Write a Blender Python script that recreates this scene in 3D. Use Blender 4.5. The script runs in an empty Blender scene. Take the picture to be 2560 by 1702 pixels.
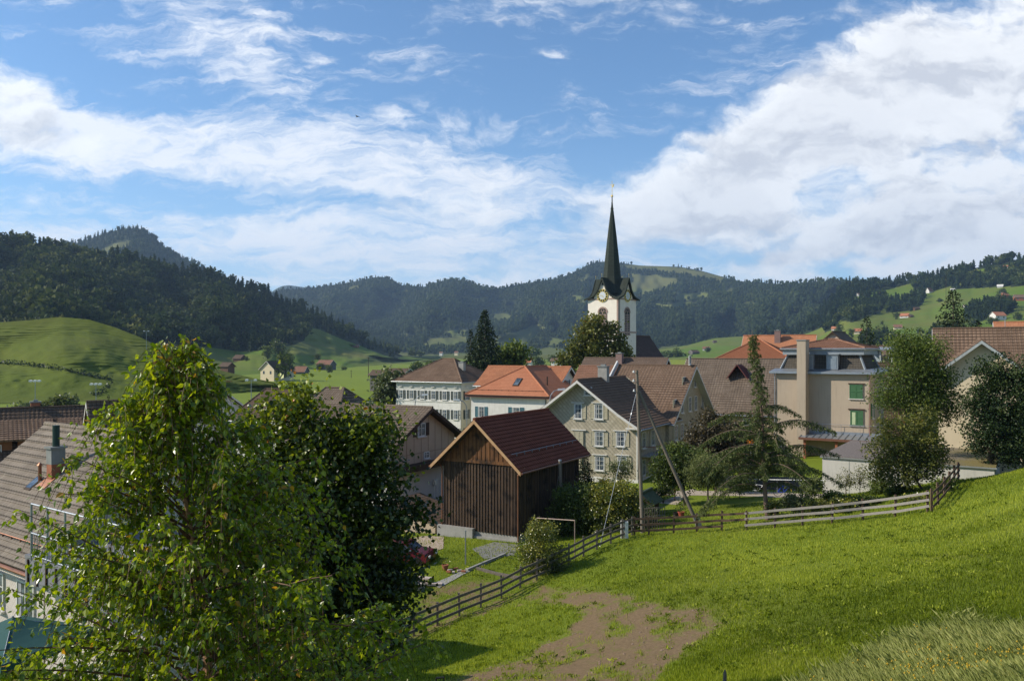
import bpy, math, random
import numpy as np
from mathutils import Vector, Matrix
C = bpy.context.scene.collection
R = math.radians
rng = np.random.default_rng(7)
random.seed(7)
# ------------------------------------------------------------------ camera, sun, sky, exposure
F, HY, CX = 2000.0, 880.0, 1280.0          # focal length / horizon row / centre column of the 2560 px wide photograph
def P(px, py, Y):                          # the world point seen at a photo position, Y metres away
    return Vector(((px-CX)/F*Y, Y, -(py-HY)/F*Y))
sc = bpy.context.scene
cam = bpy.data.objects.new('camera', bpy.data.cameras.new('camera')); C.objects.link(cam)
cam.rotation_euler = (R(90), 0, 0); cam.data.sensor_width = 36; cam.data.lens = 36*F/2560
cam.data.shift_y = (HY-851)/2560; cam.data.clip_start = .3; cam.data.clip_end = 30000
sc.camera = cam
SUN_AZ, SUN_EL = 88, 33.5                    # degrees left of straight behind the camera / above the horizon
sd = Vector((-math.sin(R(SUN_AZ))*math.cos(R(SUN_EL)), -math.cos(R(SUN_AZ))*math.cos(R(SUN_EL)), math.sin(R(SUN_EL))))
sun = bpy.data.objects.new('sun', bpy.data.lights.new('sun', 'SUN')); C.objects.link(sun)
sun.rotation_euler = sd.to_track_quat('Z', 'Y').to_euler()
sun.data.energy = 5.0; sun.data.angle = R(.53); sun.data.color = (1, .91, .77)
sc.view_settings.view_transform = 'Standard'; sc.view_settings.look = 'None'
sc.view_settings.exposure = 0.36; sc.view_settings.gamma = 1
world = bpy.data.worlds.new('World'); sc.world = world; world.use_nodes = True

class NT:                                   # small node-graph helper
    def __init__(s, nt): s.nt = nt; s.n = nt.nodes; s.l = nt.links
    def node(s, t, **k):
        o = s.n.new(t)
        for a, b in k.items(): setattr(o, a, b)
        return o
    def put(s, sock, v):
        if v is None: return
        if isinstance(v, bpy.types.NodeSocket): s.l.new(v, sock)
        elif isinstance(v, (tuple, list)) and len(v) == 3 and sock.type == 'RGBA': sock.default_value = (*v, 1)
        else: sock.default_value = v
    def m(s, op, a, b=None, c=None, clamp=False):
        o = s.node('ShaderNodeMath', operation=op, use_clamp=clamp)
        for i, x in enumerate((a, b, c)): s.put(o.inputs[i], x)
        return o.outputs[0]
    def vm(s, op, a, b=None, out=0):
        o = s.node('ShaderNodeVectorMath', operation=op); s.put(o.inputs[0], a)
        if b is not None: s.put(o.inputs[1], b)
        return o.outputs[out]
    def comb(s, x, y, z=0.0):
        o = s.node('ShaderNodeCombineXYZ'); s.put(o.inputs[0], x); s.put(o.inputs[1], y); s.put(o.inputs[2], z); return o.outputs[0]
    def sep(s, v):
        o = s.node('ShaderNodeSeparateXYZ'); s.put(o.inputs[0], v); return o.outputs
    def noise(s, vec, scale, detail=5, rough=.55, dist=0.0, out=0):
        o = s.node('ShaderNodeTexNoise'); s.put(o.inputs['Vector'], vec); o.inputs['Scale'].default_value = scale
        o.inputs['Detail'].default_value = detail; o.inputs['Roughness'].default_value = rough; o.inputs['Distortion'].default_value = dist
        return o.outputs[out]
    def mix(s, f, a, b, bt='MIX'):
        o = s.node('ShaderNodeMix', data_type='RGBA', blend_type=bt)
        s.put(o.inputs[0], f); s.put(o.inputs[6], a); s.put(o.inputs[7], b); return o.outputs[2]
    def mr(s, v, a, b, c=0.0, d=1.0, smooth=False):
        o = s.node('ShaderNodeMapRange'); o.clamp = True
        if smooth: o.interpolation_type = 'SMOOTHSTEP'
        for i, x in enumerate((v, a, b, c, d)): s.put(o.inputs[i], x)
        return o.outputs[0]
    def mapping(s, v, scale=(1, 1, 1), rot=(0, 0, 0), loc=(0, 0, 0)):
        o = s.node('ShaderNodeMapping'); s.put(o.inputs[0], v); o.inputs[1].default_value = loc
        o.inputs[2].default_value = rot; o.inputs[3].default_value = scale; return o.outputs[0]

def build_sky():
    t = NT(world.node_tree); t.n.clear()
    out = t.node('ShaderNodeOutputWorld'); bg = t.node('ShaderNodeBackground')
    sky = t.node('ShaderNodeTexSky', sky_type='NISHITA'); sky.sun_disc = False
    sky.sun_elevation = R(SUN_EL); sky.sun_rotation = R(180+SUN_AZ)
    sky.altitude = 800; sky.air_density = 1.0; sky.dust_density = .6; sky.ozone_density = 1.6
    d = t.node('ShaderNodeTexCoord').outputs['Generated']
    x, y, z = t.sep(d)
    ya = t.m('MAXIMUM', t.m('ABSOLUTE', y), .12)
    u = t.m('DIVIDE', x, ya); v = t.m('DIVIDE', z, ya)
    uv = t.comb(u, v)
    warp = t.noise(uv, 3.2, 6, .62, out=1)
    uvw = t.vm('ADD', uv, t.vm('MULTIPLY', t.vm('SUBTRACT', warp, (.5, .5, .5)), (.20, .11, 0)))
    def blobs(lst, vec):
        tot = None
        for (cx, cy, rx, ry, ang, amp) in lst:
            p = t.mapping(t.vm('SUBTRACT', vec, ((cx-CX)/F, (HY-cy)/F, 0)), rot=(0, 0, R(ang)))
            p = t.vm('MULTIPLY', p, (F/rx, F/ry, 0))
            g = t.mr(t.vm('LENGTH', p, out=1), 0.25, 1.25, amp, 0.0, True)
            tot = g if tot is None else t.m('ADD', tot, g)
        return tot
    # thin streaky clouds
    cv = t.mapping(uvw, rot=(0, 0, R(8)), scale=(1, 5, 1))
    ci = t.noise(cv, 4.6, 9, .62, .5)
    ci2 = t.noise(t.mapping(uvw, rot=(0, 0, R(-6)), scale=(1, 3.6, 1)), 13, 8, .70, .8)
    cn = t.m('MULTIPLY_ADD', t.m('ADD', t.m('MULTIPLY', ci, .52), t.m('MULTIPLY', ci2, .48)), 2.7, -.85)
    cb = blobs([(380, 60, 480, 120, 16, .30), (560, 140, 230, 95, 30, .27), (110, 330, 380, 130, 8, .55), (520, 380, 480, 95, 6, .40),
                (950, 430, 520, 95, 5, .46),(700, 300, 500, 60, 12, .16),(250, 250, 420, 90, 14, .14),(1150, 480, 420, 80, 0, .22), (250, 560, 700, 90, 0, .30), (950, 560, 620, 60, 0, .30), (1000, 660, 1000, 110, 0, .48), (1500, 450, 300, 70, 0, .14),
                (0, 620, 500, 70, 0, .25), (860, 200, 260, 120, 0, .10), (1000, 310, 70, 30, 10, .30), (1385, 142, 40, 14, 0, .36),
                (720, 125, 140, 26, 12, .27), (600, 55, 80, 20, 10, .27), (300, 240, 300, 60, 10, -.2), (1480, 340, 160, 40, -20, .10)], uvw)
    cirrus = t.mr(t.m('ADD', cn, t.m('MULTIPLY', cb, .85)), .54, 1.22, 0.0, .96, True)
    # heaped clouds
    kn = t.noise(t.mapping(uvw, rot=(0, 0, R(-30)), scale=(1, 2.4, 1)), 5.2, 10, .58, .25)
    kn_s = t.noise(t.mapping(t.vm('ADD', uvw, (-.028, .03, 0)), rot=(0, 0, R(-30)), scale=(1, 2.4, 1)), 5.2, 6, .55, .25)
    kf = t.noise(t.mapping(uvw, rot=(0, 0, R(-24)), scale=(1, 1.8, 1)), 20, 9, .66, .3)
    kn = t.m('ADD', t.m('MULTIPLY_ADD', kn, 1.9, -.45), t.m('MULTIPLY_ADD', kf, .95, -.475)); kn_s = t.m('ADD', t.m('MULTIPLY_ADD', kn_s, 1.9, -.45), t.m('MULTIPLY_ADD', t.noise(t.mapping(t.vm('ADD', uvw, (-.008, .008, 0)), rot=(0, 0, R(-24)), scale=(1, 1.8, 1)), 20, 6, .62, .3), .95, -.475))
    kb = blobs([(2380, 330, 620, 320, -22, .62), (2500, 90, 620, 190, -25, .50), (2080, 200, 380, 100, -34, .42), (1960, 380, 400, 120, -24, .50), (1700, 480, 330, 105, -10, .52),
                (1980, 560, 620, 120, 0, .42), (2500, 600, 420, 130, 0, .45), (1400, 630, 200, 66, -10, .46), (1760, 360, 130, 24, 5, .33),
                (1170, 530, 110, 120, 0, .42), (1020, 520, 120, 60, 0, .34), (700, 550, 110, 36, 0, .34), (1900, 660, 170, 40, -8, .48), (2000, 690, 100, 30, -5, .4),
                (2200, 665, 130, 26, 0, .35), (10, 290, 190, 150, 0, .62),(150, 360, 200, 60, 10, .35), (2110, 500, 120, 66, 0, -.42), (2140, 655, 260, 30, 0, -.25), (2350, 500, 100, 40, 0, -.05), (2040, 60, 120, 40, -15, .25)], uvw)
    dens = t.m('ADD', kn, kb)
    cum = t.mr(dens, .58, 1.22, 0.0, .97, True)
    shade = t.mr(t.m('SUBTRACT', kn, kn_s), -.50, .22, 0.0, 1.0, True)
    thick = t.mr(dens, 1.0, 1.9, 0.0, 1.0, True)
    lit = t.m('SUBTRACT', shade, t.m('MULTIPLY', thick, .34), clamp=True)
    ccol = t.mix(lit, (.58, .60, .65), (.92, .93, .94))
    skyc = t.vm('MULTIPLY', sky.outputs[0], (SKY*.74, SKY*1.02, SKY*1.22))
    haz = t.mr(v, -.02, .30, .55, 0.0, True)
    skyc = t.mix(haz, skyc, (.46, .66, .90))
    c = t.mix(cirrus, skyc, (.84, .86, .90))
    c = t.mix(cum, c, ccol)
    low = t.mr(z, -.06, -.01, 0.0, 1.0)
    c = t.mix(low, (.10, .12, .08), c)
    t.l.new(c, bg.inputs[0]); bg.inputs[1].default_value = 1.0
    t.l.new(bg.outputs[0], out.inputs[0])
SKY = .108
build_sky()

# ------------------------------------------------------------------ materials
MATS = {}
def bsdf(name, rough=.8, spec=.25, metal=0.0):
    m = bpy.data.materials.new(name); m.use_nodes = True; t = NT(m.node_tree)
    b = t.n['Principled BSDF']; b.inputs['Roughness'].default_value = rough
    b.inputs['Specular IOR Level'].default_value = spec; b.inputs['Metallic'].default_value = metal
    return m, t, b
def bump(t, b, h, strength, dist=.02):
    o = t.node('ShaderNodeBump'); o.inputs['Strength'].default_value = strength; o.inputs['Distance'].default_value = dist
    t.l.new(h, o.inputs['Height']); t.l.new(o.outputs[0], b.inputs['Normal'])
def plain(name, c1, c2=None, scale=3.0, rough=.85, bmp=.3, stretch=(1, 1, 1), metal=0.0, spec=.25, fine=40):
    if name in MATS: return MATS[name]
    m, t, b = bsdf(name, rough, spec, metal)
    c2 = c2 or tuple(x*.72 for x in c1)
    co = t.mapping(t.node('ShaderNodeTexCoord').outputs['Object'], scale=stretch)
    n1 = t.noise(co, scale, 6, .6); n2 = t.noise(co, fine, 3, .6); n4 = t.noise(t.mapping(co, scale=(3.5, 3.5, .25)), 1.3, 6, .7)
    f = t.mr(t.m('ADD', t.m('MULTIPLY', n1, .7), t.m('MULTIPLY', n2, .3)), .32, .68)
    c = t.mix(t.mr(n4, .52, .74, 0.0, .5 if bmp >= .12 else 0.0), t.mix(f, c2, c1), tuple(x*.55 for x in c1))
    t.l.new(c, b.inputs['Base Color']); bump(t, b, n2, bmp)
    MATS[name] = m; return m
def tiles(name, c1, c2, cw=.3, rh=.34, c3=None, line=.8, rough=.8):     # roof tiles: one tint per tile, joints with shadow lines painted in, weathering
    if name in MATS: return MATS[name]
    m, t, b = bsdf(name, .9, .08)
    uv = t.node('ShaderNodeTexCoord').outputs['UV']; x, y, _ = t.sep(uv)
    u = t.m('DIVIDE', x, cw); v = t.m('DIVIDE', y, rh)
    cell = t.comb(t.m('FLOOR', u), t.m('FLOOR', v))
    wn = t.node('ShaderNodeTexWhiteNoise', noise_dimensions='2D'); t.put(wn.inputs['Vector'], cell)
    fu = t.m('FRACT', u); fv = t.m('FRACT', v)
    st = t.noise(uv, .5, 6, .65); st2 = t.noise(uv, 6, 4, .6)
    c = t.mix(t.m('MULTIPLY', wn.outputs[0], .9), c1, c2)
    c = t.mix(t.mr(st, .42, .66, 0.0, .7), c, c3 or tuple(x*.62 for x in c1))
    c = t.mix(t.mr(st2, .3, .75, 0.0, .35), c, tuple(x*1.35 for x in c1))
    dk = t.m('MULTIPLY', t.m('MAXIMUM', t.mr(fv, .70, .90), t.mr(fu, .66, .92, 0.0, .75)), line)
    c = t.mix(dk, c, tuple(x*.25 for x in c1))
    t.l.new(c, b.inputs['Base Color'])
    prof = t.m('ADD', t.m('MULTIPLY', t.m('SINE', t.m('MULTIPLY', u, 6.283)), .5), t.m('MULTIPLY', fv, -1.2))
    bump(t, b, t.m('ADD', prof, t.m('MULTIPLY', st2, .5)), .5, .03)
    MATS[name] = m; return m
def boards(name, c1, c2, bw=.2, rough=.85, grain=1.0, c3=None):            # upright planks
    if name in MATS: return MATS[name]
    m, t, b = bsdf(name, rough, .2)
    uv = t.node('ShaderNodeTexCoord').outputs['UV']; x, y, _ = t.sep(uv)
    u = t.m('DIVIDE', x, bw)
    wn = t.node('ShaderNodeTexWhiteNoise', noise_dimensions='1D'); t.put(wn.inputs['W'], t.m('FLOOR', u))
    g = t.noise(t.comb(t.m('MULTIPLY', x, 14), t.m('MULTIPLY', y, .9), wn.outputs[0]), grain, 6, .65)
    c = t.mix(t.mr(t.m('ADD', t.m('MULTIPLY', g, .75), t.m('MULTIPLY', wn.outputs[0], .3)), .3, .75), c1, c2)
    if c3: c = t.mix(t.mr(t.noise(uv, .9, 5, .6), .5, .64), c, c3)
    c = t.mix(t.mr(t.m('FRACT', u), .9, .98, 0.0, .8), c, tuple(k*.15 for k in c1))
    t.l.new(c, b.inputs['Base Color']); bump(t, b, g, .5)
    MATS[name] = m; return m
def scales(name, c1, c2, s=.42):                                          # shingles laid as lozenges
    if name in MATS: return MATS[name]
    m, t, b = bsdf(name, .85, .2)
    uv = t.node('ShaderNodeTexCoord').outputs['UV']; x, y, _ = t.sep(uv)
    p = t.m('DIVIDE', t.m('ADD', x, y), s); q = t.m('DIVIDE', t.m('SUBTRACT', x, y), s)
    wn = t.node('ShaderNodeTexWhiteNoise', noise_dimensions='2D'); t.put(wn.inputs['Vector'], t.comb(t.m('FLOOR', p), t.m('FLOOR', q)))
    c = t.mix(wn.outputs[0], c1, c2)
    ln = t.m('MAXIMUM', t.mr(t.m('FRACT', p), .72, .95), t.mr(t.m('FRACT', q), .84, .97, 0.0, .5))
    c = t.mix(t.m('MULTIPLY', ln, .62), c, tuple(k*.3 for k in c1))
    c = t.mix(t.mr(t.noise(uv, .8, 5, .6), .45, .75, 0.0, .4), c, tuple(k*.6 for k in c1))
    t.l.new(c, b.inputs['Base Color']); bump(t, b, t.m('SUBTRACT', 1.0, ln), .5, .02)
    MATS[name] = m; return m
def foliage(name, dark, mid, light, gloss=.3, trans=.3, rough=.42, hue=None):   # leaves: tint attribute per leaf
    if name in MATS: return MATS[name]
    m, t, b = bsdf(name, rough, gloss)
    a = t.node('ShaderNodeAttribute', attribute_name='tint').outputs['Fac']
    r = t.node('ShaderNodeValToRGB'); t.put(r.inputs[0], a)
    e = r.color_ramp.elements; e[0].position = 0; e[0].color = (*dark, 1); e[1].position = .9; e[1].color = (*light, 1)
    k = e.new(.5); k.color = (*mid, 1)
    if hue: k = e.new(.965); k.color = (*light, 1); k = e.new(.975); k.color = (*hue, 1)
    t.l.new(r.outputs[0], b.inputs['Base Color'])
    tr = t.node('ShaderNodeBsdfTranslucent'); t.l.new(t.mix(1.0, r.outputs[0], (1.5, 1.45, .6), 'MULTIPLY'), tr.inputs[0])
    mx = t.node('ShaderNodeMixShader'); mx.inputs[0].default_value = trans
    t.l.new(b.outputs[0], mx.inputs[1]); t.l.new(tr.outputs[0], mx.inputs[2])
    t.l.new(mx.outputs[0], t.n['Material Output'].inputs[0])
    MATS[name] = m; return m
def glass(name='window_glass', col=(.035, .045, .055)):
    if name in MATS: return MATS[name]
    m, t, b = bsdf(name, .08, .6)
    n = t.noise(t.node('ShaderNodeTexCoord').outputs['Object'], 2.2, 3)
    t.l.new(t.mix(t.mr(n, .45, .6), col, tuple(c*3.2 for c in col)), b.inputs['Base Color'])
    MATS[name] = m; return m

# ------------------------------------------------------------------ objects, names, labels
def tag(o, label=None, cat=None, group=None, kind=None):
    if label: o['label'] = label
    if cat: o['category'] = cat
    if group: o['group'] = group
    if kind: o['kind'] = kind
    return o
def thing(name, loc, label, cat, group=None, rz=0.0):
    o = bpy.data.objects.new(name, None); C.objects.link(o); o.location = loc; o.rotation_euler = (0, 0, rz)
    o.empty_display_size = .3
    return tag(o, label, cat, group)
def link(name, me, parent=None, loc=(0, 0, 0), rz=0.0):
    o = bpy.data.objects.new(name, me); C.objects.link(o); o.location = loc; o.rotation_euler = (0, 0, rz)
    if parent: o.parent = parent
    return o
def kids(o): return [c for c in C.objects if c.parent == o]
def copy_tree(o, parent=None, ch=None):
    c = o.copy(); C.objects.link(c); c.parent = parent
    for k in kids(o):
        if k.name != c.name: copy_tree(k, c)
    return c
Z = Vector((0, 0, 1))
class MB:
    def __init__(s): s.v = []; s.f = []; s.uv = []; s.mi = []
    def face(s, pts, m=0, uv=None):
        pts = [Vector(p) for p in pts]; i = len(s.v); s.v += [tuple(p) for p in pts]
        s.f.append(tuple(range(i, i+len(pts)))); s.mi.append(m)
        if uv is None:
            n = (pts[1]-pts[0]).cross(pts[2]-pts[0])
            if n.length < 1e-9 and len(pts) > 3: n = (pts[2]-pts[0]).cross(pts[3]-pts[0])
            n = n.normalized() if n.length > 1e-12 else Vector((0, 0, 1))
            if abs(n.z) > .995: eu, ev = Vector((1, 0, 0)), Vector((0, 1, 0))
            else: eu = Z.cross(n).normalized(); ev = n.cross(eu)
            uv = [(p.dot(eu), p.dot(ev)) for p in pts]
        s.uv += uv
        return s
    def box(s, x0, x1, y0, y1, z0, z1, m=0):
        a = [(x0, y0, z0), (x1, y0, z0), (x1, y1, z0), (x0, y1, z0), (x0, y0, z1), (x1, y0, z1), (x1, y1, z1), (x0, y1, z1)]
        for q in ((0, 3, 2, 1), (4, 5, 6, 7), (0, 1, 5, 4), (1, 2, 6, 5), (2, 3, 7, 6), (3, 0, 4, 7)): s.face([a[k] for k in q], m)
        return s
    def hexa(s, lo, hi, m=0):               # lo, hi: matching rings of points
        n = len(lo); s.face(list(reversed(lo)), m); s.face(hi, m)
        for i in range(n): s.face([lo[i], lo[(i+1) % n], hi[(i+1) % n], hi[i]], m)
        return s
    def bar(s, p, q, w, h=None, m=0, up=None):
        p, q = Vector(p), Vector(q); h = h or w; d = (q-p).normalized()
        up = up or (Z if abs(d.z) < .95 else Vector((0, 1, 0)))
        a = d.cross(up).normalized()*(w/2); b = a.normalized().cross(d).normalized()*(h/2)
        return s.hexa([p-a-b, p+a-b, p+a+b, p-a+b][::-1], [q-a-b, q+a-b, q+a+b, q-a+b][::-1], m)
    def tube(s, p, q, r0, r1=None, n=8, m=0):
        p, q = Vector(p), Vector(q); r1 = r0 if r1 is None else r1; d = (q-p).normalized()
        up = Z if abs(d.z) < .95 else Vector((0, 1, 0)); a = d.cross(up).normalized(); b = a.cross(d)
        k = [(math.cos(i*2*math.pi/n), math.sin(i*2*math.pi/n)) for i in range(n)]
        return s.hexa([p+(a*c+b*t)*r0 for c, t in k][::-1], [q+(a*c+b*t)*r1 for c, t in k][::-1], m)
    def pipe(s, pts, r, n=8, m=0):
        for a, b in zip(pts, pts[1:]): s.tube(a, b, r, r, n, m)
        return s
    def lathe(s, prof, c=(0, 0, 0), n=16, m=0):
        c = Vector(c)
        for (r0, z0), (r1, z1) in zip(prof, prof[1:]):
            for i in range(n):
                a, b = 2*math.pi*i/n, 2*math.pi*(i+1)/n
                q = [c+Vector((r0*math.cos(a), r0*math.sin(a), z0)), c+Vector((r0*math.cos(b), r0*math.sin(b), z0)),
                     c+Vector((r1*math.cos(b), r1*math.sin(b), z1)), c+Vector((r1*math.cos(a), r1*math.sin(a), z1))]
                if r0 < 1e-6: q = [q[0], q[2], q[3]]
                elif r1 < 1e-6: q = q[:3]
                s.face(q, m)
        return s
    def ball(s, c, r, n=10, m=0, sz=1.0):
        return s.lathe([(r*math.sin(math.pi*i/8), -r*sz*math.cos(math.pi*i/8)) for i in range(9)], c, n, m)
    def slab(s, pts, t, m=0):               # plate of thickness t under the given top polygon
        pts = [Vector(p) for p in pts]; n = (pts[1]-pts[0]).cross(pts[2]-pts[0]).normalized()
        return s.hexa([p-n*t for p in pts], pts, m)
    def tileplane(s, A, B, Cc, D, cw=.3, rh=.34, m=0, lift=.012, step=.035, wav=.022):
        # relief of overlapping tiles on the plane A,B (eave) - D,C (ridge)
        A, B, Cc, D = map(Vector, (A, B, Cc, D)); eu = (B-A).normalized(); n = (B-A).cross(Cc-A)
        if n.length < 1e-6: n = (B-A).cross(D-A)
        n.normalize(); ev = n.cross(eu); H = (D-A).dot(ev); rows = max(1, round(H/rh)); hh = H/rows
        uoff = A.dot(Z.cross(n).normalized()) if abs(n.z) < .995 else 0; voff = A.dot(n.cross(Z.cross(n).normalized())) if abs(n.z) < .995 else 0
        ud, uc, ub = (D-A).dot(eu), (Cc-A).dot(eu), (B-A).dot(eu)
        for r in range(rows):
            t0, t1 = r/rows, (r+1)/rows
            for side in (0,):
                a0, b0 = ud*t0, ub+(uc-ub)*t0; a1, b1 = ud*t1, ub+(uc-ub)*t1
                L, Rr = min(a0, a1), max(b0, b1)
                nn = max(1, int(math.ceil((Rr-L)/(cw/4))))
                us = [L+(Rr-L)*k/nn for k in range(nn+1)]
                i0 = len(s.v)
                for u in us:
                    w = wav*(.5+.5*math.cos((u+uoff)/cw*2*math.pi))
                    x0 = min(max(u, a0), b0); x1 = min(max(u, a1), b1)
                    p0 = A+eu*x0+ev*(hh*r); p1 = A+eu*x1+ev*(hh*(r+1))
                    s.v += [tuple(p0+n*(lift+step+w)), tuple(p1+n*(lift+w)), tuple(p0+n*lift*.5)]
                for k in range(nn):
                    j = i0+3*k
                    s.f += [(j, j+3, j+4, j+1), (j+2, j+5, j+3, j)]; s.mi += [m, m]
                    u0, u1 = us[k]+uoff, us[k+1]+uoff; v0, v1 = voff+hh*r, voff+hh*(r+1)-.001
                    s.uv += [(u0, v0), (u1, v0), (u1, v1), (u0, v1), (u0, v0), (u1, v0), (u1, v0), (u0, v0)]
        return s
    def mesh(s, name, mats, smooth=False):
        me = bpy.data.meshes.new(name); me.from_pydata(s.v, [], s.f)
        ul = me.uv_layers.new(name='UV'); ul.data.foreach_set('uv', [c for q in s.uv for c in q])
        for m in (mats if isinstance(mats, (list, tuple)) else [mats]): me.materials.append(m)
        me.polygons.foreach_set('material_index', s.mi)
        if smooth: me.polygons.foreach_set('use_smooth', [True]*len(s.f))
        me.update(); return me
    def build(s, name, mats, parent=None, smooth=False, loc=(0, 0, 0), rz=0.0):
        return link(name, s.mesh(name, mats, smooth), parent, loc, rz)
def npmesh(name, V, Fi, mat, parent=None, tint=None, smooth=False, loc=(0, 0, 0)):
    me = bpy.data.meshes.new(name); V = np.asarray(V, np.float32); Fi = np.asarray(Fi, np.int32); n, k = Fi.shape
    me.vertices.add(len(V)); me.vertices.foreach_set('co', V.ravel())
    me.loops.add(n*k); me.loops.foreach_set('vertex_index', Fi.ravel())
    me.polygons.add(n); me.polygons.foreach_set('loop_start', np.arange(0, n*k, k, dtype=np.int32))
    me.update(calc_edges=True)
    me.polygons.foreach_set('use_smooth', np.full(n, smooth))
    if tint is not None:
        tint = np.asarray(tint, np.float32)
        if tint.ndim == 1: a = me.attributes.new('tint', 'FLOAT', 'POINT'); a.data.foreach_set('value', tint)
        else:
            a = me.attributes.new('tint', 'FLOAT_COLOR', 'POINT'); a.data.foreach_set('color', tint.ravel())
    for q in (mat if isinstance(mat, (list, tuple)) else [mat]): me.materials.append(q)
    return link(name, me, parent, loc)
# value noise
_h = np.random.default_rng(3).random((256, 256))
def vnoise(x, y):
    xi, yi = np.floor(x).astype(int), np.floor(y).astype(int); fx, fy = x-xi, y-yi
    fx, fy = fx*fx*(3-2*fx), fy*fy*(3-2*fy); g = lambda a, b: _h[a & 255, b & 255]
    return (g(xi, yi)*(1-fx)+g(xi+1, yi)*fx)*(1-fy)+(g(xi, yi+1)*(1-fx)+g(xi+1, yi+1)*fx)*fy
def fbm(x, y, o=4):
    s = 0; a = .5
    for i in range(o): s = s+a*(vnoise(x+17.3*i, y+9.1*i)-.5); x, y, a = x*2.03, y*2.03, a*.5
    return s*2
def inpoly(px, py, poly):
    r = np.zeros(np.shape(px), bool); n = len(poly)
    for i in range(n):
        (x0, y0), (x1, y1) = poly[i], poly[(i+1) % n]
        if y0 == y1: continue
        c = ((y0 > py) != (y1 > py)) & (px < (x1-x0)*(py-y0)/(y1-y0)+x0); r ^= c
    return r
# ------------------------------------------------------------------ terrain
def pt(px, py, Y): p = P(px, py, Y); return (p.x, p.y, p.z)
CP = [(0,0,-3.6),(-6,0,-7),(8,0,-2.0),(0,-20,-1),(20,0,1.0),(20,-20,4),(-20,0,-12),(-20,-20,-9),(0,8,-5.6),(-4,8,-8.6),(-8,18,-9.6),(-9,30,-12.4),
 pt(2560,1702,14),pt(2200,1702,16),pt(1800,1702,19),pt(1500,1702,22.5),pt(1280,1702,25),pt(1050,1702,28),
 pt(2560,1400,26),pt(2200,1400,32.5),pt(1800,1400,40),pt(1900,1500,29),pt(1500,1500,35),pt(2450,1250,41),pt(2200,1550,23),
 pt(1035,1592,38),pt(1150,1540,39.5),pt(1255,1490,42),pt(1400,1405,46.5),pt(1527,1337,50),pt(1580,1335,50.5),pt(1803,1331,48),pt(2000,1315,46),pt(2200,1296,44),pt(2328,1284,41.5),pt(2398,1200,54),
 pt(2480,1192,50),pt(2560,1172,50),pt(2700,1130,50),pt(2480,1204,54),
 (-3,54,-12.75),(4,53,-12.5),(3,62,-12.5),pt(1090,1410,47),(6,82,-12),(15,70,-11.6),(20,62,-11.1),(26,62,-10.9),(12,58,-11.5),
 (30,80,-10.6),(42,70,-9.6),(55,60,-6.5),(60,90,-8),(36,56,-8.9),
 (-20,30,-10.6),(-14,22,-10.3),(-26,34,-11.5),(-20,45,-14.5),(-35,60,-15),(-15,65,-13.4),(-5,70,-12.8),
 (0,120,-13.6),(30,120,-12.3),(60,140,-11),(-30,130,-14.8),(-60,100,-15),(0,170,-13),(80,200,-10),(-80,200,-15),(0,250,-14),(120,260,-9),(-150,250,-15)]
CP = np.array(CP, float)
def _k(r2): return np.where(r2 > 0, .5*r2*np.log(np.maximum(r2, 1e-9)), 0)
def _tps():
    n = len(CP); d = ((CP[:, None, :2]-CP[None, :, :2])**2).sum(-1)
    A = np.zeros((n+3, n+3)); A[:n, :n] = _k(d)+np.eye(n)*.4; A[:n, n] = 1; A[:n, n+1:] = CP[:, :2]; A[n, :n] = 1; A[n+1:, :n] = CP[:, :2].T
    return np.linalg.solve(A, np.concatenate([CP[:, 2], [0, 0, 0]]))
_w = _tps()
def gz(x, y):
    x = np.atleast_1d(np.asarray(x, float)); y = np.atleast_1d(np.asarray(y, float)); out = np.empty(len(x)); n = len(CP)
    for i in range(0, len(x), 20000):
        xx = np.clip(x[i:i+20000], -160, 160); yy = np.clip(y[i:i+20000], -30, 280)
        d = (xx[:, None]-CP[:, 0])**2+(yy[:, None]-CP[:, 1])**2
        out[i:i+20000] = _k(d)@_w[:n]+_w[n]+_w[n+1]*xx+_w[n+2]*yy
    r = np.hypot(x, np.maximum(y, 0)); w = np.clip((r-170)/130, 0, 1); w = w*w*(3-2*w)
    out = out*(1-w)+(-14.5+0*x)*w
    out += .05*fbm(x*.5, y*.5, 3)*np.clip(1-r/150, 0, 1)
    out += .6*fbm(x*.02, y*.02, 3)*w
    return out
def g1(x, y): return float(gz([x], [y])[0])
def G(px, py, lo=8.0, hi=140.0):            # ground point seen at a photo position
    Ys = np.linspace(lo, hi, 1500); zz = gz((px-CX)/F*Ys, Ys); d = -(py-HY)/F*Ys-zz
    k = np.where(d <= 0)[0]; Y = Ys[k[0]] if len(k) else hi
    return Vector(((px-CX)/F*Y, Y, g1((px-CX)/F*Y, Y)))
def spaced(a, b, s0, s1): # spacing grows away from the camera area
    xs = [a];
    while xs[-1] < b:
        x = xs[-1]; xs.append(x+max(s0, min(s1, .09*max(0, abs(x)-45)+s0)))
    return np.array(xs)
SOIL = [(1180,1512),(1280,1492),(1350,1467),(1443,1468),(1562,1478),(1660,1516),(1763,1524),(1828,1548),(1785,1586),(1703,1635),(1660,1684),(1640,1740),(1000,1740),(1130,1690),(1280,1655),(1340,1612),(1400,1570),(1460,1550),(1440,1522),(1380,1508)]
SOIL2 = [(1090,1470),(1180,1450),(1260,1455),(1270,1480),(1180,1510),(1060,1545),(1060,1500)]
SOIL3 = [(1000,1600),(1150,1535),(1280,1475),(1390,1400),(1400,1415),(1290,1500),(1150,1560),(1000,1625)]
TALL = [(1960,1760),(2090,1700),(2170,1665),(2230,1615),(2330,1590),(2420,1560),(2500,1590),(2640,1590),(2640,1760)]
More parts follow.
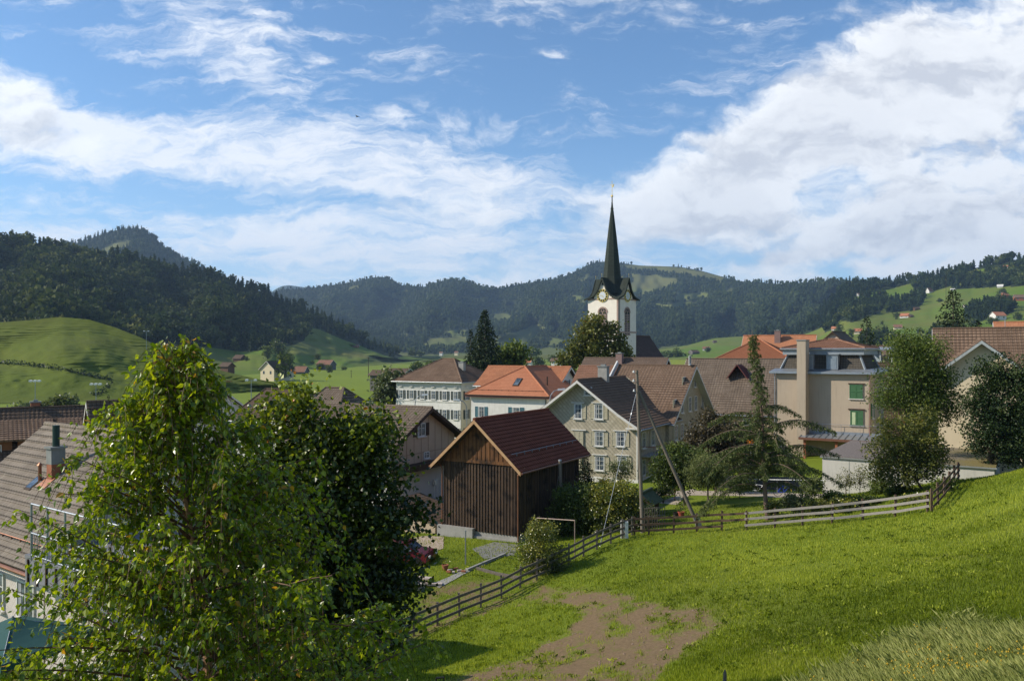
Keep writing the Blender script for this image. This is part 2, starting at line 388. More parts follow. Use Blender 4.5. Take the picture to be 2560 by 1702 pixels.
def soil_at(px, py):
    s = np.zeros(len(px)); j = fbm(px*.02, py*.03, 3)
    for poly, dx in ((SOIL, 14), (SOIL2, 8), (SOIL3, 5)):
        acc = 0
        for a in range(8): acc = acc+inpoly(px+j*22+dx*math.cos(a*.785), py+j*14+dx*.7*math.sin(a*.785), poly)
        s = np.maximum(s, acc/8*(1.0 if poly is SOIL else .72))
    return s*np.clip(.90+1.1*fbm(px*.03+5, py*.055, 4), 0, 1)
def grass_mat():
    m, t, b = bsdf('meadow_ground', .9, .15)
    co = t.node('ShaderNodeTexCoord').outputs['Object']; a = t.node('ShaderNodeAttribute', attribute_name='tint')
    r, g, bl = t.sep(a.outputs['Color'])
    n0 = t.noise(co, .012, 5, .6); n1 = t.noise(co, .35, 5, .6); n2 = t.noise(co, 9, 5, .7); n3 = t.noise(co, 60, 3, .7)
    mixn = t.m('ADD', t.m('MULTIPLY', n1, .5), t.m('MULTIPLY', n2, .5))
    c = t.mix(t.mr(mixn, .35, .65), (.095, .138, .008), (.175, .225, .016))
    c = t.mix(t.mr(n0, .35, .65, 0.0, .6), c, (.165, .215, .016))
    c = t.mix(t.mr(n3, .35, .8, 0.0, .4), c, (.16, .20, .03))
    c = t.mix(t.m('MULTIPLY', g, .8), c, (.20, .19, .055))
    so = t.mix(t.mr(t.m('ADD', t.m('MULTIPLY', n2, .5), t.m('MULTIPLY', n3, .5)), .35, .65), (.125, .082, .043), (.285, .20, .108))
    c = t.mix(t.mr(t.m('ADD', r, t.m('MULTIPLY', t.m('SUBTRACT', t.noise(co, 2.2, 7, .72), .5), 2.6)), .30, .85), c, so)
    t.l.new(c, b.inputs['Base Color']); bump(t, b, t.m('ADD', n2, n3), .8, .05)
    return m
def build_ground():
    xs = np.concatenate([-spaced(0, 6500, .42, 260)[::-1][:-1], spaced(0, 6500, .42, 260)])
    ys = np.concatenate([-spaced(0, 400, 1.5, 60)[::-1][:-1], spaced(0, 9000, .42, 300)])
    X, Y = np.meshgrid(xs, ys); x, y = X.ravel(), Y.ravel(); z = gz(x, y)
    px = CX+F*x/np.maximum(y, 3); py = HY-F*z/np.maximum(y, 3)
    col = np.zeros((len(x), 4)); near = (y > 8) & (y < 60)
    col[near, 0] = soil_at(px[near], py[near])
    bank = inpoly(px, py, [(1620,1760),(1750,1660),(1950,1560),(2250,1500),(2640,1420),(2640,1760)])
    col[:, 1] = np.where(near & bank, .10+.5*fbm(x*.3, y*.3, 3), 0).clip(0, 1)+np.clip(fbm(x*.12, y*.12, 3)*.7, 0, .4)*near
    dry = inpoly(px+30*fbm(px*.02, py*.03, 3), py+20*fbm(px*.02+4, py*.03, 3), [(1850,1760),(1880,1640),(2000,1590),(2150,1600),(2180,1660),(2060,1760)]) | inpoly(px, py+8*fbm(px*.03, py*.03, 3), [(2210,1415),(2330,1385),(2480,1378),(2480,1390),(2330,1400)])
    col[:, 1] += .55*dry*near
    col[:, 3] = 1; nx, ny = len(xs), len(ys)
    i = (np.arange(ny-1)[:, None]*nx+np.arange(nx-1)).ravel()
    o = npmesh('ground', np.stack([x, y, z], 1), np.stack([i, i+1, i+1+nx, i+nx], 1), grass_mat(), None, col, True)
    tag(o, kind='structure')
build_ground()

# ---- hills: each is a surface from a foot line to a crest line, with its own spurs and gullies
def hill_mat(name, forest, meadow, dry):
    m, t, b = bsdf(name, .95, .1)
    co = t.node('ShaderNodeTexCoord').outputs['Object']; a = t.node('ShaderNodeAttribute', attribute_name='tint')
    r, g, bl = t.sep(a.outputs['Color'])
    n0 = t.noise(co, .006, 6, .6); n1 = t.noise(co, .08, 6, .65)
    me = t.mix(t.mr(n1, .35, .65, 0.0, .5), meadow, tuple(k*.72 for k in meadow)); me = t.mix(t.mr(n0, .42, .66, 0.0, .8), me, dry)
    me = t.mix(g, me, dry)
    fo = t.mix(t.mr(n1, .35, .65), forest, tuple(k*.6 for k in forest))
    t.l.new(t.mix(t.mr(r, .4, .6), me, fo), b.inputs['Base Color']); bump(t, b, n1, .5, 2.0)
    return m
class Hill:
    def __init__(s, foot, crest, amp=.05, sc=.004, seed=0, tp=1.0, back=300):
        s.foot = np.array(foot, float); s.crest = np.array(crest, float); s.amp, s.sc, s.seed, s.tp, s.back = amp, sc, seed, tp, back
    def ends(s, px):
        i = lambda a, k: np.interp(px, a[:, 0], a[:, k])
        return i(s.foot, 1), i(s.foot, 2), i(s.crest, 1), i(s.crest, 2)
    def at(s, px, t):
        fy, fY, cy, cY = s.ends(px); py = fy+(cy-fy)*t; Y = fY+(cY-fY)*t**s.tp
        n = fbm(px*s.sc+s.seed, t*2.2+s.seed*1.7, 4)*s.amp*np.sin(np.pi*np.clip(t, 0, 1))
        Y = Y*(1+n); return (px-CX)/F*Y, Y, -(py-HY)/F*Y, py
    def build(s, name, mat, x0, x1, nx, nt, fn=None, disp=None):
        px = np.linspace(x0, x1, nx); t = np.concatenate([[-.06], np.linspace(0, 1, nt)])
        PX, T = np.meshgrid(px, t); x, y, z, py = s.at(PX.ravel(), T.ravel().clip(0, 1)); x = x.copy(); z = z.copy(); y = y.copy()
        low = T.ravel() < 0; z[low] -= 14
        if disp is not None: x, y, z = disp(x, y, z, T.ravel())
        bx, by, bz = [], [], []                                   # the far side falls away again behind the crest
        last = slice(len(x)-nx, None); cx, cy, cz = x[last], y[last], z[last]
        for k in (.25, .6, 1.0): bx.append(cx*(1+s.back*k/cy)); by.append(cy+s.back*k); bz.append(cz-(cz+20)*k**1.3)
        X = np.concatenate([x]+bx); Y = np.concatenate([y]+by); Zz = np.concatenate([z]+bz)
        rows = len(t)+3; col = np.zeros((len(X), 4)); col[:, 3] = 1
        if fn is not None:
            f, d = fn(PX.ravel(), py); col[:len(x), 0] = f; col[:len(x), 1] = d
            col[len(x):, 0] = np.tile(f[last], 3)
        i = (np.arange(rows-1)[:, None]*nx+np.arange(nx-1)).ravel()
        o = npmesh(name, np.stack([X, Y, Zz], 1), np.stack([i, i+1, i+1+nx, i+nx], 1), mat, None, col, True)
        return tag(o, kind='structure')

M_FOR = hill_mat('wooded_slope', (.030, .042, .016), (.100, .160, .016), (.14, .13, .035))
M_FAR = hill_mat('far_slope', (.034, .046, .020), (.085, .115, .025), (.115, .115, .040))
def anyof(px, py, polys):
    r = np.zeros(np.shape(px), bool)
    for q in polys: r |= inpoly(px, py, q)
    return r
# far peak in blue air, conical peak, left wooded hill, long far ridge, right pasture hill, terraced mound
H_BLUE = Hill([(600,760,5200),(900,760,5200)], [(600,760,6000),(660,745,6000),(690,722,6000),(706,715,6000),(722,713,6000),(760,718,6000),(900,760,6000)], .02, .01, 4)
H_BLUE.build('hill', M_FAR, 600, 900, 60, 12, lambda a, b: (np.ones(len(a)), np.zeros(len(a))))
H_PEAK = Hill([(0,800,1500),(300,760,1500),(760,800,1800)], [(0,640,2300),(180,610,2300),(210,602,2350),(260,584,2400),(305,572,2400),(350,572,2400),(385,594,2400),(430,632,2400),(480,655,2400),(560,700,2350),(760,780,2300)], .10, .012, 8)
F_PEAK = [[(250,625),(300,605),(330,600),(320,618),(270,640)],[(330,650),(380,640),(400,655),(350,665)]]
def f_peak(px, py): m = anyof(px, py, F_PEAK); return 1.0-m*.9, m*.8
H_PEAK.build('hill', M_FAR, 0, 760, 140, 50, f_peak)
H_FAR = Hill([(500,892,1500),(1100,890,1700),(1500,888,1600),(2100,884,1500),(2800,880,1500)],
 [(500,760,3100),(640,742,3100),(720,722,3150),(760,722,3200),(830,713,3200),(890,703,3200),(930,694,3150),(955,692,3150),(975,697,3100),(1005,713,3100),(1060,717,3100),(1095,704,3050),(1130,698,3050),(1165,701,3050),(1200,714,3000),(1245,722,3000),
  (1300,710,3000),(1350,703,3000),(1400,694,3050),(1440,680,3100),(1465,664,3150),(1490,656,3200),(1520,653,3200),(1600,664,3150),(1700,667,3100),(1750,676,3000),(1800,690,2900),(1850,703,2800),(1900,706,2600),(1960,711,2500),(2030,704,2300),(2080,701,2200),(2200,706,2000),(2800,720,2000)], .24, .011, 2, .9)
CLR = [[(1430,738),(1475,743),(1470,760),(1440,755)],[(1417,787),(1470,776),(1480,786)],[(1190,870),(1240,850),(1290,828),(1330,816),(1352,814),(1369,823),(1340,850),(1312,868)],
 [(1570,748),(1600,738),(1640,728),(1690,708),(1700,697),(1650,690),(1590,690),(1575,705),(1560,730)],[(1535,660),(1600,664),(1700,667),(1755,678),(1810,694),(1800,703),(1740,690),(1680,682),(1600,678)],
 [(1670,748),(1700,735),(1765,730),(1772,740),(1700,750)],[(1810,728),(1835,722),(1840,734),(1815,738)],[(972,747),(985,730),(1012,721),(1016,728),(1000,740)],[(1440,700),(1475,685),(1480,692),(1450,703)],
 [(1050,862),(1090,846),(1160,838),(1166,866),(1080,874)],[(990,843),(1035,832),(1028,845)],[(1100,835),(1160,822),(1200,826),(1130,842)],[(1300,700),(1330,697),(1325,706)],
 [(1310,885),(1340,872),(1400,868),(1415,885)],[(1650,872),(1700,860),(1700,885),(1640,885)],[(560,884),(3000,884),(3000,900),(560,900)],[(2089,702),(2140,698),(2204,703),(2200,712),(2110,708)],
 [(1220,800),(1260,785),(1300,790),(1250,806)],[(1480,800),(1540,780),(1600,775),(1560,795)],[(1620,765),(1700,752),(1760,756),(1680,772)],[(1580,710),(1540,720),(1520,735),(1560,728)],[(1850,760),(1880,752),(1890,762),(1860,770)],[(1140,868),(1200,852),(1260,850),(1210,870)],[(1330,862),(1380,846),(1420,850),(1390,866)],[(860,720),(900,716),(905,724),(870,728)],[(1180,745),(1215,738),(1220,748),(1190,752)]]
def f_far(px, py):
    j = 14*fbm(px*.03, py*.06, 4); m = anyof(px+j, py+j*.6, CLR); thin = fbm(px*.02+9, py*.05, 3) > .42
    return 1.0-m*.95-.0*thin, m*(.35+.5*(py < 720))
H_FAR.build('hill', M_FAR, 500, 2800, 420, 90, f_far)
H_LEFT = Hill([(-400,900,420),(0,900,430),(400,925,450),(640,945,480),(800,945,560),(900,930,680),(1000,912,900),(1120,898,1300)],
 [(-400,520,850),(-100,570,850),(0,600,850),(60,614,860),(120,628,870),(190,643,890),(300,649,920),(380,665,960),(470,683,1000),(560,705,1040),(640,724,1080),(720,758,1120),(800,792,1160),(860,818,1200),(920,848,1240),(970,874,1280),(1010,890,1300),(1120,899,1310)], .22, .009, 5, .85, 200)
FOREST_L = [(-500,300),(-500,880),(440,860),(540,870),(620,880),(700,868),(735,862),(762,850),(772,818),(800,824),(831,838),(860,850),(895,862),(930,876),(959,887),(991,897),(1012,888),(1040,860),(700,300)]
def f_left(px, py):
    m = inpoly(px, py, FOREST_L); dry = anyof(px, py, [[(690,862),(760,850),(800,870),(790,890),(700,885)],[(860,872),(990,905),(1060,918),(990,915),(860,882)]])
    return m*1.0, dry*.55
H_LEFT.build('hill', M_FOR, -400, 1120, 300, 110, f_left)
H_RIGHT = Hill([(1450,893,1250),(1650,898,900),(1900,905,650),(2200,935,430),(2800,960,300)],
 [(1450,889,1500),(1600,880,1500),(1690,868,1520),(1790,845,1550),(1900,838,1560),(1990,825,1570),(2050,780,1560),(2090,735,1550),(2120,712,1550),(2200,709,1560),(2240,704,1560),(2290,698,1540),(2330,692,1520),(2370,678,1500),(2430,672,1480),(2500,655,1440),(2560,646,1400),(2800,610,1300)], .07, .006, 11, .9, 250)
TREES_R = [[(1560,889),(1650,868),(1717,864),(1760,850),(1792,838),(1900,842),(2003,839),(2040,825),(2073,810),(2098,778),(2124,755),(2143,738),(2180,731),(2207,727),(2236,720),(2283,707),(2283,727),(2335,729),(2376,715),(2385,723),(2560,715),(2820,700),(2820,500),(1560,500)],
 [(2098,800),(2100,775),(2124,765),(2150,748),(2205,738),(2218,760),(2200,782),(2160,796),(2130,806)],[(2215,782),(2218,762),(2232,752),(2260,757),(2300,735),(2314,742),(2306,760),(2285,777),(2250,780)],
 [(2410,800),(2428,780),(2440,768),(2500,763),(2534,762),(2538,780),(2500,792),(2430,808)],[(2060,815),(2098,806),(2090,822),(2060,832)],[(2310,880),(2330,845),(2400,830),(2420,880)],[(2150,880),(2160,852),(2220,850),(2240,880)]]
OPEN_R = [[(2409,684),(2431,676),(2462,671),(2496,669),(2529,657),(2580,646),(2580,656),(2526,672),(2518,681),(2431,692)],[(2120,762),(2150,738),(2207,727),(2236,720),(2255,728),(2240,745),(2210,735),(2150,748)],[(2392,712),(2414,696),(2420,700),(2400,718)]]
def forest_r(px, py): return anyof(px, py, TREES_R) & ~anyof(px, py, OPEN_R)
def f_right(px, py): return forest_r(px, py)*1.0, np.zeros(len(px))
H_RIGHT.build('hill', M_FOR, 1450, 2800, 300, 110, f_right)
H_MOUND = Hill([(-500,1010,215),(0,1008,225),(300,1006,235),(500,1000,255),(700,985,300)], [(-500,830,300),(-200,812,310),(0,806,318),(80,800,320),(130,794,322),(160,793,322),(223,799,322),(287,818,320),(351,843,316),(415,875,312),(478,901,308),(560,928,305),(700,960,302)], .06, .006, 21, .9, 90)
def terr(x, y, z, t):
    s = z*(.8+.25*fbm(x*.008, y*.01, 2))+4.5*fbm(x*.022, y*.03, 4); a = np.clip(fbm(x*.03+3, z*.12, 3)*1.3+.55, .12, 1)*np.clip(t*4, 0, 1)*np.clip((1-t)*8, 0, 1)
    fr = s-np.floor(s); d = (np.minimum(fr/.75, 1)-np.clip((fr-.75)/.25, 0, 1)-.5)*.95*a
    big = 3.5*fbm(x*.02+7, z*.05, 3)*np.sin(np.pi*np.clip(t, 0, 1))
    k = 1+(d+big)/np.maximum(y, 1); return x*k, y+(d+big), z+.12*d
def f_mound(px, py): return np.zeros(len(px)), np.clip(.45*fbm(px*.01, py*.02, 3), 0, .3)
M_MOUND = hill_mat('mound_pasture', (.03, .05, .01), (.090, .118, .012), (.105, .105, .020))
H_MOUND.build('hill', M_MOUND, -500, 700, 420, 330, f_mound, terr)

# ------------------------------------------------------------------ woods (merged far-off trees)
def leafcards(c, size, wide=.8, hang=0.0, fold=.0, rg=rng, out=None):       # one four-cornered leaf per centre
    n = len(c); a = rg.normal(size=(n, 3)); a /= np.linalg.norm(a, axis=1)[:, None]
    tip = rg.normal(size=(n, 3)); tip[:, 2] -= hang*1.6
    if out is not None: tip += out
    tip -= a*(tip*a).sum(1)[:, None]; tip /= np.linalg.norm(tip, axis=1)[:, None]; s = np.cross(a, tip)
    L = np.asarray(size)[:, None]; w = L*wide*.5
    V = np.stack([c, c+tip*L*.5-s*w+a*L*fold, c+tip*L, c+tip*L*.5+s*w+a*L*fold], 1).reshape(-1, 3)
    return V, np.arange(4*n).reshape(n, 4)
def tmpl_conifer(seed, m=64):
    g = np.random.default_rng(seed); h = g.random(m)**.8; r = .19*(1-h)**.85*(.75+.5*g.random(m)); a = g.random(m)*6.283
    c = np.stack([r*np.cos(a)*.6, r*np.sin(a)*.6, .06+.9*h], 1)
    o = np.stack([np.cos(a), np.sin(a), -.5+0*a], 1)*2.5
    V, Fq = leafcards(c, .09+.13*(1-h), .62, 0, 0, g, o)
    k = 6; ring = np.array([(.15*math.cos(i*6.283/k), .15*math.sin(i*6.283/k), .03) for i in range(k)]+[(.10*math.cos(i*6.283/k), .10*math.sin(i*6.283/k), .45) for i in range(k)]+[(.012*math.cos(i*6.283/k), .012*math.sin(i*6.283/k), 1) for i in range(k)])
    b = len(V); q = [[b+r*k+i, b+r*k+(i+1) % k, b+(r+1)*k+(i+1) % k, b+(r+1)*k+i] for r in (0, 1) for i in range(k)]
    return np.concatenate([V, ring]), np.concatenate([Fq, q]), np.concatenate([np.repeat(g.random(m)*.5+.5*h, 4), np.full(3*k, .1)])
def tmpl_leafy(seed, m=84):
    g = np.random.default_rng(seed); d = g.normal(size=(m, 3)); d /= np.linalg.norm(d, axis=1)[:, None]; d[:, 2] = np.abs(d[:, 2])*1.1-.25
    lob = 1+.22*np.sin(d[:, 0]*5+seed)+.18*np.cos(d[:, 1]*6+seed*2)
    c = d*np.array([.33, .33, .42])*(lob*(.75+.3*g.random(m)))[:, None]+np.array([0, 0, .52])
    V, Fq = leafcards(c, .12+.10*g.random(m), .9, 0, 0, g, d*1.2)
    k = 7; zs = [(.12, .18), (.27, .42), (.24, .7), (.05, .86)]
    ring = np.array([(r*math.cos(i*6.283/k), r*math.sin(i*6.283/k), z) for r, z in zs for i in range(k)]); b = len(V)
    q = [[b+r*k+i, b+r*k+(i+1) % k, b+(r+1)*k+(i+1) % k, b+(r+1)*k+i] for r in range(3) for i in range(k)]
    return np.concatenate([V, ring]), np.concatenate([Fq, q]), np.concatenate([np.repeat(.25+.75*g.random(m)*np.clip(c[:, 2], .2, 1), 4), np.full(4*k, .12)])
def scatter(name, pos, h, kinds, tint, tm, mat, **kw):
    Vs, Fs, Ts, off = [], [], [], 0
    for i in range(len(pos)):
        V, Fq, T = tm[kinds[i]]; a = rng.random()*6.283; ca, sa = math.cos(a), math.sin(a); w = h[i]*(.85+.4*rng.random())
        X = np.stack([(V[:, 0]*ca-V[:, 1]*sa)*w, (V[:, 0]*sa+V[:, 1]*ca)*w, V[:, 2]*h[i]], 1)+pos[i]
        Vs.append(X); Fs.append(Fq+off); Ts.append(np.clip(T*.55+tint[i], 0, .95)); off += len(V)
    o = npmesh(name, np.concatenate(Vs), np.concatenate(Fs), mat, None, np.concatenate(Ts))
    return tag(o, **kw)
FOL_WOOD = foliage('wood_foliage', (.013, .026, .008), (.036, .056, .014), (.120, .130, .034), .1, .2, .7)
FOL_FAR = foliage('far_wood_foliage', (.016, .028, .010), (.040, .060, .018), (.095, .110, .034), .1, .15, .8)
TM = [tmpl_conifer(i) for i in range(3)]+[tmpl_leafy(i+10) for i in range(3)]
TMF = [tmpl_conifer(i, 14) for i in range(3)]+[tmpl_leafy(i+20, 16) for i in range(3)]
def wood(name, hill, x0, x1, sx, sy, test, hmin, hmax, leafy, tm, mat, kw, tmax=1.0):
    # jittered rows up the slope, keeping only what lies in the wooded areas
    pts, ks, ts, hs = [], [], [], []
    fy, fY, cy, cY = hill.ends(np.array([(x0+x1)/2])); 
    for py in np.arange(500, 960, sy):
        px = np.arange(x0, x1, sx)+rng.uniform(-.5, .5, len(np.arange(x0, x1, sx)))*sx
        pyy = py+rng.uniform(-.5, .5, len(px))*sy; a, b, c, d = hill.ends(px); t = (pyy-a)/(c-a)
        ok = (t > .0) & (t < tmax) & test(px, pyy); px, t, pyy = px[ok], t[ok], pyy[ok]
        x, y, z, _ = hill.at(px, t)
        for i in range(len(px)):
            n = fbm(np.array([x[i]*.006]), np.array([y[i]*.006]), 3)[0]; lf = rng.random() < leafy(px[i], pyy[i])+n*.5
            k = int(rng.integers(3))+(3 if lf else 0); h = rng.uniform(hmin, hmax)*(1.0 if lf else 1.0)
            pts.append((x[i], y[i], z[i]-h*.05)); ks.append(k); hs.append(h); ts.append(rng.normal(.17 if lf else -.04, .14)+n*.38)
    return scatter(name, np.array(pts), np.array(hs), ks, ts, tm, mat, **kw)
def crestrow(hill, x0, x1, s, test): pass
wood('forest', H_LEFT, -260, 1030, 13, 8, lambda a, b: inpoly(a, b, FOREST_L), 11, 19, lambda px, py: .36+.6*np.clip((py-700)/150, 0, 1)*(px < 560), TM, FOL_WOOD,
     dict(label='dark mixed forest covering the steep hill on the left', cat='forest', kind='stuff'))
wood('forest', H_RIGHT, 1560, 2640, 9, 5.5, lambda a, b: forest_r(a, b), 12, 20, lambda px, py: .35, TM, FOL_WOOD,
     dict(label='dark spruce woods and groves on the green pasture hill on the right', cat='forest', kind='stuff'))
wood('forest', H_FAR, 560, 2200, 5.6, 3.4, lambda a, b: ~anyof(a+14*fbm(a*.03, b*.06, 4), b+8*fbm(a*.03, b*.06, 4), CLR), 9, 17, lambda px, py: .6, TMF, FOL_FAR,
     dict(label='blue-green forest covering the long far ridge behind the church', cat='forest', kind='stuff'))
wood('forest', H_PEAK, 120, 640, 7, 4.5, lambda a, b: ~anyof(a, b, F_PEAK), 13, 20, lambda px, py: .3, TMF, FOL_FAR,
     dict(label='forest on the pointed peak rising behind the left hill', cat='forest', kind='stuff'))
# ------------------------------------------------------------------ air
hz = bpy.data.materials.new('valley_air'); hz.use_nodes = True; ht = NT(hz.node_tree); ht.n.clear()
ho = ht.node('ShaderNodeOutputMaterial'); hv = ht.node('ShaderNodeVolumePrincipled')
hv.inputs['Color'].default_value = (.50, .72, 1.0, 1); hv.inputs['Density'].default_value = HAZE = .000085; hv.inputs['Anisotropy'].default_value = .2
ht.l.new(hv.outputs[0], ho.inputs['Volume'])
tag(MB().box(-6400, 6400, -380, 8800, -60, 1050).build('haze', hz), kind='stuff')
# ------------------------------------------------------------------ building kit
W_WHITE = plain('white_render', (.67, .65, .61), (.54, .52, .48), 1.2, .9, .15)
W_TRIM = plain('painted_trim', (.62, .60, .55), (.5, .48, .43), 4, .6, .1)
W_FRAME = plain('window_frame_paint', (.60, .60, .57), (.50, .50, .47), 4, .5, .05)
M_METAL = plain('zinc_metal', (.34, .36, .38), (.24, .26, .28), 3, .4, .1, metal=.6)
M_COPPER = plain('copper_pipe', (.30, .13, .07), (.17, .08, .05), 3, .45, .1, metal=.6)
M_DARKWOOD = plain('dark_timber', (.075, .045, .028), (.03, .02, .014), 2, .8, .4, (1, 1, .2))
M_CONC = plain('concrete', (.33, .32, .29), (.22, .21, .19), 1.5, .9, .3)
M_CONCD = plain('old_concrete', (.26, .27, .26), (.15, .16, .15), 1.2, .9, .4)
M_BRICK = plain('brick_red', (.34, .13, .07), (.24, .09, .05), 6, .85, .3)
M_GLASS = glass()
M_CURT = plain('net_curtain', (.32, .33, .34), (.2, .21, .22), 5, .8, .1)
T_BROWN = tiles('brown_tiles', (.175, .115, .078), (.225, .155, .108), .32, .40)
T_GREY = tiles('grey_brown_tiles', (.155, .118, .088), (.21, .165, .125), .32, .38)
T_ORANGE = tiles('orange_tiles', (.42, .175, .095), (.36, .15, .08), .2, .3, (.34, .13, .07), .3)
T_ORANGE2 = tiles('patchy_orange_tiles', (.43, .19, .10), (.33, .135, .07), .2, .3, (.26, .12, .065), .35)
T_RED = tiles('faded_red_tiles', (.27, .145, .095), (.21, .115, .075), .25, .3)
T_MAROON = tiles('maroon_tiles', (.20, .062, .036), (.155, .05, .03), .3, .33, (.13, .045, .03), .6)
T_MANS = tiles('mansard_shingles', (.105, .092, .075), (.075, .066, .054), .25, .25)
T_CHAL = tiles('wing_brown_tiles', (.20, .135, .092), (.15, .10, .07), .3, .37)  # brown tiles of the front wing, paler than the dark tiles
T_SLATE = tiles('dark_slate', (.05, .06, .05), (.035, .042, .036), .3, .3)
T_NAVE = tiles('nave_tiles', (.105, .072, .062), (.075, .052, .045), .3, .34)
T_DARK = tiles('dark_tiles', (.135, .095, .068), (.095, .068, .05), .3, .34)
_wc = {}
def win_meshes(w, h, sh, style):
    k = (round(w, 2), round(h, 2), sh.name if sh else None, style)
    if k in _wc: return _wc[k]
    w, h = k[0], k[1]
    f = MB(); b = .055
    f.box(-w/2-.02, -w/2+b, -.07, .0, 0, h); f.box(w/2-b, w/2+.02, -.07, .0, 0, h)
    f.box(-w/2+b, w/2-b, -.07, .0, h-b, h+.02); f.box(-w/2+b, w/2-b, -.07, .0, -.02, b)
    f.box(-.022, .022, -.062, -.02, b, h-b)
    if style != 'plain':
        for s in (-1, 1):
            for q in ((.62,) if style == 'two' else (.36, .68)): f.box(min(s*.03, s*(w/2-b)), max(s*.03, s*(w/2-b)), -.055, -.02, h*q-.014, h*q+.014)
    if style == 'cornice': f.box(-w/2-.28, w/2+.28, -.17, 0, h+.10, h+.17)
    out = {'window': f.mesh('window', W_FRAME)}
    out['pane'] = MB().box(-w/2+b, w/2-b, -.03, -.008, b, h-b).mesh('pane', M_GLASS)
    out['curtain'] = MB().box(-w/2+b, -w/2+b+w*.2, -.04, -.031, b, h-b).mesh('curtain', M_CURT)
    out['sill'] = MB().box(-w/2-.1, w/2+.1, -.16, 0, -.1, -.021).mesh('sill', W_FRAME if style == 'cornice' else W_TRIM)
    if sh:
        m = MB(); sw = w/2
        m.box(0, .06, -.05, 0, 0, h); m.box(sw-.06, sw, -.05, 0, 0, h); m.box(.06, sw-.06, -.05, 0, h-.07, h); m.box(.06, sw-.06, -.05, 0, 0, .07); m.box(.06, sw-.06, -.05, 0, h*.5-.04, h*.5+.04)
        n = max(3, int(h/.1))
        for i in range(n):
            z = .07+(h-.14)*i/n; m.face([(.06, -.042, z), (sw-.06, -.042, z), (sw-.06, -.012, z+(h-.14)/n*.95), (.06, -.012, z+(h-.14)/n*.95)])
        out['shutter'] = m.mesh('shutter', sh)
    _wc[k] = out; return out
class House:
    def __init__(s, name, xl, xr, Yr, th, zb, label, cat, group=None, side=None, L=None):
        c, n = math.cos(R(th)), math.sin(R(th)); s.c, s.n = c, n
        XR = (xr-CX)/F*Yr; ul = (xl-CX)/F; s.W = (XR-ul*Yr)/(c+ul*n)
        s.O = Vector((XR-s.W*c, Yr+s.W*n, zb)); s.zb = zb
        if side: u = (side-CX)/F; L = (u*Yr-XR)/(n-u*c)
        s.L = L; s.th = th; s.root = thing(name, s.O, label, cat, group, -R(th))
    @classmethod
    def raw(cls, name, O, W, L, th, label, cat, group=None):
        s = cls.__new__(cls); s.c, s.n = math.cos(R(th)), math.sin(R(th)); s.O = Vector(O); s.zb = O[2]; s.W, s.L, s.th = W, L, th
        s.root = thing(name, s.O, label, cat, group, -R(th)); return s
    def w(s, x, y, z=0): return s.O+Vector((x*s.c+y*s.n, -x*s.n+y*s.c, z))
    def Y(s, x, y): return s.O.y-x*s.n+y*s.c
    def h(s, x, y, py): return -(py-HY)/F*s.Y(x, y)-s.zb            # height above the base of a photo row at a plan point
    def fx(s, px, y=0.0):
        u = (px-CX)/F; ox, oy = s.O.x+y*s.n, s.O.y+y*s.c; return (u*oy-ox)/(s.c+u*s.n)
    def sy(s, px, x=None):
        x = s.W if x is None else x; u = (px-CX)/F; ox, oy = s.O.x+x*s.c, s.O.y-x*s.n; return (u*oy-ox)/(s.n-u*s.c)
    def window(s, face, a, z, w, h, sh=None, style='cross', closed=False, off=0.0, part='window', curtain=True, sides=(-1, 1), par=None):
        ms = win_meshes(w, h, sh, style)
        loc, rz = {'F': ((a, off, z), 0), 'R': ((s.W+off, a, z), R(90)), 'L': ((off, a, z), -R(90))}[face]
        o = link(part, ms['window'], par or s.root, loc, rz)
        link('pane', ms['pane'], o); link('sill', ms['sill'], o)
        if curtain and style != 'plain': link('curtain', ms['curtain'], o)
        if sh:
            if closed:
                for q in (-1, 0): link('shutter', ms['shutter'], o, (q*w/2, -.075, 0))
            else:
                if -1 in sides: link('shutter', ms['shutter'], o, (-w-.03, -.01, 0))
                if 1 in sides: link('shutter', ms['shutter'], o, (w/2+.03, -.01, 0))
        return o
    def win(s, face, x0, x1, y0, y1, **k):                           # window given by its outline in the photograph
        if face == 'F': a0, a1 = s.fx(x0), s.fx(x1); p = ((a0+a1)/2, 0)
        else: a0, a1 = s.sy(x0), s.sy(x1); p = (s.W, (a0+a1)/2)
        z1, z0 = s.h(*p, y0), s.h(*p, y1); return s.window(face, (a0+a1)/2, z0, abs(a1-a0), z1-z0, **k)
def upface(q):
    n = (Vector(q[1])-Vector(q[0])).cross(Vector(q[2])-Vector(q[0]))
    if n.length < 1e-6: n = (Vector(q[2])-Vector(q[0])).cross(Vector(q[3])-Vector(q[0]))
    return q if n.z > 0 else [q[1], q[0], q[3], q[2]]
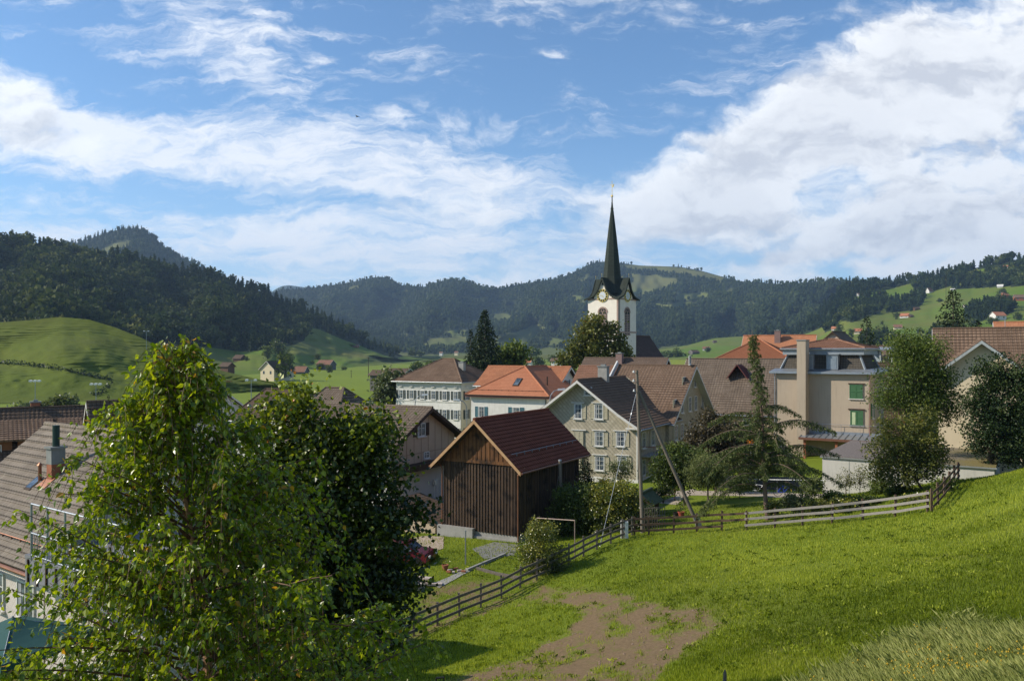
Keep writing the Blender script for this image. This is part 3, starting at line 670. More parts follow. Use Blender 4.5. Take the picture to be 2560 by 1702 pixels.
def gable_body(mb, x0, x1, y0, y1, zt, zr, ridge='x', z0=-1.5, m=0, mg=None):
    # walls with two gable ends; ridge along x or y
    mg = m if mg is None else mg
    if ridge == 'x':
        ym = (y0+y1)/2; pts = lambda x: [(x, y0, z0), (x, y1, z0), (x, y1, zt), (x, ym, zr), (x, y0, zt)]
        a, b = pts(x0), pts(x1)
        mb.face([b[0], b[1], b[2], b[4]], m); mb.face([b[4], b[2], b[3]], mg); mb.face([a[1], a[0], a[4], a[2]], m); mb.face([a[2], a[4], a[3]], mg)
        mb.face([(x0, y0, z0), (x1, y0, z0), (x1, y0, zt), (x0, y0, zt)], m); mb.face([(x1, y1, z0), (x0, y1, z0), (x0, y1, zt), (x1, y1, zt)], m)
    else:
        xm = (x0+x1)/2; pts = lambda y: [(x0, y, z0), (x1, y, z0), (x1, y, zt), (xm, y, zr), (x0, y, zt)]
        a, b = pts(y0), pts(y1)
        mb.face([a[0], a[1], a[2], a[4]], m); mb.face([a[4], a[2], a[3]], mg); mb.face([b[1], b[0], b[4], b[2]], m); mb.face([b[2], b[4], b[3]], mg)
        mb.face([(x1, y0, z0), (x1, y1, z0), (x1, y1, zt), (x1, y0, zt)], m); mb.face([(x0, y1, z0), (x0, y0, z0), (x0, y0, zt), (x0, y1, zt)], m)
def gable_roof(root, x0, x1, y0, y1, zt, zr, mat, ridge='x', oa=.6, ob=.6, cw=.3, rh=.36, th=.16, barge=W_TRIM, gutter=M_METAL, relief=True, kick=None, under=None, sides=(-1, 1), oaa=None, part='roof', ends=(0, 1)):
    under = under or M_DARKWOOD; t = MB(); u = MB(); fas = {}
    if ridge == 'x': a0, a1, b0, b1 = x0, x1, y0, y1; mp = lambda a, b, z: (a, b, z)
    else: a0, a1, b0, b1 = y0, y1, x0, x1; mp = lambda a, b, z: (b, a, z)
    A0, A1 = a0-(oaa[0] if oaa else oa), a1+(oaa[1] if oaa else oa); bm = (b0+b1)/2; hw = (b1-b0)/2; sl = (zr-zt)/hw
    prof = [(0, zr), (hw+ob, zt-sl*ob)] if not kick else [(0, zr), (hw-kick[0], zt+sl*kick[0]), (hw+ob, zt+sl*kick[0]-(kick[0]+ob)*kick[1])]
    up = .05
    for sgn in sides:
        for (d0, z0), (d1, z1) in zip(prof, prof[1:]):
            q = upface([mp(A0, bm+sgn*d1, z1+up), mp(A1, bm+sgn*d1, z1+up), mp(A1, bm+sgn*d0, z0+up), mp(A0, bm+sgn*d0, z0+up)])
            if relief: t.tileplane(*q, cw=cw, rh=rh)
            else: t.face(q)
            n = (Vector(q[1])-Vector(q[0])).cross(Vector(q[3])-Vector(q[0])).normalized()
            qq = [Vector(p)-n*.01 for p in q]; t.slab(qq, th*.4, 0); u.slab([p-n*(th*.4+.004) for p in qq], th*.6, 0)
            for e, A in ((0, A0-.03), (1, A1)):                       # boards along the verge
                if e in ends and barge: 
                    lo, hi = Vector(mp(A, bm+sgn*d1, z1+up)), Vector(mp(A, bm+sgn*d0, z0+up))
                    dx = Vector(mp(.03, 0, 0)); dn = Vector((0, 0, -.26))
                    fas.setdefault(e, MB()).hexa([lo, lo+dx, hi+dx, hi], [lo+dn, lo+dx+dn, hi+dx+dn, hi+dn])
        if gutter:
            e = Vector(mp(A0, bm+sgn*(prof[-1][0]+.07), prof[-1][1]-.04)), Vector(mp(A1, bm+sgn*(prof[-1][0]+.07), prof[-1][1]-.04))
            MB().tube(e[0], e[1], .075, n=8).build('gutter', gutter, root)
    t.tube(mp(A0, bm, zr+up+.03), mp(A1, bm, zr+up+.03), .12, n=8)
    o = t.build(part, mat, root); u.build('soffit', under, root)
    for e in fas: fas[e].build('barge_board', barge, root)
    return o
def hip_roof(root, x0, x1, y0, y1, zt, zr, r0, r1, mat, ov=.5, cw=.3, rh=.36, ridge='x', under=None, gutter=M_METAL, fascia=None, part='roof', relief=True):
    # ridge from r0 to r1 along the given axis
    t = MB(); X0, X1, Y0, Y1 = x0-ov, x1+ov, y0-ov, y1+ov; c = (X0+X1)/2 if ridge == 'y' else (Y0+Y1)/2
    if ridge == 'x': RA, RB = (r0, c, zr), (r1, c, zr)
    else: RA, RB = (c, r0, zr), (c, r1, zr)
    a, b, d, e = (X0, Y0, zt), (X1, Y0, zt), (X1, Y1, zt), (X0, Y1, zt)
    if ridge == 'x': qs = [[a, b, RB, RA], [b, d, RB, RB], [d, e, RA, RB], [e, a, RA, RA]]
    else: qs = [[a, b, RA, RA], [b, d, RB, RA], [d, e, RB, RB], [e, a, RA, RB]]
    for q in qs:
        if relief: t.tileplane(*q, cw=cw, rh=rh)
        else: t.face([q[0], q[1], q[2], q[3]] if q[2] != q[3] else q[:3])
        q3 = q if (Vector(q[2])-Vector(q[3])).length > 1e-6 else q[:3]; t.face(q3)
    for p, q in ((a, RA), (e, RA if ridge == 'x' else RB), (b, RB if ridge == 'x' else RA), (d, RB), (RA, RB)):
        if (Vector(p)-Vector(q)).length > .1: t.tube(Vector(p)+Z*.06, Vector(q)+Z*.06, .11, n=6)
    o = t.build(part, mat, root)
    MB().box(X0+.02, X1-.02, Y0+.02, Y1-.02, zt-.16, zt-.02).build('soffit', under or W_TRIM, root)
    if gutter: MB().pipe([(X0, Y1, zt-.03), (X0-.06, Y0-.06, zt-.03), (X1+.06, Y0-.06, zt-.03), (X1+.06, Y1, zt-.03)], .07).build('gutter', gutter, root)
    return o
def downpipe(root, x, y, z0, z1, mat=M_METAL, r=.05, kink=None):
    pts = [(x, y, z0), (x, y, z1-.5)]+([(x+kink[0], y+kink[1], z1)] if kink else [(x, y, z1)])
    return MB().pipe(pts, r).build('downpipe', mat, root)
def chimney(root, x, y, z0, z1, w=.6, d=.6, mat=M_CONC, cap=M_CONCD):
    b = MB().box(x-w/2, x+w/2, y-d/2, y+d/2, z0, z1).build('chimney', mat, root)
    MB().box(x-w/2-.08, x+w/2+.08, y-d/2-.08, y+d/2+.08, z1+.002, z1+.1).box(x-w/4, x+w/4, y-d/4, y+d/4, z1+.1, z1+.25).build('chimney_cap', cap, b); return b

# ------------------------------------------------------------------ 1 timber barn
B = House('barn', 1109, 1295, 53.5, 29.6, -12.75, 'dark weathered timber barn with a maroon tiled roof beside the fence', 'barn', L=10)
B.L = 9.6; W, L = B.W, B.L
zt = B.h(W, 0, 1156); zr = B.h(W/2, 0, 1049)
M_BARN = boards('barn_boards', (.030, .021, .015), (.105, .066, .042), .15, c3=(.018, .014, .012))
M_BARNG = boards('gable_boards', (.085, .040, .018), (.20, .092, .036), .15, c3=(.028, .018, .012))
z0 = .42; xm = W/2
wl = MB().box(0, W, 0, L, z0, zt).face([(W, L, zt), (0, L, zt), (xm, L, zr)])
g = MB(); g.slab([(xm, -.09, zr), (0, -.09, zt-.02), (W, -.09, zt-.02)], .06)
g.box(-.03, W+.03, -.11, -.002, zt-.25, zt-.02)
bt = wl
for i in range(int(W/.24)+1):
    x = .06+i*.24
    if x < W: bt.box(x-.025, x+.025, -.045, .0, z0, zt-.26)
for i in range(int(L/.38)+1): bt.box(W, W+.045, .06+i*.38-.025, .06+i*.38+.025, z0, zt-.05)
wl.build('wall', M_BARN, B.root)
bt = g
for i in range(int(W/.34)+1):
    x = .1+i*.34
    if x < W-.05: bt.box(x-.02, x+.02, -.125, -.09, zt-.02, zt+(zr-zt)*(1-abs(x-xm)/xm)-.08)
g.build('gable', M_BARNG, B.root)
MB().box(.02, W-.02, .02, L-.02, -.9, z0).box(-.35, 2.6, -.32, .0, -1.0, .62).box(2.2, W+.1, -.16, .02, -.6, .12).build('plinth', M_CONC, B.root)
gable_roof(B.root, 0, W, 0, L, zt, zr, T_MAROON, 'y', oa=.75, ob=.62, cw=.28, rh=.33, barge=plain('pale_barge_board', (.46, .30, .16), (.36, .2, .1), 3), gutter=M_COPPER, under=M_DARKWOOD)
downpipe(B.root, W+.06, -.10, .1, zt-.35, M_COPPER, .05, (.45, .1)); downpipe(B.root, -.08, -.08, .1, zt-.3, M_COPPER, .045, (-.4, .1))
sl = (zr-zt)/xm; sn = MB(); zz = zt+sl*.35
for i in range(9): y = .4+i*(L-.8)/8; sn.box(W-.36, W-.30, y-.02, y+.02, zz+.05, zz+.28)
sn.tube((W-.33, -.3, zz+.24), (W-.33, L+.3, zz+.24), .02, n=5).build('snow_guard', M_METAL, B.root)
BARN = B
# ------------------------------------------------------------------ 2 shingled house: front wing and tall rear block
H = House('shingled_house', 1322, 1594, 72, 28.5, -11.9, 'large shingle-clad house with a big front gable and pale shutters behind the utility pole', 'house', side=1664)
W, L = H.W, H.L; M_SH = scales('lozenge_shingles', (.42, .375, .28), (.34, .30, .22), .40)
M_SHUT = plain('pale_beige_shutter', (.40, .37, .26), (.33, .30, .21), 4, .7, .1)
zt = H.h(W, 0, 1066); zr = H.h(W/2, 0, 951); zb0 = H.h(W/2, 0, 1188)
b = MB(); gable_body(b, 0, W, 0, L+4, zt, zr, 'y'); b.build('front_wing', M_SH, H.root)
MB().box(-.05, W+.05, -.05, L, -1.5, zb0).build('plinth', W_WHITE, H.root)
gable_roof(H.root, 0, W, 0, L+3.4, zt, zr, T_CHAL, 'y', ob=.62, cw=.3, rh=.37, kick=(1.5, .62), oaa=(1.0, 0), under=W_TRIM, ends=(0,))
for q in (-.02, W-.12): MB().box(q, q+.14, -.05, .02, zb0, zt).build('corner_board', W_TRIM, H.root)
MB().box(W-.9, W+.62, -.72, -.05, zt-.24, zt-.12).build('eave_return', W_TRIM, H.root)
downpipe(H.root, W+.2, -.12, 0, zt-.3, M_METAL, .05, (.35, -.2))
H.win('F', 1461, 1480, 967, 988, style='cross')
for x0, x1, y0, y1, cl, sd_ in ((1436,1455,1010,1046,0,(-1,1)),(1487,1508,1010,1047,0,(-1,1)),(1436,1459,1078,1114,1,()),(1488,1509,1079,1114,0,(-1,1)),(1541,1562,1080,1115,0,(-1,1)),
                           (1436,1456,1138,1175,1,()),(1488,1511,1140,1175,0,(-1,1)),(1545,1567,1141,1177,0,(-1,1)),(1384,1404,1076,1110,0,(-1,1)),(1384,1404,1136,1172,0,(-1,1))):
    H.win('F', x0, x1, y0, y1, sh=M_SHUT, style='cornice', closed=bool(cl), sides=sd_)
# rear block
y0, y1 = L, L+14.5; xb = W+.35; px0 = H.fx(1590, (y0+y1)/2)-2
zt2 = H.h(xb, y0, 1046); zr2 = H.h(xb, (y0+y1)/2, 916)
b = MB(); gable_body(b, px0, xb, y0, y1, zt2, zr2, 'x'); b.build('rear_block', M_SH, H.root)
gable_roof(H.root, px0, xb, y0, y1, zt2, zr2, T_BROWN, 'x', ob=.75, cw=.36, rh=.42, oaa=(.0, .75), under=W_TRIM, ends=(1,), part='roof')
MB().bar((px0-.15, y0+1.0, zt2+(zr2-zt2)*.14+.3), (px0-.15, (y0+y1)/2, zr2+.35), .16, .5).build('parapet', W_FRAME, H.root)
for a, za in ((2.2, 5.6), (4.3, 5.6), (7.2, 5.6), (9.4, 5.6), (12.2, 5.6), (2.2, 3.0), (4.3, 3.0), (7.2, 3.0), (9.4, 3.0), (12, 3.0), (2.2, .5), (7.2, .5), (9.4, .5)):
    H.window('R', y0+a, za, .95, 1.5, sh=M_SHUT, style='two', off=.35)
H.window('R', y0+5.3, 8.1, .9, 1.2, sh=M_SHUT, style='two', off=.35); H.window('R', y0+9.2, 8.1, .9, 1.2, sh=M_SHUT, style='two', off=.35); H.window('R', y0+7.2, 10.6, .7, .9, style='two', off=.35)
for a in (1.6, 4.2): 
    for za in (.6, 3.1): H.window('R', a, za, .9, 1.45, sh=M_SHUT, style='two')
chimney(H.root, H.fx(1507, 5), 5.2, zr-1.2, H.h(H.fx(1507, 5), 5, 917), .95, .7, M_CONC)
vx, vy = xb-4.2, y0+2.6; vz = zt2+(zr2-zt2)*2.6/7.25+.1
MB().tube((vx, vy, vz-.2), (vx, vy, vz+.5), .09).build('vent_pipe', M_METAL, H.root)
MB().hexa([(vx+.3, vy-.6, vz-.3), (vx+.75, vy-.6, vz-.3), (vx+.75, vy-.1, vz), (vx+.3, vy-.1, vz)], [(vx+.3, vy-.62, vz-.15), (vx+.75, vy-.62, vz-.15), (vx+.75, vy-.12, vz+.14), (vx+.3, vy-.12, vz+.14)]).build('roof_hatch', W_FRAME, H.root)
MB().box(W+.02, W+1.2, 1.0, L-1, 2.35, 2.45).build('balcony_slab', M_CONC, H.root)
rl = MB().pipe([(W+.02, 1.0, 3.3), (W+1.2, 1.0, 3.3), (W+1.2, L-1, 3.3)], .03)
for i in range(9): rl.tube((W+1.2, 1+i*(L-2)/8, 2.4), (W+1.2, 1+i*(L-2)/8, 3.3), .018, n=5)
rl.build('railing', plain('rust_red_paint', (.25, .09, .06), None, 4, .6, .1), H.root)
SHH = H
# ------------------------------------------------------------------ 3 house with faded red roof left of the rear block
H3 = House('neighbour_house', 1415, 1590, 89, 28.5, -12.4, 'house with a faded red tiled roof seen just above the ridge of the shingled house', 'house', L=9)
W = H3.W; zr = H3.h(W/2, 4.5, 917); zt = zr-3.9
b = MB(); gable_body(b, 0, W, 0, 9, zt, zr, 'x'); b.build('wall', W_WHITE, H3.root)
gable_roof(H3.root, 0, W, 0, 9, zt, zr, T_RED, 'x', oaa=(.3, 0), ob=.6, cw=.25, rh=.3, barge=M_METAL)
# ------------------------------------------------------------------ 4 white hotel with hipped roof
H = House('hotel', 991, 1152, 124, 28.5, -14.2, 'tall white building with rows of dark shutters under a brown hipped roof', 'building', L=11.5)
W, L = H.W, H.L; zt = H.h(W, 0, 956); zr = H.h(W/2, L/2, 897)
M_DSH = plain('dark_green_shutter', (.035, .05, .045), None, 4, .6, .1); M_CREAM = plain('cream_render', (.60, .54, .41), (.52, .46, .34), 1.2, .9, .1)
MB().box(0, W, 0, L, -2, zt).build('wall', W_WHITE, H.root)
MB().box(-.03, W+.03, -.03, L, zt-1.15, zt-.02).build('upper_band', plain('grey_panel', (.46, .46, .42), (.4, .4, .37), 1, .9, .1), H.root)
MB().box(W, W+.02, .0, L, -2, zt-1.17).build('side_render', M_CREAM, H.root)
MB().box(-.05, W+.05, -.08, 0, zt-3.15, zt-3.0).box(-.05, .2, -.06, 0, -2, zt-3.2).box(W-.2, W+.05, -.06, 0, -2, zt-3.2).build('cornice', W_TRIM, H.root)
hip_roof(H.root, 0, W, 0, L, zt, zr, W*.42, W*.60, T_BROWN, .55)
for k in range(6):
    a = .9+k*(W-1.8)/5
    for z, hh in ((zt-2.75, 1.35), (zt-5.75, 1.45), (zt-8.6, 1.45)): H.window('F', a, z, .86, hh, sh=M_DSH, style='two', off=-.01)
    H.window('F', a, zt-.75, .4, .22, style='plain', off=-.05)
for k in range(3):
    a = 1.6+k*3.6
    for z, hh in ((zt-2.75, 1.35), (zt-5.75, 1.45), (zt-8.6, 1.45)): H.window('R', a, z, .86, hh, sh=M_DSH, style='two', off=.02)
    H.window('R', a, zt-.75, .4, .22, style='plain', off=.05)
downpipe(H.root, W+.1, -.1, -1, zt-.1); chimney(H.root, W-2.4, 4.2, zt+.8, zt+3.0, .9, .7)
# ------------------------------------------------------------------ 5 white house with bright orange hip roof and cross wing
H = House('orange_roof_house', 1178, 1367, 101, 28.5, -13.2, 'white house with a bright orange hipped roof, skylight and blue-green shutters', 'house', L=9)
W, L = H.W, H.L; zt = H.h(W, 0, 991); zr = H.h(W*.78, 4.5, 917)
M_BSH = plain('teal_shutter', (.03, .12, .15), None, 4, .6, .1)
MB().box(0, W, 0, L, -2, zt).build('wall', W_WHITE, H.root)
t = MB(); ov = .6; a, b, d, e = (-ov, -ov, zt), (W+ov, -ov, zt), (W+ov, L+ov, zt), (-ov, L+ov, zt); ap = (H.fx(1312, 4.4), 4.4, zr); ap2 = (ap[0], L+2, zr)
for q in ([a, b, ap, ap], [b, d, ap2, ap], [e, a, ap, ap2]): t.tileplane(*q, cw=.2, rh=.3, wav=.01, step=.02); t.face(q if q[2] != q[3] else q[:3])
for p, q in ((a, ap), (b, ap), (ap, ap2)): t.tube(Vector(p)+Z*.05, Vector(q)+Z*.05, .12, n=6)
t.build('roof', T_ORANGE, H.root)
MB().box(-ov, W+ov, -ov, L, zt-.3, zt-.03).build('soffit', plain('dull_red_fascia', (.22, .09, .08), None, 4, .6, .1), H.root)
MB().tube((-ov, -ov-.08, zt-.04), (W+ov, -ov-.08, zt-.04), .08).build('gutter', M_DARKWOOD, H.root)
sg = MB(); k0 = .42/4.4*(zr-zt)
for i in range(11): x = .6+i*(W-1.2)/10; sg.box(x-.02, x+.02, .1, .16, zt+k0, zt+k0+.35)
sg.tube((.2, .13, zt+k0+.3), (W-.2, .13, zt+k0+.3), .022, n=5).build('snow_guard', M_DARKWOOD, H.root)
sk = (zr-zt)/5.0
def onslope(x0, x1, y0, y1, up): return [(x0, y0, zt+(y0+ov)*sk+up), (x1, y0, zt+(y0+ov)*sk+up), (x1, y1, zt+(y1+ov)*sk+up), (x0, y1, zt+(y1+ov)*sk+up)]
xs = H.fx(1292, 1.4); f = MB().slab(onslope(xs-.42, xs+.42, .9, 2.2, .16), .14).build('skylight', M_DARKWOOD, H.root)
MB().slab(onslope(xs-.33, xs+.33, 1.0, 2.1, .19), .02).build('pane', M_GLASS, f)
H.win('F', 1196, 1211, 1016, 1042, sh=M_BSH, style='two'); H.win('F', 1281, 1300, 1018, 1042, sh=M_BSH, style='two')
H.window('F', W*.5, 3.0, .9, 1.4, sh=M_BSH, style='two'); H.window('R', 3.0, zt-3.4, .9, 1.4, style='two'); downpipe(H.root, W-.1, -.1, -1, zt-.2, M_DARKWOOD)
MB().tube((W-1.5, 3.2, zt+1.2), (W-1.5, 3.2, zt+2.4), .1).build('vent_pipe', M_DARKWOOD, H.root)
cx0, cx1 = H.fx(1235, L+4), H.fx(1425, L+3.5); cy0, cy1 = L-1.2, L+6.4; czr = H.h(cx1, (cy0+cy1)/2, 918); czt = H.h(cx1, cy0, 966)
b = MB(); gable_body(b, cx0, cx1, cy0, cy1, czt, czr, 'x', -2); b.build('cross_wing', W_WHITE, H.root)
gable_roof(H.root, cx0, cx1, cy0, cy1, czt, czr, T_ORANGE2, 'x', oaa=(.2, .6), ob=.5, cw=.2, rh=.3, kick=(1.2, .55), part='wing_roof', ends=(1,))
o = H.window('R', cy0+3.8, czr-3.0, .8, 1.2, sh=M_DSH, style='two', off=cx1-W)
H.window('R', cy0+1.6, czt-1.5, .8, 1.2, style='two', off=cx1-W)
# ------------------------------------------------------------------ 6 beige house with panelled gable
H = House('beige_house', 700, 978, 62, 28.5, -13.2, 'beige panelled gable house with grey-brown tiles and dark window shutters left of the barn', 'house', side=1136)
W, L = H.W, H.L; zt = H.h(W, L, 1070); zr = H.h(W, L/2, 1020)
zt = zr-(zr-zt)*1.18
M_BEIGE = plain('beige_panel', (.46, .36, .26), (.40, .31, .22), 1.5, .8, .05); zs = H.h(W, L, 1150)
b = MB(); gable_body(b, 0, W, 0, L, zt, zr, 'x'); b.build('wall', M_BEIGE, H.root)
MB().box(W, W+.04, -.02, L+.02, -1.5, zs).box(-.02, W, -.04, 0, -1.5, zs).build('lower_render', plain('pale_grey_render', (.50, .47, .45), (.42, .40, .38), 1, .9, .1), H.root)
MB().box(W, W+1.0, -.2, L+.2, zs+.0, zs+.45).build('balcony', M_DARKWOOD, H.root)
st = MB()
for i in range(1, 9): y = L*i/9; st.box(W, W+.025, y-.02, y+.02, zs+.46, zt+(zr-zt)*(1-abs(y-L/2)/(L/2))-.1)
st.box(W, W+.025, .1, L-.1, zt-1.25, zt-1.2).build('cover_strip', plain('strip_paint', (.34, .26, .18), None, 3), H.root)
gable_roof(H.root, 0, W, 0, L, zt, zr, T_GREY, 'x', oaa=(.5, .8), ob=.8, cw=.3, rh=.36, barge=M_DARKWOOD, under=M_DARKWOOD)
H.win('R', 1043, 1062, 1058, 1090, sh=M_DARKWOOD, style='two'); H.win('R', 1059, 1072, 1129, 1145, style='two')
H.window('R', 6.3, .6, .9, 1.9, sh=None, style='plain', curtain=False); o = MB().box(W+.04, W+.3, L*.62, L*.62+.3, 2.1, 2.5).build('wall_lamp', W_FRAME, H.root)
MB().box(W+.04, W+2.6, 2.0, L*.75, .6, .8).build('landing', M_CONC, H.root)
rl = MB(); y2 = L*.75
for i in range(26): y = 2.0+i*(y2-2)/25; rl.tube((W+2.6, y, .8), (W+2.6, y, 1.75), .018, n=5)
for i in range(16): k = i/15; rl.tube((W+2.6, y2+k*3, .8-k*1.9), (W+2.6, y2+k*3, 1.75-k*1.9), .018, n=5)
rl.pipe([(W+2.6, 2.0, 1.75), (W+2.6, y2, 1.75), (W+2.6, y2+3, -.15)], .03); rl.build('stair_railing', plain('railing_paint', (.20, .21, .23), None, 4, .5, .1), H.root)
s = MB()
for i in range(9): s.box(W+1.2, W+2.5, y2+.33*i, y2+.33*(i+1), -1.5, .6-.2*i)
s.build('steps', M_CONC, H.root)
# small lean-to in front of the beige house
S = House('lean_to_shed', 985, 1088, 57, 28.5, -13.4, 'low beige lean-to with a dark sloping roof below the stair railing', 'shed', side=1098)
S.L = 3.5; b = MB(); b.hexa([(0, 0, -1), (S.W, 0, -1), (S.W, S.L, -1), (0, S.L, -1)], [(0, 0, 2.3), (S.W, 0, 1.2), (S.W, S.L, 1.2), (0, S.L, 2.3)]); b.build('wall', M_BEIGE, S.root)
MB().slab([(-.3, -.3, 2.5), (S.W+.3, -.3, 1.22), (S.W+.3, S.L+.3, 1.22), (-.3, S.L+.3, 2.5)], .12).build('roof', T_DARK, S.root)
# ------------------------------------------------------------------ 7 church
H = House('church', 1470, 1545, 160, 38.7, -12.5, 'white church with a slender dark spire and gilded clock faces rising over the village', 'church', L=7.15)
W = L = H.W; zt = H.h(W, 0, 744); zp = H.h(W/2, 0, 697); zc = H.h(W, 0, 829)
M_TOW = plain('tower_plaster', (.72, .66, .57), (.64, .58, .50), 1.0, .9, .15); M_STONE = plain('pinkish_sandstone', (.36, .26, .21), (.27, .19, .16), 3, .85, .2)
M_GOLD = plain('gilding', (.75, .52, .16), (.6, .4, .1), 5, .3, .05, metal=.8); M_DIAL = plain('dial_face', (.50, .53, .56), (.45, .48, .51), 5, .6, .02)
MB().box(0, W, 0, L, -3, zt).build('tower', M_TOW, H.root)
MB().box(-.08, W+.08, -.08, L+.08, zc-.18, zc+.12).box(-.06, W+.06, -.06, L+.06, zt-.3, zt-.02).build('string_course', M_STONE, H.root)
MB().box(W-.28, W+.05, -.05, .28, -3, zc-.2).box(W-.28, W+.05, -.05, .28, zc+.13, zt-.31).build('quoin', M_STONE, H.root)
downpipe(H.root, W+.12, .45, -1, zt-.2, M_DARKWOOD)
o_ = .55; gh = zp-zt; cc = (W/2, L/2, zp+.3); rf = MB(); gw = MB()
def rot(p, k): x, y, z = p[0]-W/2, p[1]-L/2, p[2]; a = k*math.pi/2; return (x*math.cos(a)-y*math.sin(a)+W/2, x*math.sin(a)+y*math.cos(a)+L/2, z)
for k in range(4):
    pk = (W/2, -.45, zp+.3)
    prof = [(W/2, zp+.3), (W/2-1.15, zt+gh*.42), (W/2-2.1, zt+.55), (-o_, zt-.12)]
    for sg in (0, 1):
        mx = lambda x: x if sg == 0 else W-x
        for (xa, za), (xb_, zb_) in zip(prof, prof[1:]):
            ta, tb = (W/2-xa)/(W/2+o_), (W/2-xb_)/(W/2+o_)
            inn = lambda t, z: (mx(W/2-(W/2+o_)*t), L/2-(L/2+o_)*t, z)
            oa_ = lambda x, z: (mx(x), -.45-.1*(z < zt), z)
            q = [rot(p, k) for p in (oa_(xb_, zb_), inn(tb, zb_), inn(ta, za), oa_(xa, za))]
            if sg: q = q[::-1]
            rf.face(q); rf.face([(p[0], p[1], p[2]-.12) for p in q][::-1])
            e0, e1 = Vector(rot(oa_(xa, za), k)), Vector(rot(oa_(xb_, zb_), k)); rf.bar(e0-Z*.1, e1-Z*.1, .12, .3)
        gp = [(W/2-2.1, zt), (W/2, zt), (W/2, zp-.1), (W/2-1.15, zt+gh*.40), (W/2-2.1, zt+.4)]
        q = [rot((mx(x), -.012, z), k) for x, z in gp]; gw.face(q if not sg else q[::-1])
rf.build('gabled_roof', T_SLATE, H.root); gw.build('gable', M_TOW, H.root)
s = MB(); zs_ = [H.h(W/2, L/2, y) for y in (735, 712, 690, 640, 590, 540, 522, 505)]
s.lathe(list(zip((3.2, 2.2, 1.85, 1.42, .96, .46, .26, .13), zs_)), (W/2, L/2, 0), 8); s.lathe([(.12, zs_[-1]), (.1, zs_[-1]+1.2)], (W/2, L/2, 0), 8)
s.lathe([(.24, zs_[6]-.1), (.4, zs_[6]), (.24, zs_[6]+.15)], (W/2, L/2, 0), 8)
sp = s.build('spire', T_SLATE, H.root)
MB().ball((W/2, L/2, zs_[-1]+1.2), .24, 10).build('gilt_ball', M_GOLD, sp, True)
zf = zs_[-1]+1.4; MB().tube((W/2, L/2, zf), (W/2, L/2, zf+2.9), .05, n=6).bar((W/2-.42, L/2, zf+2.1), (W/2+.42, L/2, zf+2.1), .07).bar((W/2, L/2, zf+1.8), (W/2+.35, L/2, zf+1.75), .05, .3).bar((W/2+.30, L/2, zf+1.75), (W/2+.42, L/2, zf+2.2), .05, .2).build('weathercock', M_GOLD, sp)
for k in range(4):
    p = Vector(rot((W/2, -.4, zp+.35), k)); MB().tube(p, p+Z*.5, .03, n=5).ball(p+Z*.6, .11, 8).build('gable_finial', M_GOLD, H.root)
def disc(mb, cx, cz, r0, r1, y, n=40, m=0, y2=None):
    for i in range(n):
        a, b = 2*math.pi*i/n, 2*math.pi*(i+1)/n; q = [(cx+r0*math.cos(a), y, cz+r0*math.sin(a)), (cx+r1*math.cos(a), y, cz+r1*math.sin(a)), (cx+r1*math.cos(b), y, cz+r1*math.sin(b)), (cx+r0*math.cos(b), y, cz+r0*math.sin(b))]
        mb.face(q if r0 > 0 else [q[0], q[1], q[2]], m)
        mb.face([(cx+r1*math.cos(a), y, cz+r1*math.sin(a)), (cx+r1*math.cos(a), y+.06, cz+r1*math.sin(a)), (cx+r1*math.cos(b), y+.06, cz+r1*math.sin(b)), (cx+r1*math.cos(b), y, cz+r1*math.sin(b))], m)
M_BLACK = plain('black_enamel', (.02, .02, .018), None, 5, .5, .02)
def clock(face, rz, loc):
    rr = 1.30; d = MB(); disc(d, 0, 0, 0, rr, -.10); ck = d.build('clock', M_BLACK, H.root, loc=loc, rz=rz)
    f = MB(); disc(f, 0, 0, 0, rr*.62, -.16); f.build('dial', M_DIAL, ck)
    n_ = MB()
    for i in range(12):
        a = i*math.pi/6; c_, s_ = math.cos(a), math.sin(a); n_.bar((c_*rr*.68, -.15, s_*rr*.68), (c_*rr*.94, -.15, s_*rr*.94), .15, .04, up=Vector((0, 1, 0)))
    disc(n_, 0, 0, rr*.95, rr*1.02, -.14); disc(n_, 0, 0, rr*.60, rr*.65, -.175); n_.build('numerals', M_GOLD, ck)
    h_ = MB().bar((0, -.2, 0), (-.55, -.2, .05), .07, .03, up=Vector((0, 1, 0))).bar((0, -.2, 0), (.2, -.2, -.36), .09, .03, up=Vector((0, 1, 0))); h_.build('hands', M_GOLD, ck)
zk = H.h(W/2, 0, 739)
clock('F', 0, (W/2, 0, zk)); clock('R', R(90), (W, L/2, zk))
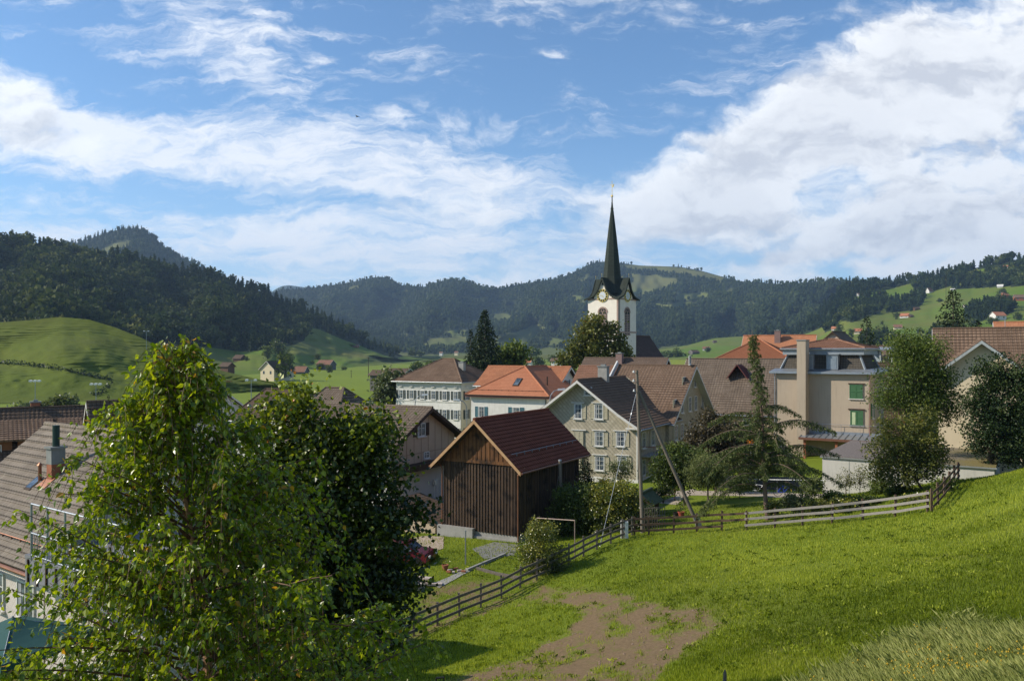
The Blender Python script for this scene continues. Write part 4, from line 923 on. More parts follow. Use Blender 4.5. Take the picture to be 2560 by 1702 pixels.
def lancet(rz, loc, hgt):
    w = 1.9; o = MB(); g_ = MB(); n = 12; r = w/2
    arc = [(r*math.cos(math.pi*i/n), hgt-r+r*math.sin(math.pi*i/n)) for i in range(n+1)]
    out = [(x*1.28, (hgt-r)+(z-(hgt-r))*1.28) for x, z in arc]
    for (x0, z0), (x1, z1), (X0, Z0), (X1, Z1) in zip(arc, arc[1:], out, out[1:]): o.hexa([(x0, 0, z0), (x1, 0, z1), (X1, 0, Z1), (X0, 0, Z0)], [(x0, -.1, z0), (x1, -.1, z1), (X1, -.1, Z1), (X0, -.1, Z0)])
    for s_ in (-1, 1): o.box(min(s_*r, s_*(r+.1)), max(s_*r, s_*(r+.1)), -.06, 0, 0, hgt-r)
    o.box(-.09, .09, -.08, 0, 0, hgt-r-.1); o.box(-r-.15, r+.15, -.16, 0, -.2, 0)
    for s_ in (-1, 1):
        pts = [(s_*r/2+r/2*math.cos(math.pi*i/8)*.95, hgt-r-.15+r/2*math.sin(math.pi*i/8)) for i in range(9)]
        for a, b in zip(pts, pts[1:]): o.bar((a[0], -.05, a[1]), (b[0], -.05, b[1]), .09, .08)
    pts = [(.3*math.cos(math.pi*i/6), hgt-.42+.3*math.sin(math.pi*i/6)) for i in range(13)]
    for a, b in zip(pts, pts[1:]): o.bar((a[0], -.05, a[1]), (b[0], -.05, b[1]), .08, .08)
    wn_ = o.build('arched_window', M_STONE, H.root, loc=loc, rz=rz)
    g_.face([(x, -.012, z) for x, z in arc]+[(-r, -.012, 0), (r, -.012, 0)]); g_.build('pane', M_BLACK, wn_)
    lv = MB()
    for i in range(12):
        z = .15+i*(hgt-r-.3)/12
        for s_ in (-1, 1): lv.slab([(s_*.46-.36, -.09, z), (s_*.46+.36, -.09, z), (s_*.46+.36, -.02, z+.16), (s_*.46-.36, -.02, z+.16)], .02)
    lv.build('louvre', M_STONE, wn_)
za, zb_ = H.h(W/2, 0, 770), H.h(W/2, 0, 836)
lancet(0, (W/2, 0, zb_), za-zb_); lancet(R(90), (W, L/2, zb_), za-zb_)
MB().box(W, W+.03, L*.52-.12, L*.52+.12, H.h(W, L/2, 874), H.h(W, L/2, 856)).build('slit_window', M_BLACK, H.root)
for k, (xx, yy) in enumerate(((W/2, 0), (W, L/2))):
    MB().box(-.2, .2, -.05, 0, 0, .5).build('gable_window', M_BLACK, H.root, loc=(xx, yy, zp-1.3), rz=(0, R(90))[k])
b = MB(); gable_body(b, -.8, 7.8, L, 19, H.h(7.8, 19, 905), H.h(3.5, 19, 841), 'y', -3); b.build('nave', M_TOW, H.root)
gable_roof(H.root, -.8, 7.8, L, 19, H.h(7.8, 19, 905), H.h(3.5, 19, 841), T_NAVE, 'y', oaa=(0, .5), ob=.5, rh=.34, part='nave_roof', ends=(1,), relief=False)
# ------------------------------------------------------------------ 8 roofs in the middle of the village
def simple(name, xl, xr, Y, th, zb, L, py_r, rise, rmat, wmat, label, ridge='x', relief=True, ob=.6, oa=.5, cat='house', wins=(), cw=.3, rh=.36, barge=W_TRIM, hip=None, group=None, gutter=M_METAL, lowz=-2.0):
    H = House(name, xl, xr, Y, th, zb, label, cat, group, L=L); W = H.W
    zr = H.h(W/2, L/2 if ridge == 'x' or hip else 0, py_r); zt = zr-rise
    b = MB()
    if hip: b.box(0, W, 0, L, lowz, zt).build('wall', wmat, H.root); hip_roof(H.root, 0, W, 0, L, zt, zr, W*hip[0], W*hip[1], rmat, ob, cw, rh, relief=relief)
    else: gable_body(b, 0, W, 0, L, zt, zr, ridge, lowz); b.build('wall', wmat, H.root); gable_roof(H.root, 0, W, 0, L, zt, zr, rmat, ridge, oa=oa, ob=ob, cw=cw, rh=rh, barge=barge, relief=relief, gutter=gutter)
    for q in wins: H.window(*q[:2], zt+q[2], *q[3:5], sh=q[5] if len(q) > 5 else None, style='two')
    H.zt, H.zr = zt, zr; return H
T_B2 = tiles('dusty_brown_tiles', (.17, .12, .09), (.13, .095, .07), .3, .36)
h = simple('village_house', 1440, 1640, 118, 28.5, -12.8, 9, 896, 3.6, T_B2, W_WHITE, 'brown-roofed house with a small white gabled dormer in front of the church tree', wins=[('F', 4, -2.2, .9, 1.3), ('F', 8, -2.2, .9, 1.3)])
x = h.fx(1495, 1.5); d = MB().hexa([(x-1.1, .6, h.zt), (x+1.1, .6, h.zt), (x+1.1, 3, h.zt), (x-1.1, 3, h.zt)], [(x-1.1, .6, h.zt+1.2), (x+1.1, .6, h.zt+1.2), (x+1.1, 3, h.zt+1.2), (x-1.1, 3, h.zt+1.2)]).build('dormer', M_BRICK, h.root)
MB().slab([(x-1.6, .1, h.zt+1.0), (x, .1, h.zt+2.1), (x, 3.4, h.zt+2.1), (x-1.6, 3.4, h.zt+1.0)][::-1], .1).slab([(x, .1, h.zt+2.1), (x+1.6, .1, h.zt+1.0), (x+1.6, 3.4, h.zt+1.0), (x, 3.4, h.zt+2.1)][::-1], .1).build('dormer_roof', T_RED, d)
MB().bar((x-1.6, .05, h.zt+.95), (x, .05, h.zt+2.05), .08, .22).bar((x, .05, h.zt+2.05), (x+1.6, .05, h.zt+.95), .08, .22).build('dormer_fascia', W_FRAME, d)
chimney(h.root, h.fx(1549, 3.4), 3.4, h.zt+1.2, h.zr+.75, 1.0, .8, plain('brown_plaster', (.24, .16, .14), None, 3))
h = simple('village_house', 1690, 1985, 96, 28.5, -11.8, 13, 899, 6.2, T_GREY, M_BEIGE, 'long house with a broad dark brown roof and a small triangular dormer behind the larch', wins=[('F', 3, -2.2, .9, 1.3), ('F', 9, -2.2, .9, 1.3)], cw=.36, rh=.42)
x = h.fx(1848, 4.5); yy = 4.2; zz = h.zt+yy/6.5*6.2
MB().slab([(x-1.3, yy-1, zz-.3), (x, yy-1, zz+1.5), (x, yy+2.5, zz+1.5), (x-1.3, yy+2.5, zz+.6)][::-1], .12).slab([(x, yy-1, zz+1.5), (x+1.3, yy-1, zz-.3), (x+1.3, yy+2.5, zz+.6), (x, yy+2.5, zz+1.5)][::-1], .12).build('dormer', plain('dark_red_cladding', (.12, .04, .035), None, 4), h.root)
h = simple('village_house', 1775, 1990, 128, 28.5, -11, 12, 851, 3.9, T_ORANGE, plain('grey_render', (.30, .29, .27), None, 2), 'grey house under a wide orange hipped roof left of the mansard building', hip=(.45, .52), ob=.7, cw=.2, rh=.3, relief=False, wins=[('F', 5, -2, 1, 1.3), ('F', 9, -2, 1, 1.3)])
h = simple('village_house', 1855, 2030, 150, 24, -10, 11, 839, 4.2, T_ORANGE2, W_WHITE, 'house with a long pale orange roof and brown chimney farthest back above the mansard building', cw=.2, rh=.3, relief=False)
chimney(h.root, h.fx(1944, 4), 4, h.zt+1.5, h.zr+.9, 1.1, 1.0, plain('brown_plaster', (.24, .16, .14), None, 3))
h = simple('village_house', 2040, 2125, 140, 35, -9.5, 9, 829, 2.6, T_B2, plain('pinkish_render', (.55, .42, .34), None, 2), 'pinkish gabled house with dark eaves just behind the mansard roof', ridge='y', relief=False, barge=M_DARKWOOD)
h = simple('village_house', 2115, 2210, 118, 30, -9.8, 8, 866, 2.2, T_B2, W_WHITE, 'low brown-roofed house under the young spruce right of the mansard roof', relief=False)
# ------------------------------------------------------------------ 9 mansard building
H = House('mansard_building', 1940, 2172, 79, 33, -11.3, 'tan three-storey building with a mansard roof, tall outside chimney and green shutters', 'building', side=2212)
W, L = H.W, 9.5; zt = H.h(W, 0, 934); M_TAN = plain('tan_render', (.39, .32, .24), (.35, .285, .215), .8, .9, .12)
MB().box(0, W, 0, L, -2, zt).build('wall', M_TAN, H.root)
MB().slab([(-.55, -.55, zt+.12), (W+.55, -.55, zt+.12), (W+.2, .35, zt+.42), (-.2, .35, zt+.42)], .12).slab([(W+.55, -.55, zt+.12), (W+.55, L+.5, zt+.12), (W-.35, L, zt+.42), (W-.35, .35, zt+.42)], .12).build('metal_ledge', M_METAL, H.root)
MB().box(-.55, W+.55, -.6, -.5, zt-.06, zt+.14).box(W+.5, W+.6, -.6, L, zt-.06, zt+.14).box(-.5, W+.5, -.5, L, zt-.10, zt-.02).build('gutter', M_METAL, H.root)
zm = H.h(W, .8, 887); zf = H.h(W, .6, 871); zr = H.h(W/2, L/2, 849); i0, i1 = .35, 1.0
b = MB(); b.hexa([(i0, i0, zt), (W-i0, i0, zt), (W-i0, L-i0, zt), (i0, L-i0, zt)], [(i1, i1, zm), (W-i1, i1, zm), (W-i1, L-i1, zm), (i1, L-i1, zm)]); b.build('mansard_slope', T_MANS, H.root)
b = MB()
for (x, y), (X, Y_) in (((i0, i0), (i1, i1)), ((W-i0, i0), (W-i1, i1)), ((W-i0, L-i0), (W-i1, L-i1))): b.bar((x, y, zt+.3), (X, Y_, zm), .16)
b.build('hip_trim', plain('blue_grey_paint', (.25, .28, .30), (.19, .215, .235), 3, .5, .1), H.root)
MB().box(i1-.45, W-i1+.45, i1-.45, L-i1+.45, zm, zf-.02).build('fascia', MATS['blue_grey_paint'], H.root)
hip_roof(H.root, i1-.3, W-i1+.3, i1-.3, L-i1+.3, zf+.0, zr, W*.47, W*.55, T_RED, .3, .25, .3)
M_GSH = plain('green_shutter', (.045, .125, .05), (.035, .10, .04), 3, .6, .1)
H.win('F', 2124, 2157, 961, 996, sh=M_GSH, style='plain', closed=True)
o = H.win('F', 2126, 2158, 1026, 1063, sh=M_GSH, style='plain', closed=True)
MB().box(-.42, -.1, -.14, -.11, .06, 1.3).build('bleached_shutter', plain('faded_green', (.42, .50, .30), None, 3), o)
for q in (2124, 2158): pass
MB().box(H.fx(2121), H.fx(2162), -.14, -.005, H.h(W*.8, 0, 960), H.h(W*.8, 0, 957.5)).box(H.fx(2121), H.fx(2162), -.14, -.005, H.h(W*.8, 0, 1024), H.h(W*.8, 0, 1021)).build('window_head', M_DARKWOOD, H.root)
xd0, xd1 = H.fx(2018, .3), H.fx(2096, .3); zd0, zd1 = zt+.35, H.h(W*.5, .3, 887)
bx = [(xd0, xd0+(xd1-xd0)*.22), (xd1-(xd1-xd0)*.36, xd1)]
for (a, b_) in bx:
    d = MB().box(a, b_, .0, 1.5, zd0, zd1).build('dormer', MATS['blue_grey_paint'], H.root)
    MB().box(a+.12, b_-.12, -.03, -.005, zd0+.12, zd1-.18).build('pane', plain('sky_painted_glass', (.20, .24, .28), (.15, .18, .21), 2, .15, .0, spec=.6), d)  # pale blue base colour paints a sky reflection into the pane
    MB().slab([(a-.1, -.12, zd1+.08), (b_+.1, -.12, zd1+.08), (b_+.1, 1.2, zd1+.16), (a-.1, 1.2, zd1+.16)], .07).build('dormer_roof', MATS['blue_grey_paint'], d)
MB().box(bx[0][1], bx[1][0], .7, 1.4, zd0, zd1).build('recess_wall', T_MANS, H.root)
xc0, xc1 = H.fx(1992, -1.5), H.fx(2014, -1.5); zc1 = H.h(xc0, -1.5, 852)
cm = MB().box(xc0, xc1, -1.5, -.002, -2, zc1).build('chimney', M_TAN, H.root); MB().box(xc0-.06, xc1+.06, -1.56, .05, zc1+.002, zc1+.12).build('chimney_cap', M_CONCD, cm)
for z in (4.6, 1.2): H.window('R', 2.2, z, 1.0, 1.5, sh=M_GSH, style='two')
downpipe(H.root, W+.1, -.1, 0, zt-.1, plain('rusty_pipe', (.28, .17, .15), None, 3)); downpipe(H.root, -.1, -.1, 0, zt-.1)
zc0 = H.h(5, 0, 1084)
x0 = H.fx(2012, 0); MB().slab([(x0, -2.6, zc0-.28), (W+1.2, -2.6, zc0-.28), (W+1.2, 0, zc0+.06), (x0, 0, zc0+.06)], .1).build('canopy', M_METAL, H.root)
sm = MB(); k = int((W+1.2-x0)/.6)
for i in range(k+1): x = x0+i*(W+1.2-x0)/k; sm.bar((x, -2.6, zc0-.25), (x, 0, zc0+.09), .05, .07)
sm.bar((x0, -.03, zc0+.16), (W+1.2, -.03, zc0+.16), .05, .25).build('standing_seam', M_METAL, H.root)
MB().box(x0, W+1.2, -2.72, -2.6, zc0-.45, zc0-.22).build('canopy_fascia', plain('brown_fascia', (.16, .075, .05), None, 3), H.root)
for i in range(3): MB().box(x0+.4+i*3, x0+.62+i*3, -2.4, -2.18, -2, zc0-.42).build('canopy_post', M_BRICK, H.root)
rl = MB().pipe([(x0, -.2, zc0+1.0), (W+1.0, -.2, zc0+1.0)], .02)
for i in range(5): x = x0+i*(W+1-x0)/4; rl.tube((x, -.2, zc0), (x, -.2, zc0+1.0), .02, n=5)
rl.build('railing', M_METAL, H.root)
# glazed roof terrace behind
Q = House('roof_terrace', 2168, 2262, 92, 30, -10.4, 'flat-roofed block with a glazed canopy and dark railings right of the mansard roof', 'building', L=8)
W = Q.W; zq = Q.h(W/2, 0, 905); zq1 = Q.h(W/2, 0, 872)
MB().box(0, W, 0, 8, -2, zq).build('wall', T_DARK, Q.root); MB().slab([(-.4, -.6, zq1), (W+.6, -.6, zq1-.15), (W+.6, 5, zq1+.25), (-.4, 5, zq1+.25)], .12).build('canopy_roof', M_METAL, Q.root)
p = MB()
for x in (.1, W*.35, W*.66, W-.1): p.box(x-.06, x+.06, -.1, .02, zq, zq1-.1)
p.build('post', W_FRAME, Q.root); MB().box(0.2, W*.34, 2, 2.1, zq, zq1-.1).build('glass_screen', plain('pale_screen', (.42, .50, .56), None, 3, .2), Q.root)
for i in range(3): MB().box(0, W, -.06, -.02, zq-.9-i*1.1, zq-.6-i*1.1).build('louvre_band', M_METAL, Q.root)
# ------------------------------------------------------------------ 10 cream house on the right edge
H = House('cream_house', 2348, 2562, 63, 27, -9.3, 'cream rendered house with a brown tiled roof behind the dark evergreens at the right edge', 'house', L=11)
W = H.W; M_YEL = plain('cream_siding', (.64, .54, .37), (.57, .48, .33), .8, .9, .1)
zr = H.h(W*.5, 0, 853); zt = zr-W*.5*.80
b = MB(); gable_body(b, 0, W, 0, 6, zt, zr, 'y'); b.build('front_gable', M_YEL, H.root)
gable_roof(H.root, 0, W, 0, 7.5, zt, zr, T_BROWN, 'y', oaa=(.7, 0), ob=.4, cw=.3, rh=.36, barge=plain('grey_verge', (.40, .43, .42), None, 3), ends=(0,), under=plain('pale_soffit', (.42, .43, .40), None, 3))
y0, y1 = 5.2, 14.6; x0, x1 = H.fx(2352, y0), W+7; zr2 = H.h(W*.5, (y0+y1)/2, 823); zt2 = zr2-4.6
b = MB(); gable_body(b, x0, x1, y0, y1, zt2, zr2, 'x'); b.build('main_block', M_YEL, H.root)
gable_roof(H.root, x0, x1, y0, y1, zt2, zr2, T_BROWN, 'x', oa=.6, ob=.6, cw=.34, rh=.38)
MB().tube((x0+5.2, (y0+y1)/2, zr2), (x0+5.2, (y0+y1)/2, zr2+.9), .03).build('lightning_rod', M_METAL, H.root)
h = simple('village_house', 2500, 2640, 105, 27, -7, 9, 806, 3.0, T_ORANGE2, W_WHITE, 'orange-roofed house peeping over the cream house at the right edge', relief=False)
# ------------------------------------------------------------------ 11 garage
H = House('garage', 2056, 2486, 54.5, 33, -11.2, 'long low concrete garage with a gravel and grass flat roof behind the fence', 'garage', L=12)
W = H.W; zg = H.h(0, 0, 1139)
m, t, b = bsdf('gravel_roof', .95, .1); co = t.node('ShaderNodeTexCoord').outputs['Object']; n1 = t.noise(co, 14, 4, .7); n2 = t.noise(co, .5, 4, .6)
gx = t.sep(co)[0]; c = t.mix(t.mr(n1, .3, .7), (.09, .075, .068), (.27, .235, .215)); c = t.mix(t.mr(t.m('ADD', gx, t.m('MULTIPLY', n2, 5)), 9, 12.5), c, t.mix(n1, (.16, .13, .05), (.24, .20, .09)))
t.l.new(c, b.inputs['Base Color']); bump(t, b, n1, 1.0, .05); M_GRAV = m
M_LIME = plain('pale_concrete_wall', (.52, .50, .45), (.42, .40, .36), .8, .9, .2)
MB().box(0, W, 0, 12, -2, zg-.12).build('wall', M_LIME, H.root)
MB().box(-.15, W+.15, -.15, 12.15, zg-.12, zg-.02).build('roof_edge', M_CONCD, H.root)
MB().box(-.1, W+.1, -.1, 12.1, zg-.018, zg+.05).build('roof', M_GRAV, H.root)
sj = MB()
for x in (W*.17, W*.34, W*.55): sj.box(x-.012, x+.012, -.012, 0, -1, zg-.13)
for z in (.7, 1.5): sj.box(0, W, -.01, 0, z-.008, z+.008)
sj.build('form_seam', M_CONCD, H.root)
MB().box(-.02, -.001, .6, 4.9, -.5, zg-.5).build('garage_door', plain('garage_door_paint', (.45, .48, .50), None, 3), H.root)
rl = MB()
for i in range(7): rl.box(.1+i*2.0, .2+i*2.0, 5.3, 5.4, zg+.05, zg+.7)
GAR = H
# ------------------------------------------------------------------ 12 near house at the left edge, with terrace, and the houses beyond it
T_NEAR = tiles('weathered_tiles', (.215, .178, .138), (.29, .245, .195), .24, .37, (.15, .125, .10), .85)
N = House.raw('near_house', (-24.45, 33.05, -10.6), 10.4, 9.8, 36.3, 'pale house with a broad grey-brown tiled roof and brick chimney in the left foreground', 'house')
sl = .839; ze = -7.5+10.6; zt = ze+.6*sl; zr = ze+4.9*sl
M_WSH = scales('white_shingles', (.62, .56, .50), (.54, .49, .43), .16)
b = MB(); gable_body(b, .7, 9.7, .6, 9.2, zt, zr, 'x', -2.5); b.build('wall', M_WSH, N.root)
gable_roof(N.root, .7, 9.7, .6, 9.2, zt, zr, T_NEAR, 'x', oa=.7, ob=.6, cw=.24, rh=.37, barge=plain('weathered_board', (.3, .24, .19), None, 4), gutter=M_COPPER)
def onroof(y): return ze+y*sl
cx_, cy_ = 5.3, 2.97; zb_ = onroof(cy_)
c = MB().box(cx_-.21, cx_+.21, cy_-.26, cy_+.26, zb_-.7, 6.1).build('chimney', M_BRICK, N.root)
MB().box(cx_-.22, cx_+.22, cy_-.27, cy_+.27, 6.1, 6.72).box(cx_-.28, cx_+.28, cy_-.33, cy_+.33, 6.72, 6.8).build('chimney_render', M_CONCD, c)
MB().tube((cx_+.02, cy_, 6.8), (cx_+.02, cy_, 7.65), .135, n=14).build('flue', plain('dark_green_flue', (.02, .05, .045), None, 3, .4, .05), c)
MB().slab([(cx_-.34, cy_-.6, onroof(cy_-.6)+.13), (cx_+.34, cy_-.6, onroof(cy_-.6)+.13), (cx_+.34, cy_+.4, onroof(cy_+.4)+.13), (cx_-.34, cy_+.4, onroof(cy_+.4)+.13)], .04).build('flashing', M_COPPER, N.root)
MB().tube((4.75, 2.6, onroof(2.6)), (4.75, 2.6, onroof(2.6)+.75), .07).tube((4.75, 2.6, onroof(2.6)+.75), (4.75, 2.6, onroof(2.6)+.85), .12, .03).build('vent_pipe', M_COPPER, N.root)
f = MB().slab([(4.2, 2.2, onroof(2.2)+.14), (4.75, 2.2, onroof(2.2)+.14), (4.75, 2.75, onroof(2.75)+.14), (4.2, 2.75, onroof(2.75)+.14)], .08).build('skylight', M_DARKWOOD, N.root)
MB().slab([(4.26, 2.26, onroof(2.26)+.16), (4.69, 2.26, onroof(2.26)+.16), (4.69, 2.69, onroof(2.69)+.16), (4.26, 2.69, onroof(2.69)+.16)], .015).build('pane', M_GLASS, f)
sg = MB()
for i in range(14): x = .3+i*.75; sg.box(x-.015, x+.015, .62, .66, onroof(.62)+.03, onroof(.62)+.22)
sg.tube((0, .64, onroof(.64)+.2), (10.4, .64, onroof(.64)+.2), .02, n=5).build('snow_guard', M_COPPER, N.root)
N.window('F', 8.4, 1.05, 1.35, 1.35, style='two', off=.6); N.window('F', 5.9, 1.05, 1.35, 1.35, style='two', off=.6)
# terrace at the gable end
tx0, tx1, ty0, ty1, tz = 10.3, 17.2, -.25, 5.0, 3.85
MB().box(tx0, tx1-.4, .4, ty1, -2.5, tz-1.0).build('terrace_block', M_WSH, N.root)
MB().box(tx0, tx1, ty0, ty1, tz-.12, tz).box(tx0, tx1, ty0+.02, ty0+.08, tz-.95, tz-.12).build('terrace_deck', plain('grey_deck', (.22, .22, .23), (.15, .15, .16), 2, .6, .1), N.root)
for i in range(11): x = tx0+.25+i*.66; MB().box(x-.03, x+.03, ty0-.03, ty0+.018, tz-.92, tz-.13).build('batten', M_DARKWOOD, N.root)
pp = MB()
for i, x in enumerate((10.8, 11.95, 13.15, 14.6, 16.2)):
    MB().tube((x, ty0, tz-.1), (x, ty0, tz+1.75), .035, n=6).build('terrace_post', M_METAL, N.root)
for z in (.06, .78, 1.74): pp.tube((10.8, ty0, tz+z), (16.9, ty0, tz+z), .028, n=6)
x = 10.9
while x < 16.9: pp.tube((x, ty0, tz+.06), (x, ty0, tz+.78), .010, n=4); x += .12
pp.build('railing', M_METAL, N.root)
for i in range(9): pass
# parasol
u0 = Vector((-14.35, 23.0, -7.6)); U = thing('parasol', (u0.x, u0.y, g1(u0.x, u0.y)), 'dark green square parasol open beside the near pale house, lower left corner', 'parasol', rz=R(-20)); zo = u0.z-g1(u0.x, u0.y)
c = MB(); r = 1.55
M_PAR = plain('green_canvas', (.030, .095, .085), (.022, .075, .068), 1.5, .8, .1)
q = [(-r, -r), (r, -r), (r, r), (-r, r)]
for i in range(4):
    a, b_ = q[i], q[(i+1) % 4]
    for k in range(6):
        t0, t1 = k/6, (k+1)/6; s0, s1 = 1-t0, 1-t1; sag = lambda t: zo-.62*t-.06*math.sin(math.pi*t)
        P4 = [(a[0]*t1, a[1]*t1, sag(t1)), (b_[0]*t1, b_[1]*t1, sag(t1)), (b_[0]*t0, b_[1]*t0, sag(t0)), (a[0]*t0, a[1]*t0, sag(t0))]
        c.face(P4 if k else P4[:3])
    for k in range(8):
        f0, f1 = k/8, (k+1)/8; pa = [a[j]+(b_[j]-a[j])*f0 for j in (0, 1)]; pb = [a[j]+(b_[j]-a[j])*f1 for j in (0, 1)]; o1 = .97 if k % 2 else 1.02; o2 = 1.02 if k % 2 else .97
        c.face([(pa[0]*o1, pa[1]*o1, zo-.92), (pb[0]*o2, pb[1]*o2, zo-.92), (*pb, zo-.62), (*pa, zo-.62)])
c.build('canopy', M_PAR, U.id_data if False else U); MB().tube((0, 0, 0), (0, 0, zo+.02), .03).build('pole', M_METAL, U); MB().box(-.35, .35, -.35, .35, 0, .08).build('base', M_CONC, U)
rb = MB()
for a in q: rb.tube((a[0]*.98, a[1]*.98, zo-.64), (0, 0, zo-.05), .012, n=4)
rb.build('rib', M_METAL, U)
# row of houses with shed dormers at the left edge
h = simple('row_house', -230, 215, 66, -33, -14.4, 10, 1024, 3.9, T_DARK, M_BRICK, 'long dark-tiled house row with wide shed dormers at the left edge', wins=(), cw=.34, rh=.4)
for (p0, p1) in ((-60, 30), (44, 128), (158, 204)):
    xa, xb = h.fx(p0, 1.2), h.fx(p1, 1.2); sl_ = 3.9/5.0
    w_ = MB().hexa([(xa, 1.0, h.zt-.2), (xb, 1.0, h.zt-.2), (xb, 3.6, h.zt-.2), (xa, 3.6, h.zt-.2)], [(xa, 1.0, h.zt+1.75), (xb, 1.0, h.zt+1.75), (xb, 3.6, h.zt+2.8), (xa, 3.6, h.zt+2.8)]).build('dormer', plain('brown_cladding', (.20, .09, .04), None, 3), h.root)
    t_ = MB(); qd = [(xa-.25, .5, h.zt+1.72), (xb+.25, .5, h.zt+1.72), (xb+.25, 3.9, h.zt+3.1), (xa-.25, 3.9, h.zt+3.1)]; t_.tileplane(*qd, cw=.3, rh=.36); t_.slab(qd, .12)
    t_.build('dormer_roof', T_BROWN, w_)
    n_ = max(1, int((xb-xa)/1.6))
    for i in range(n_):
        xx = xa+(i+.5)*(xb-xa)/n_; ms = win_meshes(.95, 1.0, None, 'two'); o = link('window', ms['window'], w_, (xx, .99, h.zt+.35))
chimney(h.root, h.fx(88, 6), 5.4, h.zr-.6, h.h(h.fx(88, 6), 5.4, 1006), .7, .7, M_BRICK)
h = simple('gabled_house', 262, 402, 60, -35, -14.0, 8.1, 1004, 4.3, T_DARK, plain('pale_pink_render', (.50, .38, .34), None, 2), 'narrow pinkish gable with a near-black roof between the house row and the near tiled roof', oa=.7, wins=())
h.window('L', -3.6, h.zt-1.0, .9, 1.1, style='two') if False else h.window('L', 4.0, h.zt-.6, .9, 1.1, style='two')
simple('village_house', 330, 475, 98, 28.5, -14.6, 10, 975, 3.2, T_GREY, W_WHITE, 'house with a light grey-brown roof half hidden behind the top of the birch', relief=False)
simple('village_house', 582, 722, 92, 28.5, -14.5, 9, 974, 3.6, T_DARK, W_WHITE, 'dark-roofed house left of the yellow-green maple top', hip=(.1, .9), relief=True, cw=.34)
simple('village_house', 715, 838, 84, 28.5, -14, 9, 970, 3.8, T_GREY, W_WHITE, 'grey-roofed house directly behind the maple top, with snow hooks on its roof', hip=(.25, .62), relief=True, cw=.34)
# ------------------------------------------------------------------ far farms
FW = {'w': W_WHITE, 'c': M_YEL, 'b': plain('brown_farm_timber', (.12, .065, .04), None, 3), 'g': plain('grey_farm_timber', (.13, .12, .11), None, 3), 'r': plain('reddish_timber', (.30, .10, .05), None, 3)}
FR = {'o': T_ORANGE, 'r': T_RED, 'b': T_BROWN, 'd': T_DARK, 'w': W_WHITE}
def ground_pos(hill, px, py):
    if hill is None: Y = 14.3*F/(py-HY); return Vector(((px-CX)/F*Y, Y, -14.5))
    a, b, c, d = hill.ends(np.array([float(px)])); t = (py-a)/(c-a); x, y, z, _ = hill.at(np.array([float(px)]), t); return Vector((x[0], y[0], z[0]))
def farm(hill, px, py, wpx, hpx, rpx, w, r, th, label, name='farmhouse', cat='farmhouse', dp=.75, group=None, wins=2, ridge='x', Y=None):
    p = ground_pos(hill, px, py) if Y is None else P(px, py, Y); k = p.y/F; wd, hh, rr = wpx*k, hpx*k, rpx*k; L = wd*dp
    s = House.raw(name, (p.x-wd/2*math.cos(R(th)), p.y+wd/2*math.sin(R(th)), p.z), wd, L, th, label, cat, group)
    b = MB(); gable_body(b, 0, wd, 0, L, hh, hh+rr, ridge, -4); b.build('wall', FW[w], s.root)
    gable_roof(s.root, 0, wd, 0, L, hh, hh+rr, FR[r], ridge, oa=.6, ob=.8, relief=False, gutter=None, barge=W_TRIM if w != 'b' else M_DARKWOOD)
    for i in range(wins):
        a = wd*(i+.5)/wins; MB().box(-wd*.06, wd*.06, -.05, 0, 0, hh*.32).build('window', M_GLASS, s.root, loc=(a, 0, hh*.42))
    return s
farm(None, 668, 945, 46, 24, 18, 'c', 'd', 28, 'cream farmhouse with a dark roof beside the large round tree in the valley', dp=1.5, Y=400, ridge='y')
farm(None, 747, 938, 30, 11, 11, 'g', 'r', 15, 'grey barn with red roof patch, nearer of the two farms below the meadow slope', 'farm_barn', 'barn', Y=520)
farm(None, 808, 922, 38, 12, 10, 'g', 'r', 20, 'weathered farmhouse with reddish roof, farther of the two farms below the meadow slope', Y=640)
farm(None, 940, 955, 38, 20, 9, 'g', 'd', 28, 'big dark barn standing alone at the valley edge left of the white hotel', 'farm_barn', 'barn', Y=300)
farm(None, 985, 948, 60, 16, 10, 'g', 'd', 28, 'grey-roofed long shed behind the pale tree left of the white hotel', 'farm_shed', 'shed', Y=330)
farm(None, 560, 922, 28, 8, 8, 'b', 'd', 28, 'dark low barn on the valley meadow right of the birch tip', 'farm_barn', 'barn', Y=430)
farm(H_LEFT, 592, 903, 26, 8, 8, 'b', 'd', 28, 'small brown barn higher up the meadow under the forest edge', 'farm_barn', 'barn')
farm(H_LEFT, 888, 869, 12, 4, 4, 'r', 'r', 20, 'tiny red hay hut high on the left meadow slope', 'hay_hut', 'hut', wins=0)
farm(None, 1102, 884.5, 8, 3, 2.5, 'w', 'r', 20, 'tiny white farm far down the valley, left one', wins=1, Y=1700)
farm(None, 1140, 884, 9, 3, 3, 'c', 'r', 20, 'tiny pinkish farm far down the valley, right one', wins=1, Y=1650)
farm(None, 1320, 908, 14, 6, 6, 'w', 'o', 30, 'small house with an orange gable roof seen above the orange-roof house ridge', wins=1, Y=420)
farm(None, 1392, 908, 30, 7, 5, 'w', 'b', 20, 'low pale house between the orange roof ridge and the church tree', wins=2, Y=420)
